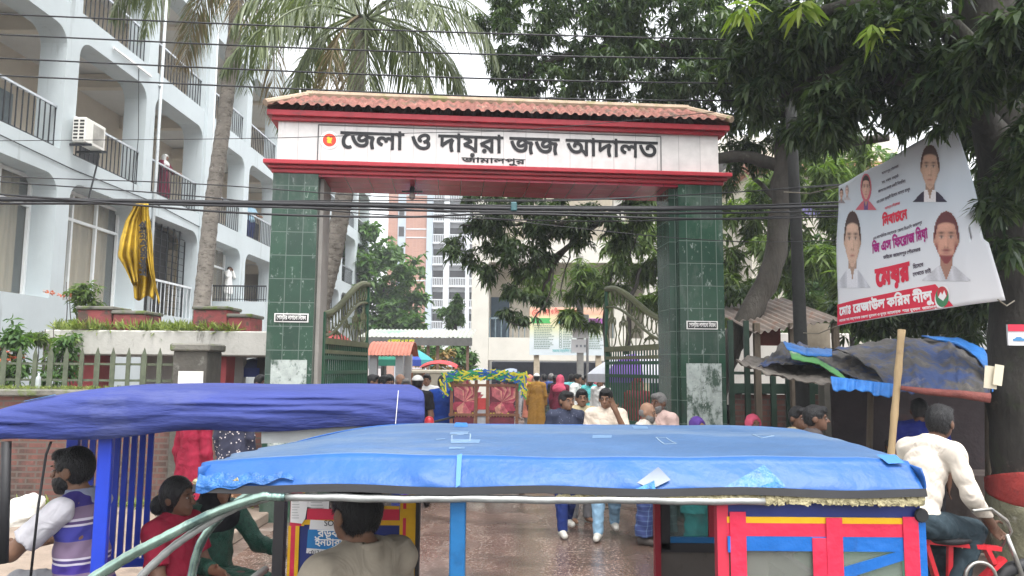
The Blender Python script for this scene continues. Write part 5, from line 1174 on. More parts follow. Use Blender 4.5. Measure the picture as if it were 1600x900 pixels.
mb = MB().box2((PX(1288, 9.6), 9.6, 0), (PX(1305, 9.6), 9.8, P(1296, 580, 9.6).z)); mb.build('concrete_post', M('grey_post', (.2, .19, .165), .9, .2, 3, .3), st)
r0, r1 = P(1180, 519, 10.2), P(1312, 497, 10.2)
mb = MB(); mb.grid(lambda a, b: r0.lerp(r1, a) + Vector((0, 2.2 * b, -.02 + .5 * b + .02 * math.sin(a * 70))), 80, 3); mb.build('tin_roof', M('rusty_tin', (.17, .14, .12), .7, .25, 3, 0, None, [((.2, .09, .05), 3, .55, .7)]), st)
for px, y_ in ((1184, 10.3), (1240, 10.3), (1308, 10.3)): mb = MB().bar((PX(px, y_), y_, 0), (PX(px, y_), y_, P(px, 505, y_).z), .08); mb.build('roof_post', wood, st)
mb = MB().box2((PX(1190, 10.9), 10.9, P(1200, 540, 10.9).z), (PX(1222, 10.9), 10.94, P(1200, 508, 10.9).z)); mb.build('hanging_board', M('dull_red_board', (.22, .06, .05), .8, .2), st)
mb = MB().box2((PX(1258, 11.5), 11.5, 0), (PX(1300, 11.5), 11.55, P(1280, 505, 11.5).z)); mb.build('back_board', M('beige_board', (.36, .31, .24), .85, .2), st)
# white yard wall behind the stall
one('yard_wall', MB().box2((PX(1140, 14), 14, 0), (PX(1330, 14), 14.2, P(1200, 520, 14).z), .01), M('white_yard_wall', (.55, .53, .49), .85, .1, 1, 0, None, [((.2, .2, .17), 1.5, .6, .5)]), 'plain white yard wall behind the desk stall', 'wall')
# tarpaulin tea stall
ts = empty('tarpaulin_stall', (PX(1400, 8), 8, 0), 'dark roadside stall roofed with dusty patched tarpaulins on bamboo poles', 'stall')
def lerp_row(row, t):
    n = len(row) - 1; i = min(n - 1, int(t * n)); f = t * n - i; f = f * f * (3 - 2 * f) * .5 + f * .5; return Vector(row[i]).lerp(Vector(row[i + 1]), f)
def tarp(front, back, mat, name, sag=.12, seed=0, nu=60, nv=24):
    wa_ = 1. if nu > 40 else .25
    fr, bk = [P(*q) for q in front], [P(*q) for q in back]
    def fn(a, b):
        p = lerp_row(fr, a).lerp(lerp_row(bk, a), b)
        p.z += -sag * math.sin(math.pi * b) * (.4 + .6 * abs(math.sin(a * 8 + seed))) + wa_ * (.013 * math.sin(a * 31 + 5 * b + seed) * math.sin(b * 9 + a * 6) + .008 * math.sin(a * 90 + b * 30 + seed) + .01 * math.sin(a * 53 - b * 20))
        return p
    mb = MB(); mb.grid(fn, nu, nv); o = mb.build(name, mat, ts, True); sm = o.modifiers.new('cloth', 'SOLIDIFY'); sm.thickness = .012; return o
dusty = M('dusty_tarp', (.085, .08, .076), .85, .3, 2.5, .5, 14, [((.03, .06, .17), 2.1, .5, .9), ((.25, .22, .17), 3, .6, .6), ((.03, .03, .035), 4, .63, .6)])
dusty2 = M('grey_plank_tarp', (.14, .125, .108), .85, .3, 3, .6, 20, [((.06, .055, .05), 4, .55, .7), ((.33, .3, .25), 3, .62, .6)], stretch=(.6, 2, 1))
bluet = M('bright_blue_polythene', (.03, .17, .5), .45, .25, 8, .5, 30, [((.3, .45, .6), 9, .66, .5)])
tarp([(1150, 562, 7.7), (1185, 578, 7.5), (1240, 592, 7.4), (1300, 601, 7.2), (1396, 612, 7.)], [(1165, 556, 8.4), (1215, 560, 8.8), (1255, 566, 8.9), (1300, 560, 9), (1400, 548, 9)], dusty2, 'plank_tarpaulin', .05, 1)
tarp([(1182, 571, 7.72), (1225, 566, 7.9), (1290, 572, 8), (1340, 590, 7.6), (1402, 606, 7.05)], [(1222, 534, 9), (1245, 536, 9.1), (1290, 544, 9.1), (1330, 548, 9.2), (1410, 540, 9.2)], dusty, 'ridge_tarpaulin', .08, 3)
tarp([(1398, 612, 6.98), (1440, 610, 6.9), (1500, 616, 6.8), (1548, 622, 6.7)], [(1300, 545, 8.9), (1400, 528, 9), (1480, 530, 8.9), (1538, 566, 8.4)], dusty, 'sloping_tarpaulin', -.1, 5)
tarp([(1500, 535, 8.5), (1530, 560, 8.), (1549, 590, 7.4), (1552, 612, 6.9)], [(1440, 524, 8.8), (1500, 528, 8.8), (1538, 545, 8.5), (1556, 580, 8)], bluet, 'blue_edge_tarpaulin', .02, 2, 30, 6)
tarp([(1238, 560, 7.75), (1280, 568, 7.8), (1330, 600, 7.3)], [(1228, 540, 8.6), (1270, 556, 8.4), (1300, 575, 8)], M('green_white_tarp', (.1, .3, .1), .7, .2, 3, 0, None, [((.55, .55, .5), 1.7, .55, .9)]), 'green_tarpaulin', -.03, 4, 30, 8)
tarp([(1230, 545, 8.1), (1262, 555, 8), (1300, 556, 8.1)], [(1224, 533, 8.4), (1260, 543, 8.4), (1300, 545, 8.5)], bluet, 'blue_ridge_tarpaulin', -.02, 6, 30, 6)
def frill(pa, z0, z1, mat, nm, sd):
    a, b = P(*pa[0]), P(*pa[1]); mb = MB()
    mb.grid(lambda u, v: a.lerp(b, u) + Vector((0, .012 * math.sin(u * 47 + v * 3) + .01 * math.sin(u * 19) - .05 * v, .015 + z0 - (z0 + z1 * (.8 + .12 * math.sin(u * 9 + sd) + .08 * math.sin(u * 31))) * v)), 80, 8); o = mb.build(nm, mat, ts, True); sm = o.modifiers.new('cloth', 'SOLIDIFY'); sm.thickness = .006
frill(((1298, 594, 7.16), (1397, 606, 6.96)), .02, .12, bluet, 'blue_frill', 1)
mb = MB().tube([P(1408, 606, 6.8), P(1450, 612, 6.75), P(1500, 616, 6.68), P(1547, 622, 6.6)], [.02, .032, .036, .045], 10); mb.build('rolled_red_sheet', M('faded_red_sheet', (.2, .06, .05), .8, .25, 9, .6, 30), ts, True)
for (xt, yt, xb, yb_, y, r, m_, nm) in ((1409, 515, 1388, 760, 6.85, .03, bamboo, 'bamboo_pole'), (1361, 596, 1357, 760, 8.2, .033, wood, 'wooden_post'), (1545, 600, 1546, 800, 8., .04, wood, 'wooden_post')):
    a = P(xt, yt, y); b = P(xb, yb_, y); b = a + (b - a) * (a.z / (a.z - b.z)); pts = [a.lerp(b, k / 24) for k in range(25)]
    mb = MB().tube(pts, [r * (1.16 if k % 4 == 0 and nm == 'bamboo_pole' else 1) for k in range(25)], 10); mb.build(nm, m_, ts, True)
mb = MB().box2((PX(1300, 9.3), 9.3, 0), (PX(1700, 9.3), 9.36, P(1400, 545, 9.3).z)); mb.build('back_sheet', M('dark_stall_back', (.03, .022, .024), .95, .4, 3, .3, 20, [((.07, .03, .03), 3, .58, .6)]), ts)  # stall's dark interior put into the wall colour
mb = MB().box2((PX(1310, 8.7), 8.2, 0), (PX(1600, 8.7), 8.7, .8)); mb.build('counter', M('dark_counter', (.06, .045, .04), .9, .3, 4, .4), ts)  # counter in plain dark brown
gb = empty('vegetable_bunch', P(1395, 703, 8.25), 'bunch of green leaves lying on the dark stall counter', 'greens')
crown('leaves', [(1400, 700, 8.35, 14, 10, .1, 8)], 9, .12, .4, .4, bright, gb, LR)
# utility pole, dark
up_ = MB().tube([P(1256, 700, 9.6), P(1252, 560, 9.6), P(1245, 380, 9.6), P(1238, 230, 9.6), P(1228, -60, 9.6)], [.085, .085, .075, .07, .06], 12); v_ = up_.v
dz = min(v[2] for v in v_); up_.v = [(x, y, z if z > dz + .3 else z - dz) for x, y, z in v_]
one('utility_pole', up_, M('tarred_pole', (.022, .023, .022), .8, .3, 4, .3, 30, [((.35, .35, .33), 6, .68, .8)]), 'dark speckled utility pole between the curved mango trunk and the election banner', 'pole', smooth=True)
# election banner
TL, TR, BL, BR = P(1313, 291, 8.4), P(1493, 184, 6.75), P(1309, 509, 8.4), P(1559, 468, 6.45)
bnr = empty('election_banner', (BL + BR) / 2, 'large tilted white election banner with printed portraits and a red name strip', 'banner')
_n = ((TR - TL).cross(TL - BL)).normalized(); _n = _n if _n.y < 0 else -_n
def BN(u, v, off=0.): 
    p = (BL.lerp(BR, u)).lerp(TL.lerp(TR, u), v); p = p + _n * (.03 * math.sin(u * 5 + v * 2) + .012 * math.sin(u * 17 - v * 9) * (v * .6 + .4) - .10 * max(0, u - .86) * 3 * (1 - v) + off); return p
CMi = CM.inverted()
def proj(p): q = CMi @ (p - Vector((0, 0, CAMZ))).to_4d(); q = q.to_3d(); return 800 + F * q.x / -q.z, 450 - F * q.y / -q.z
def zuv(x, y):                               # crop pixel -> place on the banner
    X, Y = 1280 + x / 2.5, 180 + y / 2.5; u = v = .5
    for _ in range(12):
        a = proj(BN(u, v)); b = proj(BN(u + .01, v)); c = proj(BN(u, v + .01))
        j = [(b[0] - a[0]) * 100, (c[0] - a[0]) * 100, (b[1] - a[1]) * 100, (c[1] - a[1]) * 100]; d = j[0] * j[3] - j[1] * j[2]; ex, ey = X - a[0], Y - a[1]
        u += (ex * j[3] - ey * j[1]) / d; v += (ey * j[0] - ex * j[2]) / d
    return u, v
mb = MB()
def edge(a, b):
    u = a; 
    if u > .93 and .3 < b < .45: u -= .02
    return BN(u, b)
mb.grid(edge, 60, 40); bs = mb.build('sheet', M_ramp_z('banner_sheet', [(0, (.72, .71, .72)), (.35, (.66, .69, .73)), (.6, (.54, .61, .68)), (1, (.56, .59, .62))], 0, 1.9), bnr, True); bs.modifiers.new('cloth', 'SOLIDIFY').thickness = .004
def btext(s, x0, y0, x1, y1, hpx, mat, bold=.03, lift=.006, name='lettering'):
    polys, g0, g1 = glyphs(s, bold); a = Vector(zuv(x0, y0)); b = Vector(zuv(x1, y1)); t = Vector(zuv(x0 + 2, y0 - hpx)); mb = MB()
    h_ = (t - a).y / .72; k = (g1 - g0)
    for loops, tri in polys:
        flat = [p for l in loops for p in l]
        mb.add([BN(*(a + (b - a) * ((p[0] - g0) / k) + Vector((0, h_ * p[1]))), lift) for p in flat], [list(q) for q in tri])
    return mb.build(name, mat, bs)
def bpoly(pts, mat, name, lift=.004, sub=0):
    uv = [zuv(*p) for p in pts]; mb = MB()
    if sub: 
        mb.grid(lambda a, b: BN(*(Vector(uv[0]).lerp(Vector(uv[1]), a)).lerp(Vector(uv[3]).lerp(Vector(uv[2]), a), b), lift), sub, 3)
    else: mb.add([BN(u, v, lift) for u, v in uv], [list(range(len(uv)))])
    return mb.build(name, mat, bs)
bred = M('banner_red', (.62, .025, .06), .5, .04); bpur = M('banner_purple', (.36, .02, .2), .5, .04); bdark = M('banner_ink', (.07, .05, .08), .5, .04); bwh = M('banner_white', (.8, .78, .78), .5, .03)
bpoly([(72, 740), (455, 660), (525, 745), (72, 821)], bred, 'red_strip', .004, 30)
btext('মোঃ রেজাউল করিম নীলু', 80, 783, 450, 722, 34, bwh, .05); btext('সাবেক সহ সম্পাদক জেলা যুবদল ও যুগ্ম আহবায়ক, শহর যুবদল, জামালপুর', 80, 808, 470, 752, 10, bwh, .03)
btext('মেয়র', 222, 668, 358, 640, 72, bred, .07); btext('হিসেবে', 368, 600, 410, 590, 16, bdark); btext('দেখতে চাই', 368, 630, 440, 614, 16, bdark)
btext('জি এস ফিরোজ মিয়া', 208, 540, 428, 478, 38, bpur, .05); btext('ভাইকে জামালপুর পৌরসভার', 252, 562, 398, 530, 14, bdark)
btext('২নং সাংগঠনিক সম্পাদক, জেলা বিএনপি, জামালপুর', 212, 488, 404, 424, 12, bdark, .02); btext('নিবাচনে', 248, 432, 348, 402, 38, bred, .06); btext('আসন্ন পৌরসভা', 258, 370, 318, 348, 11, bred, .02)
bpoly([(306, 378), (311, 371), (319, 383), (315, 388)], bred, 'reph_mark', .006)
btext('জামালপুর পৌরসভার', 246, 232, 312, 202, 11, bdark, .02); btext('সৎ, দক্ষ, কর্মঠ', 246, 268, 312, 240, 11, bdark, .02); btext('জনগণের সেবায় একটি নিবেদিত', 232, 304, 340, 262, 12, bdark, .02); btext('নাম মেয়র প্রার্থী হিসেবে আস্থা রাখুন', 226, 346, 358, 294, 12, bdark, .02)
PSK, PSK2, PSK3 = M('print_skin_pale', (.62, .45, .35), .5, .1, 7), M('print_skin', (.56, .36, .27), .5, .1, 7), M('print_skin_warm', (.52, .29, .22), .5, .1, 7)
PH, PSH, PWH, PBD = M('print_hair', (.06, .03, .035), .5, .2), M('print_shirt', (.66, .65, .68), .5, .08, 6), M('print_collar', (.72, .7, .7), .5), M('print_suit', (.06, .05, .09), .5, .2)
PRB = M('print_beard', (.17, .035, .05), .5, .2, 10)
def ell(cx, cy, rx, ry, mat, nm, lift, a0=0, a1=6.283, n=26, rot=0.):
    pts = [(cx + rx * math.cos(a0 + (a1 - a0) * i / n) * math.cos(rot) - ry * math.sin(a0 + (a1 - a0) * i / n) * math.sin(rot), cy - rx * math.cos(a0 + (a1 - a0) * i / n) * math.sin(rot) * -1 - ry * math.sin(a0 + (a1 - a0) * i / n) * math.cos(rot)) for i in range(n)]
    return bpoly(pts, mat, nm, lift)
PRINT = M('printed_photo', (1, 1, 1), .5, 0); nt = PRINT.node_tree; at_ = nt.nodes.new('ShaderNodeAttribute'); at_.attribute_name = 'print'; nt.links.new(at_.outputs['Color'], nt.nodes['Principled BSDF'].inputs['Base Color'])
def portrait(cx, cy, rx, ry, skin, suit, hair, beard=None, moust=0., shirt=None, bottom=1.75, sari=None):
    """the printed photograph: a head and shoulders picture, colour by picture cell"""
    nx, ny = 64, 84; wX = 2.5; Y, X = np.mgrid[0:ny, 0:nx]; x = (X + .5) / nx * 2 * wX - wX; y = (Y + .5) / ny * (1.25 + bottom) - bottom      # y up, face radius 1
    ss = lambda a, b, v: np.clip((v - a) / (b - a), 0, 1)**2 * (3 - 2 * np.clip((v - a) / (b - a), 0, 1)); bl = lambda px, py, sx, sy: np.exp(-((x - px) / sx)**2 - ((y - py) / sy)**2)
    jaw = np.where(y < -.25, 1 - .32 * ss(-.25, -1, y) , 1) * np.where(y > .35, 1 - .12 * ss(.35, 1, y), 1); fr = np.sqrt((x / (.86 * jaw))**2 + (y / .98)**2); face = 1 - ss(.97, 1.03, fr)
    ear = 1 - ss(.9, 1.1, np.sqrt(((np.abs(x) - .88) / .13)**2 + ((y - .02) / .24)**2))
    neck = (np.abs(x) < .5) & (y < -.6); sh = (y < -1.02 - .42 * np.clip(np.abs(x) - .5, 0, 9) ** 1.1) & (np.abs(x) < 2.35); vee = sh & (np.abs(x) < (-.82 - y) * .0 + np.clip((y + 1.62) * .75, 0, .6))
    hr = np.sqrt((x / .98)**2 + ((y - .12) / 1.0)**2); line = .58 + .1 * np.cos(x * 2.2) - .55 * ss(.62, .95, np.abs(x)); hairm = (1 - ss(.97, 1.05, hr)) * ss(line - .05, line + .05, y) * (y > -.25)
    sk = np.array(skin); C = np.zeros((ny, nx, 3)) + sk; tone = 1 - .3 * ss(.35, 1.0, x) - .16 * ss(.45, 1, -x) + .1 * bl(-.28, -.12, .3, .25) + .12 * bl(-.1, .55, .5, .2) - .16 * bl(.14, -.18, .07, .2) + .12 * bl(-.02, -.15, .06, .25) - .2 * bl(0, -.33, .22, .05) - .13 * bl(0, -.78, .3, .05) - .2 * bl(-.38, .14, .22, .09) - .22 * bl(.38, .14, .22, .09)
    C = C * tone[..., None]
    def mix(m, c): 
        nonlocal C
        m = np.clip(m, 0, 1)[..., None]; C = C * (1 - m) + np.array(c) * m
    for s_ in (-1, 1):
        mix(.85 * bl(s_ * .38, .27 - .05 * 0, .25, .055), (.06, .035, .03)); mix(.55 * bl(s_ * .38, .1, .16, .05), (.6, .52, .48)); mix(.95 * bl(s_ * .37, .1, .065, .06), (.03, .02, .02)); mix(.7 * bl(s_ * .38, .145, .19, .025), (.05, .03, .03))
    mix(.5 * bl(-.1, -.31, .05, .035) + .5 * bl(.1, -.31, .05, .035), (.15, .05, .04)); mix(.75 * bl(0, -.54, .25, .05), (.42, .16, .14)); mix(.7 * bl(0, -.545, .23, .014), (.16, .05, .05))
    if moust: mix(moust * bl(0, -.43, .28, .05), (.05, .03, .03))
    if beard is not None:
        bm = ss(-.02, -.34, y) * ss(.56, .74, np.abs(x)) + ss(-.56, -.68, y) ; mix(.92 * np.clip(bm + moust * 0, 0, 1) * (1 - .8 * bl(0, -.55, .25, .07)) * face, beard); mix(.8 * bl(0, -.42, .3, .05), beard)
    inside = (face > .5) | ((ear > .5) & (y > -.3)); C[~inside] = sk * .66; C[neck & ~inside] = sk * .62
    for q in range(3): C[..., q] = np.where(sh & ~inside & ~vee, suit[q] * (1 - .25 * np.abs(np.sin(x * 3 + y))), C[..., q])
    if shirt is not None:
        st_ = sh & ~inside & (np.abs(x) < .62) & (np.abs(x) > np.clip((y + 1.5) * .5, 0, .4)); C[st_] = shirt
    mix(hairm * .97, hair); C = C * np.random.default_rng(int(cx)).uniform(.93, 1.07, (ny, nx, 1))
    keep = inside | (hairm > .5) | neck | sh
    if sari is not None:
        ring = (np.sqrt((x / 1.25)**2 + ((y - .05) / 1.22)**2) < 1) & ~(inside | (hairm > .5)) | (sh & (np.abs(x) > .5)); C[ring] = sari; keep = keep | ring
    jj, ii = np.nonzero(keep); V, Fq, K = [], [], []
    vid = {}
    def vert(i, j):
        if (i, j) not in vid:
            px = cx + rx * (i / nx * 2 * wX - wX); py = cy - ry * (j / ny * (1.25 + bottom) - bottom); u, v = zuv(px, py); vid[(i, j)] = len(V); V.append(BN(min(max(u, .003), .995), min(max(v, .003), .997), .0045))
        return vid[(i, j)]
    for j, i in zip(jj, ii): Fq.append([vert(i, j), vert(i + 1, j), vert(i + 1, j + 1), vert(i, j + 1)]); K.append(C[j, i])
    me = raw_mesh('printed_portrait', V, np.array(Fq), [PRINT]); at = me.attributes.new('print', 'FLOAT_COLOR', 'FACE'); at.data.foreach_set('color', np.concatenate([np.array(K), np.ones((len(K), 1))], 1).astype(np.float32).ravel()); put('printed_portrait', me, bs)
HB = (.035, .022, .025)
portrait(131, 492, 33, 104, (.62, .42, .32), (.62, .63, .68), (.05, .03, .03), None, .0, (.7, .7, .74), 1.75)
portrait(434, 208, 37, 82, (.58, .38, .28), (.045, .04, .07), (.06, .03, .03), None, .0, (.75, .74, .76), 1.6)
portrait(498, 486, 50, 98, (.56, .3, .22), (.62, .62, .66), (.12, .035, .04), (.2, .035, .045), .6, None, 1.65)
portrait(184, 285, 17, 45, (.6, .36, .28), (.16, .08, .24), HB, None, 0., None, 1.9, (.52, .12, .16))
portrait(88, 308, 7, 20, (.55, .36, .28), (.3, .28, .3), HB, None, .5, None, 1.8); portrait(110, 296, 7, 20, (.58, .42, .36), (.6, .58, .6), (.3, .28, .28), None, 0., None, 1.8)
ell(483, 710, 29, 44, bwh, 'logo_ring', .0075, rot=-.1); ell(483, 710, 26, 40, M('logo_green', (.05, .2, .09), .5), 'logo_green', .0083); ell(484, 695, 20, 26, M('logo_red', (.5, .04, .05), .5), 'logo_red', .0091)
bpoly([(468, 712), (478, 690), (484, 702), (492, 684), (500, 706), (488, 726)], bwh, 'logo_mark', .01)
mb = MB(); 
for c, d in ((TL, P(1225, 300, 9.6)), (BL, P(1252, 520, 9.6)), (TR, P(1562, 150, 6.95)), (BR, P(1585, 470, 6.8))): mb.tube([c, c.lerp(d, .5) + Vector((0, 0, -.05)), d], .006, 5)
mb.build('tie_rope', M('tie_rope', (.2, .18, .14), .9), bnr)
# papers nailed on the old tree
pp = empty('tin_sign', P(1590, 520, 6.7), 'small white tin sign with a blue vehicle picture on the old tree', 'sign')
a_, b2_ = P(1573, 507, 6.7), P(1614, 540, 6.7); mb = MB().box2((a_.x, 6.69, b2_.z), (b2_.x, 6.71, a_.z)); so_ = mb.build('plate', M('tin_white', (.62, .62, .64), .5), pp)
mb = MB().box2((a_.x, 6.683, a_.z - .06), (b2_.x, 6.688, a_.z)); mb.build('red_heading', bred, so_)
mb = MB().prism([(0, 0), (.1, 0), (.1, .02), (.08, .022), (.07, .035), (.03, .035), (.015, .02), (0, .018)], (a_.x + .04, 6.683, b2_.z + .04), (1, 0, 0), (0, 0, 1), (0, 1, 0), .003); mb.build('vehicle_picture', M('sign_blue', (.05, .2, .4), .5), so_)
for (a, b, c, d, rot, lab) in ((1538, 1558, 572, 607, .12, 'blank cream paper sheet nailed beside the old tree, the larger of two overlapping'), (1553, 1567, 570, 602, .18, 'narrow cream paper slip overlapping a larger sheet by the old tree')):
    c0 = P((a + b) / 2, (c + d) / 2, 6.72 if a == 1538 else 6.69); one('paper_sheet', MB().box(c0, ((b - a) * 6.7 / F, .004, (d - c) * 6.7 / F), rot=Matrix.Rotation(rot, 3, 'Y')), M('cream_paper', (.62, .57, .44), .9, .08), lab, 'paper')

# ---- power cables and the torn yellow cloth
cable = M('black_cable', (.02, .02, .022), .6, .2)
def wire(lab, pts, r, y=7.6, grp=None, dy=0.):
    q = [P(x, yy, y + max(0, min(1, (x - 1060) / 250)) * (9.4 - y)) for x, yy in pts]; d0 = q[0] - q[1]; d1 = q[-1] - q[-2]
    q = [q[0] + d0 * (1.5 / max(.1, d0.length)) * 2] + q + [q[-1] + d1 * (1.5 / max(.1, d1.length)) * 2]
    mb = MB(); out = limb(mb, q, r, r, 6, 8, .0); return one('power_cable', mb, cable, lab, 'cable', grp, True)
UPG = 'thin cables above the gate'
for lab, pts in (('thin cable crossing highest, over the palm crown', [(0, 22), (420, 40), (760, 52), (1150, 62), (1600, 70)]), ('second thin cable down over the tiled roof, crossing the palm', [(0, 54), (420, 73), (800, 86), (1150, 92), (1600, 96)]),
                 ('third thin cable down over the tiled roof', [(0, 91), (420, 110), (800, 124), (1150, 130), (1600, 130)]), ('thin cable just above the red tiled roof ridge', [(0, 118), (420, 137), (800, 152), (1150, 157), (1600, 150)])):
    wire(lab, pts, .0085, 7.6, UPG)
wire('lone thin wire sagging across the name panel', [(0, 220), (410, 216), (640, 208), (830, 202), (1150, 172)], .004, 8.2, UPG)
LOW = 'cables of the low bundle'
for lab, pts, r, y in (('thickest black cable of the low bundle crossing both pillars', [(0, 312), (240, 315), (560, 321), (800, 326), (1100, 326), (1330, 322), (1700, 318)], .02, 7.3),
    ('black cable riding just above the thickest one', [(0, 309), (240, 313), (560, 317), (800, 322), (1100, 323), (1330, 315), (1700, 300)], .011, 7.35),
    ('black cable just under the thickest one', [(0, 318), (240, 319), (560, 327), (800, 331), (1100, 333), (1330, 329), (1700, 322)], .012, 7.28),
    ('slack cable looping lowest under the bundle at the green pillar', [(180, 318), (330, 330), (480, 337), (640, 339), (800, 334), (1100, 342), (1330, 338), (1700, 330)], .011, 7.2),
    ('slack middle cable of the low bundle sloping to the dark pillar', [(0, 284), (300, 306), (560, 333), (760, 342), (1000, 345), (1330, 334), (1700, 320)], .007, 7.5),
    ('thin cable drooping above the bundle across the arched windows', [(0, 276), (300, 287), (560, 305), (760, 312), (1000, 308), (1330, 288), (1700, 255)], .006, 7.55),
    ('thin cable from the bundle rising to the banner top', [(240, 316), (560, 313), (860, 314), (1060, 305), (1180, 298), (1330, 287), (1700, 270)], .006, 7.4),
    ('thin service wire crossing below the low bundle to the curved tree', [(420, 322), (640, 327), (860, 352), (1060, 372), (1200, 378), (1330, 374), (1700, 360)], .005, 7.9)):
    wire(lab, pts, r, y, LOW)
one('cable_clamp', MB().box(P(803, 323, 7.28), (.06, .05, .09), bev=.01), M('clamp_teal', (.05, .12, .13), .5), 'small dark clamp gripping the low cable bundle over the gateway', 'clamp')
yc = empty('yellow_cloth', P(215, 317, 7.3), 'torn dirty yellow banner cloth snagged on the low cables', 'cloth')
ym = M('dirty_yellow_cloth', (.4, .26, .02), .8, .25, 5, .5, 18, [((.12, .075, .02), 3, .52, .8), ((.62, .5, .12), 4, .62, .5)])
def strip(rows, y0, nm, amp, mat=ym, off=0.):
    n = len(rows) - 1
    def fn(a, b):
        t = b * n; i = min(n - 1, int(t)); f = t - i; r0, r1 = rows[i], rows[i + 1]; x = r0[0] + (r1[0] - r0[0]) * f + ((r0[1] - r0[0]) + ((r1[1] - r1[0]) - (r0[1] - r0[0])) * f) * a; yy = r0[2] + (r1[2] - r0[2]) * f + 4 * math.sin(a * 7) * b
        return P(x, yy, y0 + off + amp * math.sin(a * 15 + b * 4) * (.3 + b) + .03 * math.sin(b * 9))
    mb = MB(); mb.grid(fn, 26, 26); o = mb.build(nm, mat, yc, True); o.modifiers.new('cloth', 'SOLIDIFY').thickness = .003
strip([(208, 230, 317), (205, 234, 340), (204, 238, 370), (207, 240, 410), (208, 243, 440), (210, 240, 466)], 7.3, 'hanging_fold', .06)
strip([(212, 222, 318), (196, 214, 345), (188, 212, 375), (184, 212, 400), (196, 214, 420), (206, 216, 442)], 7.24, 'side_flap', .05)
strip([(222, 232, 318), (224, 234, 350), (228, 236, 390), (234, 240, 425), (243, 246, 455), (248, 250, 472)], 7.26, 'torn_tail', .02)
mb = MB(); a = 0
for k in range(9): c0 = P(218 + .5 * k % 3, 345 + 9.5 * k, 7.17); mb.text('কমনবতরসলদ'[k], c0, (0, 0, -1), (1, 0, 0), .095, bold=.06)
mb.build('black_lettering', ink, yc)
# sack on the ground
def blob_obj(name, prims, h, mat, label, cat, wr=None):
    V, Fq = field_mesh(prims, h, .05, wr); return tag(put(name, raw_mesh(name, V, Fq, [mat], None, True)), label, cat)
s0_ = G(6, 846); blob_obj('sack', [el((s0_.x - .02, s0_.y + .3, .2), (.24, .2, .22)), el((s0_.x - .14, s0_.y + .2, .14), (.2, .18, .16)), el((s0_.x + .1, s0_.y + .3, .36), (.12, .1, .1))], .025, M('white_sack', (.5, .49, .45), .85, .15, 6, .4, 30), 'slumped off-white plastic sack on the dusty pavement by the brick wall', 'sack', (.012, 30, 1))
bt = P(64, 590, 10.05); one('plastic_bottle', MB().lathe((bt.x, 10.0, wallz), [(.03, 0), (.035, .02), (.034, .12), (.03, .15), (.012, .18), (.012, .2)], 12), M_glass('clear_plastic', (.6, .65, .66), .55, .15), 'clear plastic bottle standing on the mossy wall between pickets', 'bottle', smooth=True)
# trees closing the view beyond the stalls
for i, (px, py, y, r_) in enumerate(((1330, 400, 24, 90), (1480, 380, 22, 110), (1640, 380, 20, 120))):
    simple_tree(('broad green tree behind the election banner, beyond the stall roofs', 'dense tree behind the tarpaulin stall, hidden mostly by the banner', 'dense tree beyond the old mango trunk')[i], (PX(px, y), y, 0), [P(px, 540, y), P(px, 450, y)], [(px, py, y, r_, 90, 1.4, 260), (px - 40, py + 90, y, r_, 60, 1.2, 160), (px + 30, py - 120, y, r_ * .8, 70, 1.2, 160)], .34, bright if i == 0 else mleaf)
# ================================================================ VEHICLES
# ---- near battery rickshaw: blue cloth roof, windscreen to the -X end
vx0, vx1, vy0, vy1 = PX(305, 2.3, 735), PX(1443, 2.3, 735), 2.3, 3.42
near = empty('battery_rickshaw', ((vx0 + vx1) / 2, 2.86, 0), 'near battery rickshaw with a patched light blue roof and red and blue taped rear', 'rickshaw')
roofblue = M('blue_vinyl_roof', (.014, .08, .275), .45, .12, 2.2, .2, 30, [((.011, .06, .22), 2.6, .57, .55, (.4, 1, 1)), ((.13, .2, .32), 22, .68, .5, (.3, 1.6, 1)), ((.07, .1, .15), 3.5, .62, .5, (.5, 1, 2))], spec=.35)
zf = P(760, 712, 2.38).z; zb = P(760, 764, 2.29).z
W_ = vx1 - vx0
rooftop = M('dust_sheen_vinyl', (.045, .096, .195), .5, .18, 2.2, .25, 24, [((.1, .145, .21), 1.6, .52, .6, (.5, 1.5, 1)), ((.035, .1, .27), 2.6, .6, .55, (.4, 1, 1)), ((.22, .3, .4), 20, .68, .6, (.3, 1.6, 1))], spec=.3)  # greyer top: sky sheen and dust both put into the colour
def roof_z(a, b):                    # a along x, b across y
    d = max(0, (.26 - a) / .26); return zf + .012 * math.sin(math.pi * b) + .028 * b - .085 * d * d * (.35 + .65 * b) - .01 * max(0, (a - .93) / .07)
def fnr(a, b):
    x = vx0 + W_ * a; bb = (b - .16) / .84
    if b < .16:                     # near skirt
        t = b / .16; y = vy0 + .085 * t**1.25 + .004 * math.sin(a * 40) * (1 - t) + .003 * math.sin(a * 71 + t * 3) * math.sin(math.pi * t); z = zb + (roof_z(a, 0) - .004 - zb) * t - .004 * math.sin(a * 23) * (1 - t)
        y -= .011 * abs(math.sin(a * 11 + 1.2 + .15 * t))**40 * math.sin(math.pi * t)
    else:
        y = vy0 + .085 + (vy1 - vy0 - .17) * bb; z = roof_z(a, bb) + .0015 * math.sin(a * 33 + b * 5) + .001 * math.sin(b * 40 + a * 9) + .003 * math.sin(a * 9) * math.sin(b * 7)
    if a < .02: x += .015 * math.sin(b * 30)
    return (x + (.05 * bb * (1 - a) if b > .16 else 0), y, z)
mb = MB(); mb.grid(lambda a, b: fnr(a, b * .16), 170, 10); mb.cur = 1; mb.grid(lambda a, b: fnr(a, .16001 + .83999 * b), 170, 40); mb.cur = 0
mb.grid(lambda a, b: (vx0 + W_ * a, vy1 - .085 + .085 * b**.6, roof_z(a, 1) - .1 * b), 60, 5)
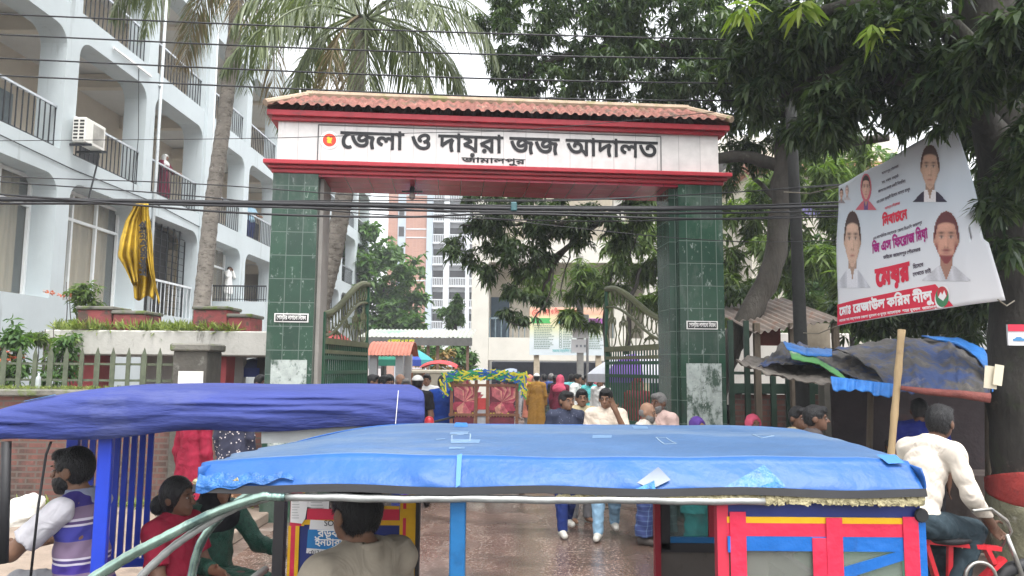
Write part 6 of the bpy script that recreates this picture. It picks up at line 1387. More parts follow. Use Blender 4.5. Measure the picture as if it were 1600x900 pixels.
mb.grid(lambda a, b: (vx1 + .012 * math.sin(math.pi * b), vy0 + .02 + (vy1 - vy0 - .04) * a, roof_z(1, a) - .012 - .1 * b), 24, 4)
mb.grid(lambda a, b: (vx0 + .05 * a + .01 * math.sin(a * 20), vy0 + .02 + (vy1 - vy0 - .04) * a, roof_z(0, a) - .004 - .075 * b + .012 * math.sin(a * 17) * b), 24, 4)
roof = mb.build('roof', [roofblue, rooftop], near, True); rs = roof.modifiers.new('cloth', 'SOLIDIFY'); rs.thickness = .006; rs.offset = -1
tapew = M('clear_tape_edge', (.1, .18, .3), .35, .2, 30); tapel = M('tape_outline', (.2, .28, .37), .4, .15, 9); tapeb = M('cyan_tape', (.008, .12, .36), .4, .1)
def on_roof(x, y, e=.001):
    a = (x - vx0) / W_; bb = (y - vy0 - .085) / (vy1 - vy0 - .17); return Vector((x, y, roof_z(a, max(0, min(1, bb))) + e + .0015 * math.sin(a * 33 + (bb * .84 + .16) * 5) + .001 * math.sin((bb * .84 + .16) * 40 + a * 9) + .003 * math.sin(a * 9) * math.sin((bb * .84 + .16) * 7)))
def rpx(px, py):                     # photo pixel to a spot on the roof top
    y = 2.9
    for _ in range(8):
        q = P(px, py, y); z = on_roof(q.x, y).z; v = CM @ Vector(((px - 800) / F, -(py - 450) / F, -1, 0)); y = max(2.4, min(3.38, y * (z - CAMZ) / (q.z - CAMZ)))
    return q.x, y
def patch(pts, mat, outline=False):
    q = [rpx(*p) for p in pts]; mb = MB()
    if outline:
        for a, b in zip(q, q[1:] + q[:1]):
            n = 6
            for k in range(n): mb.bar(on_roof(a[0] + (b[0] - a[0]) * k / n, a[1] + (b[1] - a[1]) * k / n), on_roof(a[0] + (b[0] - a[0]) * (k + 1) / n, a[1] + (b[1] - a[1]) * (k + 1) / n), .004, .0015)
    else: mb.grid(lambda s, t: on_roof(*[(q[0][i] * (1 - s) + q[1][i] * s) * (1 - t) + (q[3][i] * (1 - s) + q[2][i] * s) * t for i in (0, 1)], .0012), 6, 4)
    mb.build('roof_patch', mat, roof)
for p in ([(926, 680), (956, 680), (957, 685), (926, 685)], [(987, 665), (1011, 666), (1013, 670), (990, 670)], [(703, 687), (750, 688), (748, 693), (704, 693)], [(704, 675), (733, 674), (730, 679), (702, 679)], [(680, 686), (695, 685), (695, 688), (680, 689)]): patch(p, tapew)
patch([(712, 657), (730, 656), (731, 667), (709, 667)], tapeb); patch([(701, 700), (726, 699), (724, 704), (699, 704)], tapew)
for p in ([(1027, 684), (1046, 686), (1057, 693), (1039, 694)], [(1176, 679), (1210, 681), (1190, 684)], [(706, 680), (735, 678), (733, 691), (705, 691)]): patch(p, tapel, True)
def skirt(px, py, e=.004):           # a place on the near skirt
    q = P(px, py, vy0 - .002 - e); return q + Vector((0, .085 * max(0, (q.z - zb) / (zf - zb))**1.25 - .002, 0))
def spatch(pts, mat, e=.003, nm='skirt_patch'):
    mb = MB(); q = pts
    mb.grid(lambda s, t: skirt(*[(q[0][i] * (1 - s) + q[1][i] * s) * (1 - t) + (q[3][i] * (1 - s) + q[2][i] * s) * t for i in (0, 1)], e), 8, 6); mb.build(nm, mat, roof)
spatch([(996, 755), (1034, 733), (1050, 751), (1018, 764)], M('clear_patch', (.075, .105, .15), .3, .12, 12)); spatch([(998, 762), (1024, 752), (1024, 765), (985, 766)], M('crumpled_blue', (.04, .17, .42), .35, .45, 40, .9, 60), .006)
spatch([(1130, 762), (1204, 730), (1230, 760), (1205, 765)], M('blue_patch', (.03, .13, .38), .35, .25, 18, .6, 30)); spatch([(1173, 765), (1215, 753), (1227, 762), (1190, 767)], M('cyan_fold', (.02, .14, .36), .35, .3, 30, .8, 50), .006)
spatch([(1394, 716), (1425, 716), (1433, 728), (1406, 729)], tapeb); spatch([(711, 716), (719, 714), (719, 758), (712, 762)], M('blue_fold', (.05, .17, .43), .5, .1), .008)
rubber = M('black_rubber', (.018, .018, .02), .6, .2); pipe = M('dull_silver_pipe', (.36, .37, .36), .4, .2, 12, .1, 30, [((.16, .2, .17), 9, .6, .6)], metal=.55); foam = M('torn_foam', (.36, .32, .19), .95, .3, 20, .9, 60)
mb = MB(); mb.grid(lambda a, b: (vx0 + W_ * a, vy0 - .004 - .006 * b, zb + .006 - .022 * b - .004 * math.sin(a * 23)), 90, 2); mb.build('rubber_strip', rubber, near).modifiers.new('t', 'SOLIDIFY').thickness = .006
mb = MB(); mb.tube([(vx0 + .27 + (PX(1195, 2.29, 772) - vx0 - .27) * k / 40, vy0 - .006, zb - .03 + .0015 * math.sin(k * .5) + .001 * math.sin(k * 1.7)) for k in range(41)], .0115, 8)
mb.tube([(vx0 + .1 + (W_ - .1) * k / 20, vy1 - .02, zb - .03) for k in range(21)], .012, 8); mb.tube([(vx1 - .01, vy0 + (vy1 - vy0) * k / 8, zb - .03) for k in range(9)], .012, 8); mb.build('roof_pipe', pipe, near, True)
mb = MB(); fr = random.Random(4)
for k in range(620):
    x = fr.uniform(PX(1020, 2.29, 770), vx1 - .01) if k < 560 else fr.uniform(PX(870, 2.29, 770), PX(1030, 2.29, 770)); z = zb - .018 - fr.random() * (.016 if x > PX(1180, 2.29, 772) else .01); mb.box((x, vy0 - .010 + fr.random() * .008, z), (.009 + .012 * fr.random(), .006, .006 + .01 * fr.random()), rot=Matrix.Rotation(fr.random() * 3, 3, 'Y'))
mb.build('torn_foam_lining', foam, near); mb = MB()
for k in range(70): mb.box((vx0 + .0 + fr.random() * .13, vy0 + .0 + fr.random() * .1, zb - .006 + fr.random() * .02), (.03, .012, .012), rot=Matrix.Rotation(fr.random() * 3, 3, 'Y'))
mb.build('torn_foam_lining', foam, near)
mb = MB(); mb.grid(lambda a, b: (vx0 + .04 + (W_ - .06) * a, vy0 + .06 + (vy1 - vy0 - .12) * b, roof_z(a, b) - .05), 20, 6); mb.build('ceiling_lining', M('dark_lining', (.045, .05, .06), .9, .2), near)
# windscreen hoops
grn = M('greenish_chrome_tube', (.3, .42, .36), .22, .35, 14, 0, None, [((.08, .14, .14), 7, .52, .8), ((.5, .5, .48), 12, .62, .6)], metal=.85)
def hoop(pts, r, mat, nm, ys): 
    for y_ in ys:
        mb = MB(); limb(mb, [P(x, yy, y_) if y_ < 2.6 else Vector((P(x, yy, ys[0]).x + .02, y_, P(x, yy, ys[0]).z + .07 * (1 - i / len(pts)))) for i, (x, yy) in enumerate(pts)], .0118 if r > .012 else r, r * 1.12, 10, 8, 0.); mb.build(nm, mat, near, True)
hs_ = proj(Vector((vx0 + .272, vy0 - .006, zb - .03)))
hoop([hs_, (hs_[0] - 22, hs_[1] - 1), (405, 777), (335, 801), (255, 841), (190, 876), (120, 925), (60, 1000), (30, 1130)], .0175, grn, 'windscreen_hoop', [2.28, 3.36])
hoop([(452, 770), (420, 778), (370, 793), (305, 830), (250, 872), (200, 930), (150, 1050)], .011, pipe, 'windscreen_brace', [2.30])
mb = MB(); mb.grid(lambda a, b: (P(440 - 290 * a, 760 + 140 * a**1.25, 2.28).x - .01, 2.31 + 1.04 * b, P(440 - 290 * a, 760 + 140 * a**1.25, 2.28).z - .01), 12, 4); mb.build('windscreen', M_glass('scratched_screen', (.55, .6, .58), .13, .12), near)
mb = MB(); mb.grid(lambda a, b: skirt(306 + 150 * a, 742 + 20 * a * 0 + (6 + 22 * (1 - a)) * b + 3 * math.sin(a * 20), .012), 30, 5); mb.build('torn_blue_flap', M('torn_blue_cloth', (.015, .09, .28), .4, .35, 14, .8, 40, [((.1, .3, .2), 11, .64, .6)]), near)
# posts, floor, panels
navy = M('navy_panel', (.018, .03, .15), .4, .14, 3, .15, 12, [((.1, .12, .22), 9, .66, .5), ((.05, .045, .06), 3, .58, .6)]); tealblue = M('blue_post_paint', (.015, .12, .3), .35, .15, 5, .1, 30, [((.01, .06, .16), 3, .58, .6)])
dirt = lambda c: [(c, 4.5, .58, .55, (1, 1, .5)), ((.1, .08, .07), 14, .68, .6), ((.5, .45, .4), 50, .7, .5)]
red_tape = M('pink_red_tape', (.56, .025, .065), .42, .1, 5, .4, 14, dirt((.3, .03, .05))); yel_tape = M('yellow_tape', (.66, .37, .012), .42, .1, 5, .3, 14, dirt((.4, .2, .03))); blu_tape = M('cobalt_tape', (.01, .115, .41), .42, .12, 5, .4, 14, dirt((.015, .06, .2))); darkfr = M('dark_frame_paint', (.03, .028, .03), .5, .2); redfr = M('dark_red_frame', (.3, .02, .035), .45, .15)
px_ = PX(716, 2.33, 780)
mb = MB().box2((PX(704, 2.33, 780), 2.31, .3), (PX(728, 2.33, 780), 2.36, zb - .03), .004); mb.build('post', tealblue, near)
mb = MB().box2((vx0 + .1, vy0 + .03, .28), (vx1 - .02, vy1 - .03, .34)); mb.build('floor', darkfr, near)
mb = MB().box2((PX(716, 2.36, 780) - .02, 2.4, .35), (PX(716, 2.36, 780) + .03, 3.3, .72), .01); 
mb.box2((px_ - .42, 2.5, .35), (px_ - .06, 3.25, .56), .02); mb.build('driver_seat', M('maroon_seat', (.12, .02, .03), .5, .15), near)
# driver-side far panel
fy = 3.35; fx0, fx1 = PX(455, fy, 800), PX(651, fy, 800)
zz = lambda py: P(550, py, fy).z
mb = MB().box2((fx0, fy, .3), (fx1, fy + .02, zz(797))); fp = mb.build('side_panel', navy, near)
def strip_(x0, x1, z0, z1, mat, nm, y=fy - .004, par=None, t=.003): mb = MB().box2((x0, y, z0), (x1, y + t, z1)); return mb.build(nm, mat, par or fp)
fx = lambda px: PX(px, fy - .003, 800)
for a, b, m_ in ((452, 456, yel_tape), (456, 463, red_tape), (463, 469, yel_tape)): strip_(fx(a), fx(b), .3, zz(822), m_, 'tape_strip', fy - .006)
strip_(fx(454), fx(472), zz(822), zz(757), red_tape, 'tape_strip', fy - .006); strip_(fx(472), fx(476), zz(822), zz(757), yel_tape, 'tape_strip', fy - .0065)
strip_(fx(480), fx(624), zz(812), zz(795), red_tape, 'tape_strip', fy - .006); strip_(fx(476), fx(640), zz(820), zz(812.3), yel_tape, 'tape_strip', fy - .0055); strip_(fx(598), fx(624), zz(794.8), zz(790), yel_tape, 'tape_strip', fy - .006)
for a, b, m_ in ((625, 630, yel_tape), (630, 635, red_tape), (635, 650, yel_tape)): strip_(fx(a), fx(b), .3, zz(772), m_, 'tape_strip', fy - .0072)
strip_(fx(628), fx(649), zz(808), zz(794), yel_tape, 'tape_strip', fy - .012)
mb = MB().box2((fx(476), fy + .006, zz(796)), (fx(625), fy + .01, zz(760))); mb.build('side_window', M_glass('grey_glass', (.2, .22, .2), .45, .1), near)
mb = MB().box2((PX(438, fy), fy - .02, .3), (PX(454, fy), fy + .03, zb)); mb.box2((fx(650), fy - .01, .3), (fx(656), fy + .03, zb)); mb.build('post', darkfr, near)
paper = M('paper_sticker', (.7, .69, .68), .75, .06); printk = M('sticker_print', (.06, .06, .07), .6)
def sticker(pts, y, nm='paper_sticker', mat=paper):
    mb = MB().prism([(fx(a), zz(b)) for a, b in pts], (0, y, 0), (1, 0, 0), (0, 0, 1), (0, 1, 0), .0015); return mb.build(nm, mat, fp)
p1_ = sticker([(455, 816), (473, 818), (478, 810), (483, 772), (455, 771)], fy - .011); p2_ = sticker([(480, 792), (514, 795), (515, 773), (484, 773)], fy - .0095)
mb = MB(); 
for (a, b, n, w_) in ((457, 776, 9, 16), (486, 777, 5, 24)):
    for k in range(n): mb.box2((fx(a), fy - .0125, zz(b + 4.2 * k)), (fx(a + w_ * (.5 + .5 * fr.random())), fy - .012, zz(b + 4.2 * k - 1.1)))
mb.build('sticker_lines', M('pale_print', (.4, .4, .4), .7), p1_)
sticker([(481, 864), (560, 871), (560, 816), (486, 812)], fy - .0085, 'advert_sticker'); ad = sticker([(482, 856), (560, 861), (560, 828), (483, 827)], fy - .0105, 'advert_band', M('advert_blue', (.02, .17, .42), .5, .05))
mb = MB().text('SO', (fx(508), fy - .0118, zz(821)), (1, 0, 0), (0, 0, 1), .033, bold=.01); mb.text('C', (fx(485), fy - .0118, zz(866)), (1, 0, 0), (0, 0, 1), .02); mb.text('01740 67', (fx(489), fy - .0118, zz(865.5)), (1, 0, 0), (0, 0, 1), .0235, bold=.02); mb.build('sticker_print', printk, ad)
mb = MB().text('বডবান', (fx(498), fy - .012, zz(838)), (1, 0, 0), (0, 0, 1), .045, bold=.025); mb.bar((fx(499), fy - .0122, zz(838.8)), (fx(504.5), fy - .0122, zz(836.4)), .004, .0006, up=(0, 1, 0)); mb.text('ইনটারনেট', (fx(494), fy - .012, zz(852)), (1, 0, 0), (0, 0, 1), .042, bold=.025); mb.build('sticker_lettering', M('sticker_white', (.78, .78, .76), .6), ad)
def oval(cx, cz, rx, rz, t0=0, t1=6.283, n=36): return [(cx + rx * math.cos(t0 + (t1 - t0) * i / n), fy - .01, cz + rz * math.sin(t0 + (t1 - t0) * i / n)) for i in range(n + 1)]
mb = MB().tube(oval(fx(526), zz(877), .066, .032), .0045, 5); mb.tube(oval(fx(541), zz(895), .115, .115, 1.9, 4.6), .007, 5); mb.text('SMART', (fx(509), fy - .0118, zz(881)), (1, 0, 0), (.18, 0, 1), .034, bold=.02); mb.build('badge', M('badge_white', (.72, .74, .78), .5), fp)
# passenger rear end
ry = vy0 + .02; x0r, x1r = PX(1130, ry, 800), vx1 - .005; zr = lambda py: P(1290, py, ry).z; rx = lambda px: PX(px, ry - .003, 830)
mb = MB().box2((x0r, ry, zr(808)), (x1r, ry + .02, zr(783))); tb = mb.build('top_board', navy, near)
mb = MB().box2((x0r, ry, .3), (x1r, ry + .02, .95)); mb.build('side_panel', navy, near)
mb = MB().box2((rx(1164), ry + .005, .95), (rx(1410), ry + .009, zr(861))); mb.build('side_window', M_glass('dusty_glass', (.24, .25, .22), .4, .12), near)
def rs_(a, b, c, d, mat, o_=0.): mb = MB().box2((rx(a), ry - .004 - o_, zr(d)), (rx(b), ry - .001 - o_, zr(c))); mb.build('tape_strip', mat, tb)
rs_(1136, 1434, 808, 817.5, yel_tape, .001); rs_(1136, 1434, 817.7, 838, red_tape, .001); rs_(1136, 1412, 838.3, 861, blu_tape, .0005)
rs_(1140, 1165, 800, 1050, red_tape, .005); rs_(1268, 1291, 840, 1050, red_tape, .004); rs_(1290, 1315, 808, 1050, red_tape, .006); rs_(1410, 1434, 806, 1050, red_tape, .005); rs_(1434, 1446, 815, 1050, blu_tape, .002); rs_(1136, 1140, 838, 863, blu_tape, .006)
mb = MB().prism([(rx(1315), zr(905)), (rx(1315), zr(886)), (rx(1410), zr(858)), (rx(1410), zr(874))], (0, ry - .004, 0), (1, 0, 0), (0, 0, 1), (0, 1, 0), .003); mb.build('tape_strip', blu_tape, tb)
mb = MB().box2((x0r - .02, ry - .004, .3), (rx(1138), ry + .03, zb - .03)); mb.build('post', M('red_post', (.5, .03, .06), .45, .1), near)
mb = MB().lathe((rx(1439), ry - .01, zr(803)), [(.004, -.006), (.019, -.006), (.022, 0), (.012, .008)], 12, 'y'); mb.build('bolt_bracket', rubber, near)
ry2 = 3.36; gx = lambda px: PX(px, ry2, 830); gz = lambda py: P(1090, py, ry2).z
mb = MB().box2((gx(1022), ry2 - .02, .3), (gx(1031), ry2 + .02, zb)); mb.box2((gx(1107), ry2 - .012, gz(842)), (gx(1132), ry2 + .01, zb)); mb.build('post', redfr, near)
mb = MB().box2((gx(1032), ry2 - .015, gz(858)), (gx(1046), ry2 + .015, zb)); mb.box2((gx(1032), ry2 - .015, gz(862)), (vx1, ry2 + .015, gz(848))); mb.build('window_frame', darkfr, near)
mb = MB().box2((gx(1046), ry2, gz(848)), (vx1 - .02, ry2 + .004, zb)); mb.build('side_window', M_glass('tinted_glass', (.06, .1, .1), .45, .08), near)
mb = MB().box2((gx(1046), ry2 - .018, gz(847)), (gx(1128), ry2 - .005, gz(838))); mb.build('window_sill', tealblue, near)
mb = MB().box2((gx(1031), ry2 + .001, .3), (vx1 - .01, ry2 + .02, gz(862))); mb.build('side_panel', M('grimy_brown_panel', (.11, .095, .085), .8, .2, 3, 0, None, [((.04, .035, .03), 4, .55, .6)]), near)
mb = MB().box2((gx(1120), 2.45, .35), (vx1 - .05, 3.28, .78), .04); mb.box2((vx1 - .16, 2.45, .78), (vx1 - .05, 3.28, 1.15), .04); mb.build('rear_seat', M('black_seat', (.03, .03, .035), .45, .2), near)
def wheels(o, lst, r=.25):
    for c, ax in lst:
        mb = MB().wheel(c, r - .045, .045, ax); w_ = mb.build('wheel', rubber, o, True)
        mb = MB().spokes(c, r - .05, ax, 14, .008); mb.build('rim', pipe, w_)
wheels(near, [((vx1 - .35, vy0 + .08, .25), (0, 1, 0)), ((vx1 - .35, vy1 - .08, .25), (0, 1, 0)), ((vx0 - .35, 2.86, .25), (0, 1, 0))])
mb = MB().tube([(vx0 - .35, 2.86, .25), (vx0 - .25, 2.86, .8), (vx0 - .1, 2.86, 1.05)], .025, 8); mb.tube([(vx0 - .05, 2.55, 1.08), (vx0 - .1, 2.86, 1.05), (vx0 - .05, 3.17, 1.08)], .015, 8); mb.build('handlebar', pipe, near, True)
mb = MB(); mb.grid(lambda a, b: (vx0 - .5 - .12 * math.sin(math.pi * a) * 1., 2.45 + .82 * a, .45 + .5 * b), 16, 4); mb.build('front_cowl', navy, near, True)

# ---- second battery rickshaw with a violet-blue roof
f0_, f1_ = P(-60, 690, 3.72), P(663, 667, 4.15)
sec = empty('battery_rickshaw', ((f0_.x + f1_.x) / 2, 4.4, 0), 'battery rickshaw with a wrinkled violet-blue cloth roof, carrying a driver in a striped shirt', 'rickshaw', math.atan2(f1_.y - f0_.y, f1_.x - f0_.x))
SW = WM[sec.name]; L2 = math.hypot(f1_.x - f0_.x, f1_.y - f0_.y); sX = L2 / 2
def s2(x, y, z): return Vector((f0_.x, f0_.y, 0)) + SW.to_3x3() @ Vector((x, y, 0)) + Vector((0, 0, z))
violet = M('violet_blue_cloth', (.027, .04, .17), .8, .2, 3, .5, 18, [((.065, .078, .19), 2.5, .55, .5, (.6, 1, 1)), ((.02, .026, .12), 4, .6, .5, (.35, 1, 2)), ((.4, .42, .55), 30, .7, .5, (.5, 1, 1))], stretch=(.5, 1, 2.5))
zt_ = P(500, 601, 4.6).z; zn0, zn1 = P(0, 692, 3.75).z, P(655, 668, 4.15).z
def vroof(a, b):
    x = L2 * a; drop = .15 * max(0, (.3 - a) / .3)**1.6; th = math.pi * b; z0 = zn0 + (zn1 - zn0) * min(1, a * 1.6); top = zt_ - drop
    hgt = top - z0; y = .55 - .58 * math.copysign(abs(math.cos(th))**.34, math.cos(th)); z = z0 + hgt * abs(math.sin(th))**.42
    e = max(0, (a - .985) / .015); y = .55 + (y - .55) * (1 - .04 * e); z -= .02 * e * abs(math.sin(th)); wv = .007 * math.sin(z * 75 + math.sin(a * 7) * 2.2 + a * 5) * math.sin(a * 13 + z * 10) + .0045 * math.sin(z * 190 + a * 16 + 3 * math.sin(a * 5)) * (.5 + .5 * math.sin(a * 9 + 2))
    return s2(x, y - wv * math.cos(th) * 1.2 * (1 if th < 1.7 else .3), z + .012 * math.sin(a * 17) * (1 if b < .03 else .25))
mb = MB(); mb.grid(vroof, 260, 110); mb.build('roof', violet, sec, True).modifiers.new('cloth', 'SOLIDIFY').thickness = .006
mb = MB(); mb.add([vroof(.998, k / 20) for k in range(21)], [list(range(21))]); mb.build('roof_end', M('violet_end_cloth', (.03, .035, .17), .85, .2), sec)
mb = MB().bar(s2(L2 * .93, -.035, zn1 + .02), s2(L2 * .935, -.03, zn1 + .2), .0035, .003); mb.build('white_thread', paper, sec)
q0_ = P(27, 628, 3.9); mb = MB().add([vroof(.1, .335), vroof(.165, .335), vroof(.165, .36), vroof(.1, .36)], [[0, 1, 2, 3]]); rp = mb.build('roof_patch', tapeb, sec); rp.location += Vector((0, -.012, .008))
mb = MB().box2(s2(L2 * .6, .04, zn1 - .085), s2(L2 * .6, .04, zn1 - .085) + Vector((.001, .001, .001)));
mb = MB(); mb.grid(lambda a, b: s2(L2 * (.62 + .37 * a), .03 + .02 * b, zn1 + .01 - .09 * b * (1 - .2 * a)), 12, 2); mb.build('white_lining', M('white_lining', (.55, .58, .58), .7, .1), sec)
mb = MB(); mb.grid(lambda a, b: s2(L2 * a, .06 + .98 * b, zn0 + .05), 8, 4); mb.build('ceiling_lining', M('pale_lining', (.3, .3, .3), .9, .1), sec)
cob = M('cobalt_post_paint', (.015, .045, .42), .35, .12, 5)
def sx(px, y=4.0): return (Matrix(SW).inverted() @ P(px, 750, y)).x + sX
xp = PX(170, 3.9, 750) - f0_.x; xs0, xs1 = PX(188, 4.85, 750) - f0_.x, PX(284, 4.85, 750) - f0_.x
mb = MB().box(s2(xp, .06, .95), (.065, .05, 1.3), rot=SW.to_3x3(), bev=.004); mb.build('post', cob, sec); mb = MB(); mb.box(s2(xs0 - .06, 1.04, .95), (.065, .05, 1.3), rot=SW.to_3x3()); mb.build('post', cob, sec); mb = MB().box(s2(L2 - .1, .06, .95), (.05, .05, 1.3), rot=SW.to_3x3()); mb.build('post', cob, sec); mb = MB(); mb.box(s2(L2 - .1, 1.04, .95), (.05, .05, 1.3), rot=SW.to_3x3()); mb.build('post', cob, sec)
mb = MB()
for k in range(9): mb.box(s2(xs0 + (xs1 - xs0) * k / 8, 1.05, 1.12), (.032, .02, .92), rot=SW.to_3x3())
mb.box(s2((xs0 + xs1) / 2, 1.05, .68), (xs1 - xs0 + .05, .03, .05), rot=SW.to_3x3()); mb.build('side_guard', cob, sec)
mb = MB().box(s2(L2 / 2 + .1, .55, .34), (L2 - .6, 1.0, .06), rot=SW.to_3x3()); mb.build('floor', darkfr, sec)
mb = MB().box(s2(xp + .42, .55, .5), (.38, .95, .26), rot=SW.to_3x3(), bev=.03); mb.box(s2(xp - .3, .55, .5), (.36, .7, .26), rot=SW.to_3x3(), bev=.03); mb.box(s2(L2 - .3, .55, .5), (.36, .95, .26), rot=SW.to_3x3(), bev=.03); mb.build('seats', M('maroon_seat2', (.14, .03, .035), .5, .15), sec)
mb = MB().tube([s2(xp - .95, .25, 1.0), s2(xp - 1.0, .55, .97), s2(xp - .95, .85, 1.0)], .016, 8); mb.tube([s2(xp - 1.0, .55, .97), s2(xp - 1.15, .55, .3)], .025, 8); mb.build('handlebar', pipe, sec, True)
mb = MB().tube([P(48, 900, 3.8), P(60, 790, 3.8), P(72, 710, 3.8), P(80, 690, 3.8)], .006, 6); mb.tube([P(5, 880, 3.75), P(10, 690, 3.75)], .022, 6); mb.build('front_stay', rubber, sec, True)
wheels(sec, [(s2(L2 - .4, .1, .25), SW.to_3x3() @ Vector((0, 1, 0))), (s2(L2 - .4, 1.0, .25), SW.to_3x3() @ Vector((0, 1, 0))), (s2(xp - 1.15, .55, .25), SW.to_3x3() @ Vector((0, 1, 0)))])

# ---- decorated cycle rickshaw seen from behind, inside the gate
dk = 12.0
dec = empty('cycle_rickshaw', (PX(757, dk), dk + .4, 0), 'decorated cycle rickshaw seen from behind, flower painted back and green yellow fringe', 'rickshaw')
d0, d1 = PX(702, dk), PX(812, dk); dz = lambda py: P(757, py, dk).z; dx = lambda px: PX(px, dk)
garl = M_pattern('fringe_strips', (.02, .2, .06), (.62, .55, .03), 16, .42); garl2 = [M('fringe_green', (.03, .3, .1), .7), M('fringe_yellow', (.65, .6, .05), .7), M('fringe_blue', (.03, .12, .4), .7)]
mb = MB(); mb.grid(lambda a, b: (d0 + (d1 - d0) * a, dk + .9 * b, dz(592) + .1 * math.sin(math.pi * b) + .02 * math.sin(a * 20)), 20, 10); hood = mb.build('hood', garl2[0], dec, True)
mb = MB()
for k in range(420):
    mb.cur = fr.randrange(3); a = fr.random(); side = fr.random() < .2
    x = d0 - .05 + (d1 - d0 + .1) * a; z = dz(584) - .13 * fr.random() + .05 * math.sin(math.pi * a); y = dk - .03 - .05 * fr.random()
    if side: x = fr.choice((d0 - .06, d1 + .06)) + fr.gauss(0, .03); z -= .28 * fr.random()
    mb.box((x, y, z), (.11, .01, .022), rot=Matrix.Rotation(fr.uniform(-.7, .7) + (1.2 if side else 0), 3, 'Y'))
mb.build('fringe', garl2, hood)
mb = MB(); mb.grid(lambda a, b: (dx(735) + (dx(808) - dx(735)) * a, dk + .15 + .6 * b, dz(584) + .06 * math.sin(math.pi * b) + .03 * math.sin(a * 9)), 14, 6); mb.build('polythene_sheet', M('lilac_polythene', (.4, .47, .66), .4, .15, 7, .5, 30), dec, True)
frm = M('rickshaw_frame_brown', (.2, .09, .05), .6, .25, 9)
mb = MB()
for px in (706, 744, 762, 808): mb.bar((dx(px), dk, .5), (dx(px), dk, dz(594)), .05)
for py in (602, 648): mb.bar((d0, dk, dz(py)), (d1, dk, dz(py)), .04)
mb.build('back_frame', frm, dec)
for (a, b) in ((710, 741), (765, 804)):
    mb = MB().box2((dx(a), dk + .01, .62), (dx(b), dk + .03, dz(602))); pn = mb.build('painted_panel', M('panel_dark', (.16, .03, .045), .5, .4, 9), dec)
    c = Vector((dx((a + b) / 2), dk + .004, dz(628))); mb = MB()
    for k in range(17):
        an = .35 + (math.pi - .7) * k / 16 if k < 13 else math.pi + .5 + (k - 13) * .7; l_ = (.31 if k < 13 else .24) * (.85 + .3 * fr.random()); mb.cur = k % 3; mb.cur = mb.cur
        d_ = Vector((math.cos(an), 0, math.sin(an))); n_ = Vector((-d_.z, 0, d_.x)); o_ = Vector((0, -.0006 * k, 0)); mb.add([c + o_, c + d_ * l_ * .55 + n_ * .075 + o_, c + d_ * l_ + o_, c + d_ * l_ * .55 - n_ * .075 + o_], [[0, 1, 2, 3]])
    mb.build('painted_flower', [M('petal_pink', (.5, .13, .15), .5, .45, 14), M('petal_rose', (.34, .045, .08), .5, .45, 14), M('petal_peach', (.58, .27, .2), .5, .4, 14)], pn)
    mb = MB()
    for k in range(7): mb.prism([(0, 0), (.03, 0), (.015, -.07)], (dx(a) + .01 + .045 * k, dk + .003, dz(645)), (1, 0, 0), (0, 0, 1), (0, 1, 0), .004)
    mb.build('yellow_pennants', garl2[1], pn)
mb = MB().box2((dx(745), dk + .0, dz(640)), (dx(761), dk + .02, dz(622))); mb.build('red_tag', M('tag_red', (.5, .05, .05), .5), dec)
mb = MB().box2((dx(744), dk + .012, .62), (dx(762), dk + .03, dz(640))); mb.build('mud_flap', M('flap_white', (.5, .52, .55), .6), dec)
mb = MB().box2((d0 + .05, dk + .05, .55), (d1 - .05, dk + .75, .8), .03); mb.build('seat', M('seat_red', (.3, .04, .05), .5), dec)
wheels(dec, [((d0 - .04, dk + .35, .34), (1, 0, 0)), ((d1 + .04, dk + .35, .34), (1, 0, 0)), ((dx(757), dk + 2.1, .34), (1, 0, 0))], .34)
mb = MB().tube([(dx(757), dk + .7, .5), (dx(757), dk + 1.4, .55), (dx(757), dk + 2.0, .85), (dx(757), dk + 2.1, .34)], .022, 8); mb.bar((dx(757) - .25, dk + 1.95, .95), (dx(757) + .25, dk + 1.95, .95), .025); mb.build('cycle_frame', frm, dec, True)
# ---- cream panelled van-rickshaw and a red hooded rickshaw beyond it
vn = empty('goods_rickshaw', (PX(668, 15.5), 15.8, 0), 'cream boxy covered rickshaw with a worn flat roof, beside the tiled kiosk', 'rickshaw')
v0, v1 = PX(642, 15.5), PX(702, 15.5); vz = lambda py: P(670, py, 15.5).z
mb = MB().box2((v0, 15.5, vz(584)), (v1, 16.9, vz(578)), .02); mb.build('roof', M('cream_roof', (.5, .46, .37), .8, .15), vn)
mb = MB().box2((v0 + .28, 15.52, .5), (v1 - .03, 15.56, vz(584))); mb.box2((v0 + .03, 15.6, .5), (v0 + .06, 16.8, vz(584))); mb.build('cream_panel', M('worn_cream_panel', (.42, .38, .3), .8, .2, 4, 0, None, [((.2, .14, .1), 4, .58, .6)]), vn)
mb = MB(); 
for x in (v0 + .02, v0 + .27, v1 - .02): mb.bar((x, 15.5, .35), (x, 15.5, vz(583)), .035)
mb.build('post', frm, vn); wheels(vn, [((v0 + .05, 16.2, .3), (1, 0, 0)), ((v1 - .05, 16.2, .3), (1, 0, 0))], .3)
rr = empty('cycle_rickshaw', (PX(685, 17.5), 17.8, 0), 'rickshaw with a low red hood behind the cream boxy one', 'rickshaw')
mb = MB(); mb.grid(lambda a, b: (PX(655, 17.5) + (PX(713, 17.5) - PX(655, 17.5)) * a, 17.5 + 1. * b, P(680, 576, 17.5).z + .12 * math.sin(math.pi * a)**.7 + .08 * math.sin(math.pi * b)), 16, 8); mb.build('hood', M('hood_red', (.5, .045, .05), .6, .12), rr, True)
mb = MB(); 
for px in (660, 708): mb.bar((PX(px, 17.9), 17.9, .5), (PX(px, 17.9), 17.9, P(680, 574, 17.9).z), .04)
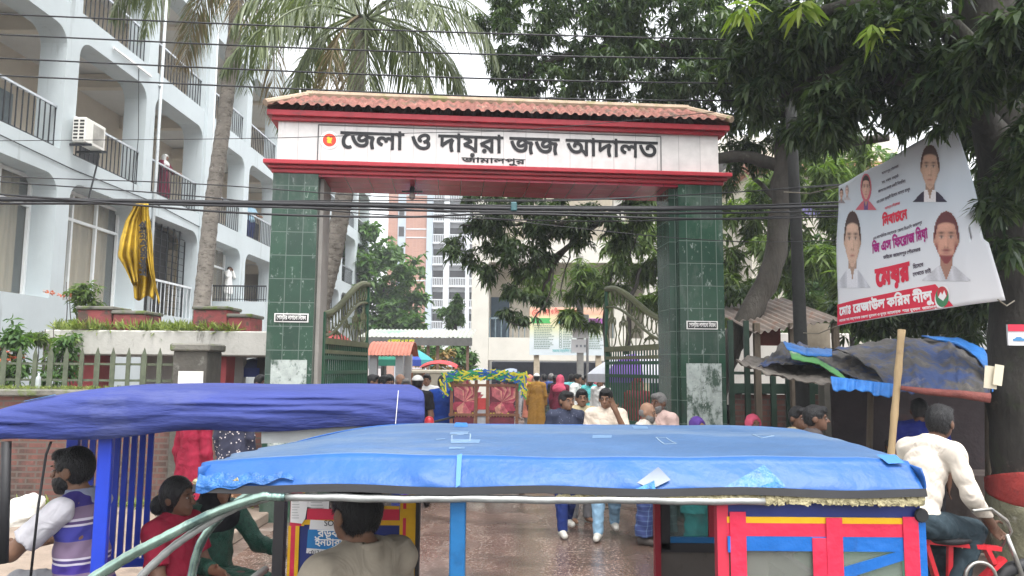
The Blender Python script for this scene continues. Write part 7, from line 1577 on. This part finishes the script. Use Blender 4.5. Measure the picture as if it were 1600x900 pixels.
mb.box2((PX(660, 17.9), 17.7, .5), (PX(708, 17.9), 18.3, .8), .02); mb.build('body', frm, rr); wheels(rr, [((PX(658, 18), 18, .34), (1, 0, 0)), ((PX(710, 18), 18, .34), (1, 0, 0))], .34)
mc = empty('motorcycle', (PX(677, 11), 11.2, 0), 'parked red motorcycle beside the man in the plain blue shirt', 'motorcycle')
mb = MB(); V, Fq = field_mesh([el((PX(676, 11), 11.1, .92), (.14, .3, .13)), el((PX(676, 11), 11.5, .85), (.13, .3, .08)), rc((PX(674, 11), 10.8, 1.15), (PX(674, 11), 10.85, .6), .07, .1), el((PX(676, 11), 10.75, 1.0), (.08, .07, .09))], .025, .05); put('body', raw_mesh('body', V, Fq, [M('motorcycle_red', (.4, .02, .03), .3, .2, 6)], None, True), mc)
wheels(mc, [((PX(675, 11), 10.65, .3), (1, 0, .0)), ((PX(675, 11), 11.85, .3), (1, 0, 0))], .3)
mb = MB().tube([(PX(675, 11) - .33, 10.95, 1.2), (PX(675, 11), 10.8, 1.12), (PX(675, 11) + .33, 10.95, 1.2)], .016, 8); mb.build('handlebar', rubber, mc, True)

# ---- cycle rickshaw at the street edge, red frame
cyc = empty('cycle_rickshaw', (PX(1500, 5.1, 860), 5.15, 0), 'red framed cycle rickshaw ridden by the man in the cream shirt', 'rickshaw')
cy_ = 5.1; c3 = lambda px, py, y=4.25: P(px, py, y + .85)
cred = M('rickshaw_red_paint', (.5, .02, .03), .35, .15, 8, .1, 30, [((.15, .03, .03), 8, .63, .6)])
mb = MB()
for a, b, w_ in (((1440, 845), (1562, 857), .05), ((1446, 850), (1480, 960), .05), ((1538, 852), (1552, 880), .055), ((1568, 872), (1518, 920), .055), ((1480, 950), (1522, 915), .05)): mb.bar(c3(*a), c3(*b), .028, w_, up=(0, 1, 0))
mb.build('frame', cred, cyc)
fw = c3(1600, 960, 4.29); ch = M('dull_chrome', (.4, .39, .36), .3, .2, metal=.8)
mb = MB().tube([c3(1520, 798, 4.05), c3(1548, 795, 4.1), c3(1574, 815, 4.25), c3(1580, 830, 4.3), c3(1565, 855, 4.3)], .011, 8); mb.tube([c3(1556, 800, 4.65), c3(1572, 812, 4.5), c3(1578, 826, 4.35)], .011, 8); mb.tube([c3(1572, 835, 4.25), c3(1586, 870, 4.25), (fw.x + .05, 5.09, .34)], .016, 8); mb.tube([c3(1572, 835, 4.33), c3(1586, 870, 4.33), (fw.x + .05, 5.2, .34)], .016, 8); mb.build('handlebar', ch, cyc, True)
mb = MB().tube([c3(1452, 818), c3(1460, 835), c3(1500, 850), c3(1512, 870), c3(1508, 885)], .006, 6); mb.build('brake_cable', M('pale_cable', (.5, .42, .3), .6), cyc, True)
sd = c3(1488, 838); V, Fq = field_mesh([el((sd.x - .03, 5.12, sd.z - .02), (.14, .11, .035)), el((sd.x + .11, 5.12, sd.z - .02), (.08, .045, .03))], .014, .04); put('saddle', raw_mesh('saddle', V, Fq, [rubber], None, True), cyc)
wheels(cyc, [((fw.x + .05, 5.14, .34), (0, 1, 0)), ((PX(1300, 5.1, 860), 4.7, .34), (0, 1, 0)), ((PX(1300, 5.1, 860), 5.6, .34), (0, 1, 0))], .34)
mb = MB().box2((PX(1245, 5.1, 860), 4.8, .55), (PX(1400, 5.1, 860), 5.5, .85), .03); mb.build('passenger_seat', M('seat_green', (.04, .12, .08), .5), cyc)
bb = c3(1525, 900); mb = MB(); mb.wheel((bb.x, 5.05, max(.32, bb.z)), .1, .012, (0, 1, 0), 20); mb.bar((bb.x, 5.0, max(.32, bb.z)), (bb.x + .12, 5.0, max(.32, bb.z) - .1), .02); mb.build('crank', ch, cyc, True)
mb = MB().bar((PX(1400, 5.1, 860), 5.15, .55), (sd.x - .05, 5.15, .5), .04); mb.bar((sd.x, 5.13, sd.z - .03), (sd.x - .02, 5.13, .5), .03); mb.build('tow_bar', cred, cyc)
# ================================================================ PEOPLE
def stand(label, px, ytop, d, deg, top, bottom, H=None, **k):
    H = H or max(1.35, min(1.78, P(px, ytop, d).z)); base = Vector((PX(px, d, 700), d, .008)); return person(label, base, facing(deg), H, k.pop('pose', None), top, bottom, **k)
whites, creamc, beige = cl('white', (.66, .66, .64)), cl('cream', (.6, .52, .43)), cl('beige', (.42, .35, .22))
navyc = M_pattern('navy_dotted_cloth', (.012, .018, .045), (.2, .22, .3), 34, .13); jeans, ljeans = cl('dark_jeans', (.015, .028, .12)), cl('light_jeans', (.2, .33, .45))
mustard, blue_t, skyb, cyanb = cl('mustard', (.36, .19, .04)), cl('royal_blue', (.012, .05, .28)), cl('sky_blue', (.18, .4, .6)), cl('cyan', (.2, .55, .58))
black_c, grey_c, redc, pinkc, maroon = cl('black', (.015, .015, .018)), cl('grey', (.22, .22, .23)), cl('crimson', (.22, .015, .035)), cl('pink', (.62, .1, .17)), cl('maroon', (.14, .02, .04))
orangec, tealc, purplec, darkg, indigo, khaki = cl('salmon', (.55, .2, .14)), cl('teal', (.02, .25, .24)), cl('purple', (.08, .04, .2)), cl('bottle_green', (.01, .05, .03)), cl('indigo', (.03, .05, .17)), cl('khaki', (.3, .25, .16))
plaid = M_pattern('blue_plaid_lungi', (.02, .035, .13), (.12, .19, .32), 19, .14, 'check'); plaid2 = M_pattern('green_plaid_lungi', (.03, .06, .06), (.2, .3, .3), 11, .14, 'check')
floral = M_pattern('navy_floral_cloth', (.015, .017, .04), (.5, .45, .45), 26, .24); brownfl = M_pattern('brown_floral_skirt', (.13, .06, .03), (.42, .26, .14), 24, .3)
shoe_w, sandal, shoe_b = M('off_white_shoe', (.52, .5, .45), .6, .12), M('dark_sandal', (.05, .04, .035), .6, .2), M('black_shoe', (.02, .02, .02), .5, .2)
stripes = M_bands('striped_polo', [(0, (.05, .03, .22)), (.06, (.45, .42, .5)), (.08, (.05, .03, .22)), (.16, (.17, .12, .19)), (.26, (.05, .03, .22)), (.34, (.48, .45, .52)), (.36, (.06, .04, .15)), (.39, (.48, .45, .52)), (.41, (.17, .12, .19)), (.56, (.04, .04, .24)), (.7, (.48, .45, .52)), (.72, (.08, .05, .14)), (.75, (.48, .45, .52)), (.77, (.17, .12, .19)), (.88, (.035, .025, .16))], 2, .48, 1.02)
# drivers and passengers
ps = seated(.35, .05); ps['wrR'] = ps['elR'] + (.02, -.24, .05); ps['wrL'] = ps['elL'] + (-.02, -.24, .05)
hx = P(548, 800, 2.76)
person('driver of the near rickshaw, seen from behind in a beige collared shirt', (hx.x + .05, 2.78, hx.z - .35 - .735 * 1.02), facing(-128), 1.74, ps, (cl('greige', (.33, .29, .23)), 'short', .36), ('trousers', grey_c), None, h=.0075, yaw=-.1, wrinkle=.003, skin=0, fat=.92)
ps = seated(.4, .12); ps['elR'] = np.array(ps['shR']) + (-.06, -.2, -.2); ps['wrR'] = ps['elR'] + (.02, -.25, -.07); ps['elL'] = np.array(ps['shL']) + (.06, -.2, -.2); ps['wrL'] = ps['elL'] + (.0, -.25, -.07)
hx = P(97, 738, 4.05)
polo = person('driver in a purple and white striped polo shirt with a short beard', (hx.x + .08, 4.18, hx.z - .4 - .735), facing(-92), 1.72, ps, (stripes, 'short', .42), ('trousers', grey_c), None, h=.0085, beard=HAIR, wrinkle=.0035, pitch=-.05, sleeve_mat=cl('pale_sleeve', (.5, .49, .52)))
for ch in polo.children:
    if ch.name.startswith('collar'): ch.data.materials[0] = cl('grey_blue', (.2, .22, .3))
pu = seated(.4, -.02); hx = P(276, 768, 4.45)
rw = person('woman in a crimson blouse, black hair in a bun with a white clip', (hx.x - .02, 4.5, hx.z - .4 - .735 * .94), facing(78), 1.6, pu, (redc, 'short', .5), ('skirt', M_pattern('red_printed_sari', (.38, .04, .03), (.55, .4, .12), 22, .2)), None, hair=('bun', None), h=.0085, sex='f', skin=1)
hb = WM[rw.name] @ Vector((.07, .1, .4 + .735 * .94 - .02)); mb = MB()
for k in range(4): c = hb + Vector((.0, -.01 * k, .018 * (k % 2))); mb.tube([WM[rw.name] @ Vector((.05 + .012 * math.cos(t), .135 + .012 * math.sin(t), .4 + .735 * .94 - .075 + .022 * k)) for t in [i * math.pi / 5 for i in range(10)]], .005, 5, closed=True)
mb.build('hair_clip', M('pearl_clip', (.75, .72, .66), .3, .05), rw, True)
pu = seated(.38, .1); pu['wrR'] = pu['elR'] + (.02, -.25, -.02); pu['elL'] = np.array(pu['shL']) + (.08, -.16, -.22); pu['wrL'] = pu['elL'] + (-.02, -.25, .0); hx = P(325, 752, 4.85)
gw2 = person('woman in a bottle green dress and black headscarf inside the violet-roofed rickshaw', (hx.x - .02, 4.95, hx.z - .38 - .735 * .94), facing(55), 1.6, pu, (M('dark_green_sequin', (.012, .06, .04), .5, .5, 40, .6, 90), 'long', .4), ('skirt', M('dark_green_skirt', (.012, .07, .045), .5, .5, 40, .6, 90)), None, hair=('none', None), scarf=black_c, h=.009, sex='f')
bg_ = WM[gw2.name] @ Vector((.2, -.55, .45)); tag(put('shoulder_bag', raw_mesh('shoulder_bag', *field_mesh([el((bg_.x, bg_.y - .1, bg_.z), (.16, .08, .09))], .02, .03, (.006, 50, 1)), [M('blue_bag', (.05, .25, .42), .6, .2)], None, True)), 'small blue cloth bag held by the woman in the bottle green dress', 'bag')
pp_ = seated(.68, .42); 
for c, s in (('L', 1), ('R', -1)):
    pp_['el' + c] = np.array(pp_['sh' + c]) + (s * .1, -.02, -.27); pp_['wr' + c] = pp_['el' + c] + (-s * .04, -.2, -.17); pp_['kn' + c] = (s * .11, -.38, .6); pp_['an' + c] = (s * .1, -.28, .22)
pp_['anR'] = (-.1, -.22, .36); pp_['knR'] = (-.11, -.4, .7)
hx = P(1482, 670, 5.05)
person('cycle rickshaw puller in a loose cream long sleeved shirt turning his head away', (hx.x - .22, 5.12, hx.z - .68 - .735 + .03), facing(112), 1.72, pp_, (cl('dirty_cream', (.56, .5, .43)), 'long', .82), ('trousers', cl('dark_denim', (.03, .045, .055))), sandal, h=.0085, yaw=.35, wrinkle=.0035, skin=1, collar=True, fat=.88)
# people walking out of the gate
w2 = dict(WALK); w2.update(knR=(-.09, -.13, .5), anR=(-.09, -.18, .09), knL=(.09, .03, .48), anL=(.09, .24, .13))
stand('youth in a dark navy dotted shirt and blue jeans walking out of the gate', 884, 610, 8.95, 12, (navyc, 'short', .86), ('trousers', jeans), pose=w2, shoes=shoe_w, h=.0105, yaw=.35, collar=True)
hf = dict(w2); hf.update(elL=(.235, -.14, 1.16), wrL=(.115, -.2, 1.435))
stand('youth in a cream T-shirt and light jeans holding his hand over his face', 947, 606, 8.8, -8, (creamc, 'short', .86), ('trousers', ljeans), pose=hf, shoes=shoe_w, h=.0105, hands=dict(L=(1, 0, .2), curlL=.2), yaw=-.15, pitch=-.1)
stand('man in a khaki beige shirt close behind the youth in the navy shirt', 908, 607, 9.6, 20, (beige, 'short', .86), ('trousers', grey_c), h=.012, yaw=-.3, collar=True)
stand('bald elderly man with a pale fringe of hair in a plaid lungi', 1010, 628, 8.5, 60, (cl('pale_shirt', (.5, .46, .4)), 'short', .86), ('lungi', plaid), h=.0115, hair=('bald', GREYHAIR), shoes=sandal, skin=2, beard=GREYHAIR, pitch=-.15)
stand('grey haired bearded man in a pale pink shirt beside the bald elderly man', 1032, 613, 8.75, -50, (cl('pale_pink', (.55, .4, .36)), 'short', .8), ('lungi', plaid2), h=.0115, hair=('short', GREYHAIR), shoes=sandal, beard=GREYHAIR, skin=1)
stand('woman in teal clothes with a dim purple headscarf by the dark gate pillar', 1089, 652, 8.1, 30, (tealc, 'long', .5), ('skirt', tealc), h=.013, hair=('none', None), scarf=purplec, sex='f')
stand('woman in a pink headscarf standing before the desk stall', 1177, 648, 8.3, 10, (tealc, 'long', .5), ('skirt', maroon), h=.013, hair=('none', None), scarf=pinkc, sex='f')
stand('man with a moustache and swept dark hair in front of the grey stall post', 1272, 632, 6.6, 65, (cl('dark_shirt', (.07, .06, .06)), 'short', .86), ('trousers', grey_c), h=.0115, skin=1, yaw=.1)
stand('man half hidden behind the one with the moustache', 1247, 634, 7.1, 20, (khaki, 'short', .86), ('trousers', black_c), h=.013, skin=1)
stand('man in a deep blue shirt inside the dark tarpaulin stall', 1440, 622, 7.3, 160, (cl('deep_blue', (.012, .02, .14)), 'short', .86), ('trousers', black_c), h=.013, skin=1)
stand('child in dark clothes standing at the bamboo pole inside the stall', 1392, 668, 8., 0, (cl('child_dark', (.05, .04, .07)), 'short', .7), ('trousers', black_c), H=1.2, h=.012, skin=1)
stand('person in purple sitting area of the desk stall by the dark pillar', 1192, 580, 11.1, -20, (purplec, 'short', .86), ('trousers', grey_c), H=1.62, h=.014)
stand('person in a teal shirt behind the rail of the desk stall', 1237, 582, 11.2, 150, (tealc, 'short', .86), ('trousers', grey_c), H=1.62, h=.014)
stand('dark haired man at the end of the desk stall next to the pillar', 1150, 586, 11., 40, (black_c, 'short', .86), ('trousers', grey_c), H=1.62, h=.014)
stand('pedestrian in a crimson tunic beside the blue slatted rickshaw', 303, 620, 7.6, 150, (redc, 'long', .45), ('trousers', maroon), H=1.6, h=.0125, hair=('bun', None), sex='f')
stand('woman in a navy floral tunic and brown patterned skirt near the green pillar', 366, 608, 9.15, 170, (floral, 'long', .6), ('skirt', brownfl), H=1.6, h=.0125, hair=('none', None), scarf=black_c, sex='f', shoes=sandal)
# the yard
YARD = 'people standing about the court yard'
def crowd(*a, **k): return stand(*a, h=k.pop('h', .016), group=YARD, **k)
crowd('man in a plain royal blue T-shirt with his back turned beside the decorated rickshaw', 690, 581, 12.6, 170, (blue_t, 'short', .82), ('trousers', khaki), h=.013)
crowd('man in a long mustard panjabi and white cap walking away', 838, 583, 20.5, 175, (mustard, 'long', .33), ('trousers', mustard), cap=whites, h=.014, shoes=sandal)
crowd('woman in a bright pink and red headscarf among the yard crowd', 875, 586, 19, 160, (maroon, 'long', .5), ('skirt', maroon), hair=('none', None), scarf=pinkc, sex='f')
crowd('person in an orange red shawl beside the man in mustard', 827, 586, 21.8, 60, (orangec, 'long', .5), ('skirt', grey_c), hair=('none', None), scarf=orangec, sex='f')
crowd('man in a dark indigo shirt and plaid lungi behind the mustard panjabi', 850, 584, 21.5, 190, (indigo, 'short', .84), ('lungi', plaid2))
crowd('man in a slate blue panjabi next to the indigo shirt', 861, 583, 21.8, 180, (cl('slate', (.1, .14, .25)), 'long', .5), ('trousers', indigo), hair=('short', GREYHAIR))
crowd('man in a cyan shirt with his back to the street', 893, 584, 20.5, 185, (cyanb, 'short', .84), ('trousers', black_c))
crowd('bearded man in a sky blue shirt facing the street', 909, 589, 18.5, 10, (skyb, 'short', .84), ('trousers', black_c), beard=HAIR, h=.014)
crowd('man in a turquoise shirt reading a paper held at his waist', 924, 586, 18., -25, (cl('turquoise', (.12, .5, .5)), 'short', .84), ('trousers', black_c), beard=HAIR, h=.014, pose=dict(elL=(.22, -.05, 1.12), wrL=(.06, -.27, 1.1), elR=(-.22, -.05, 1.12), wrR=(-.06, -.27, 1.1)))
crowd('man in a white shirt and black waistcoat near the gate bars', 939, 587, 16.8, -40, (whites, 'long', .84), ('trousers', black_c), h=.014)
crowd('person with a maroon checked shawl on the head behind the white shirt', 930, 579, 22, 30, (maroon, 'long', .6), ('trousers', grey_c), hair=('none', None), scarf=M_pattern('maroon_check', (.2, .03, .05), (.4, .2, .2), 20, .2), H=1.78)
crowd('man in a white shirt at the edge of the gate bars', 946, 577, 21, 120, (whites, 'long', .84), ('trousers', grey_c), H=1.78)
crowd('person in pale grey clothes in the shade of the cream building', 815, 582, 29, 30, (grey_c, 'short', .84), ('trousers', grey_c))
crowd('man in a white vest shirt deep in the crowd by the concrete pole', 901, 582, 18.3, 60, (whites, 'short', .84), ('trousers', indigo))
crowd('dark clothed man beyond the woman in the pink headscarf', 868, 586, 21.5, 200, (black_c, 'short', .84), ('trousers', grey_c))
crowd('man in a pale lilac shirt behind the sky blue shirt', 916, 585, 21., 20, (cl('lilac', (.5, .42, .5)), 'short', .84), ('trousers', black_c))
crowd('man in a salmon orange shirt standing at the kiosk', 622, 579, 14.6, 60, (orangec, 'short', .84), ('trousers', grey_c), h=.014, hair=('bald', GREYHAIR), skin=2)
crowd('dark haired man in navy seen over the violet roof', 597, 586, 11.6, 60, (indigo, 'short', .84), ('trousers', grey_c), h=.013)
crowd('man with swept black hair looking down beside the kiosk post', 606, 580, 13.4, -30, (black_c, 'short', .84), ('trousers', grey_c), h=.013)
crowd('man in dark clothes next to the gate leaf by the kiosk', 578, 583, 12.9, 90, (black_c, 'short', .84), ('trousers', grey_c), h=.013)
crowd('bare headed older man peering over the violet roof', 633, 591, 12.2, 0, (khaki, 'short', .84), ('trousers', grey_c), h=.013, hair=('short', GREYHAIR))
crowd('man in a white prayer cap near the cream boxy rickshaw', 650, 585, 11.8, 170, (black_c, 'short', .84), ('trousers', grey_c), cap=whites, h=.013)
crowd('man in a white shirt standing against the cream boxy rickshaw', 665, 583, 14.9, 0, (whites, 'long', .84), ('trousers', black_c))
crowd('person in a maroon shawl behind the green gate bars', 527, 578, 13.2, 10, (maroon, 'long', .5), ('skirt', maroon), hair=('none', None), scarf=maroon, sex='f', H=1.72)
crowd('person in crimson clothes behind the bars of the gate leaf near the dark pillar', 997, 568, 13.6, 10, (cl('wine', (.3, .03, .05)), 'long', .5), ('skirt', maroon), hair=('none', None), scarf=cl('wine_scarf', (.3, .05, .08)), sex='f', H=1.75)
crowd('man passing the red gatehouse column under the teal umbrella', 402, 583, 11.2, 60, (cl('dull_blue', (.06, .08, .14)), 'short', .84), ('trousers', grey_c), h=.013, skin=1)
# on the balconies
def balc(label, px, py_head, y, z, deg, top, bottom, H=1.65, **k): return person(label, (PX(px, y, py_head), y, z), facing(deg), H, k.pop('pose', None), top, bottom, h=.018, **k)
pb = FP(22.5, 0, .62)
person('woman with a white scarf and maroon dress leaning on the balcony railing', (pb.x, 22.6, 6.72), facing(80), 1.62, dict(elL=(.24, -.15, 1.14), wrL=(.2, -.34, 1.1), elR=(-.24, -.15, 1.14), wrR=(-.2, -.34, 1.1)), (maroon, 'long', .3), ('skirt', maroon), None, hair=('none', None), h=.018, scarf=whites, sex='f')
pb = FP(29.6, 0, .55); person('man in a pale blue shirt leaning over the upper balcony railing', (pb.x, 29.6, 6.72), facing(60), 1.68, dict(elL=(.24, -.15, 1.14), wrL=(.2, -.34, 1.1), elR=(-.24, -.15, 1.14), wrR=(-.2, -.34, 1.1)), (cl('pale_blue', (.3, .45, .55)), 'short', .86), ('trousers', jeans), None, h=.018)
person('man in a white panjabi talking on a phone on the landing', (PX(357, 27.2, 440), 27.2, lz - .1), facing(70), P(357, 417, 27.2).z - lz + .1 + .02, dict(elR=(-.26, -.14, 1.2), wrR=(-.12, -.1, 1.52), elL=(.25, -.12, 1.2), wrL=(.1, -.12, 1.5)), (whites, 'long', .4), ('trousers', whites), None, h=.016)
# ================================================================ ADDED HAZE, LIFTS THE DARKS LIKE A LENS VEIL
hz = MB().box2((-60, -3, -1), (60, 135, 40)); hm_ = bpy.data.materials.new('veil_haze'); hm_.use_nodes = True; hn = hm_.node_tree; hn.nodes.remove(hn.nodes['Principled BSDF'])
pv = hn.nodes.new('ShaderNodeVolumePrincipled'); pv.inputs['Density'].default_value = .0015; pv.inputs['Color'].default_value = (.9, .94, 1, 1); hn.links.new(pv.outputs[0], hn.nodes['Material Output'].inputs['Volume'])
struct('haze', hz, hm_, kind='stuff')
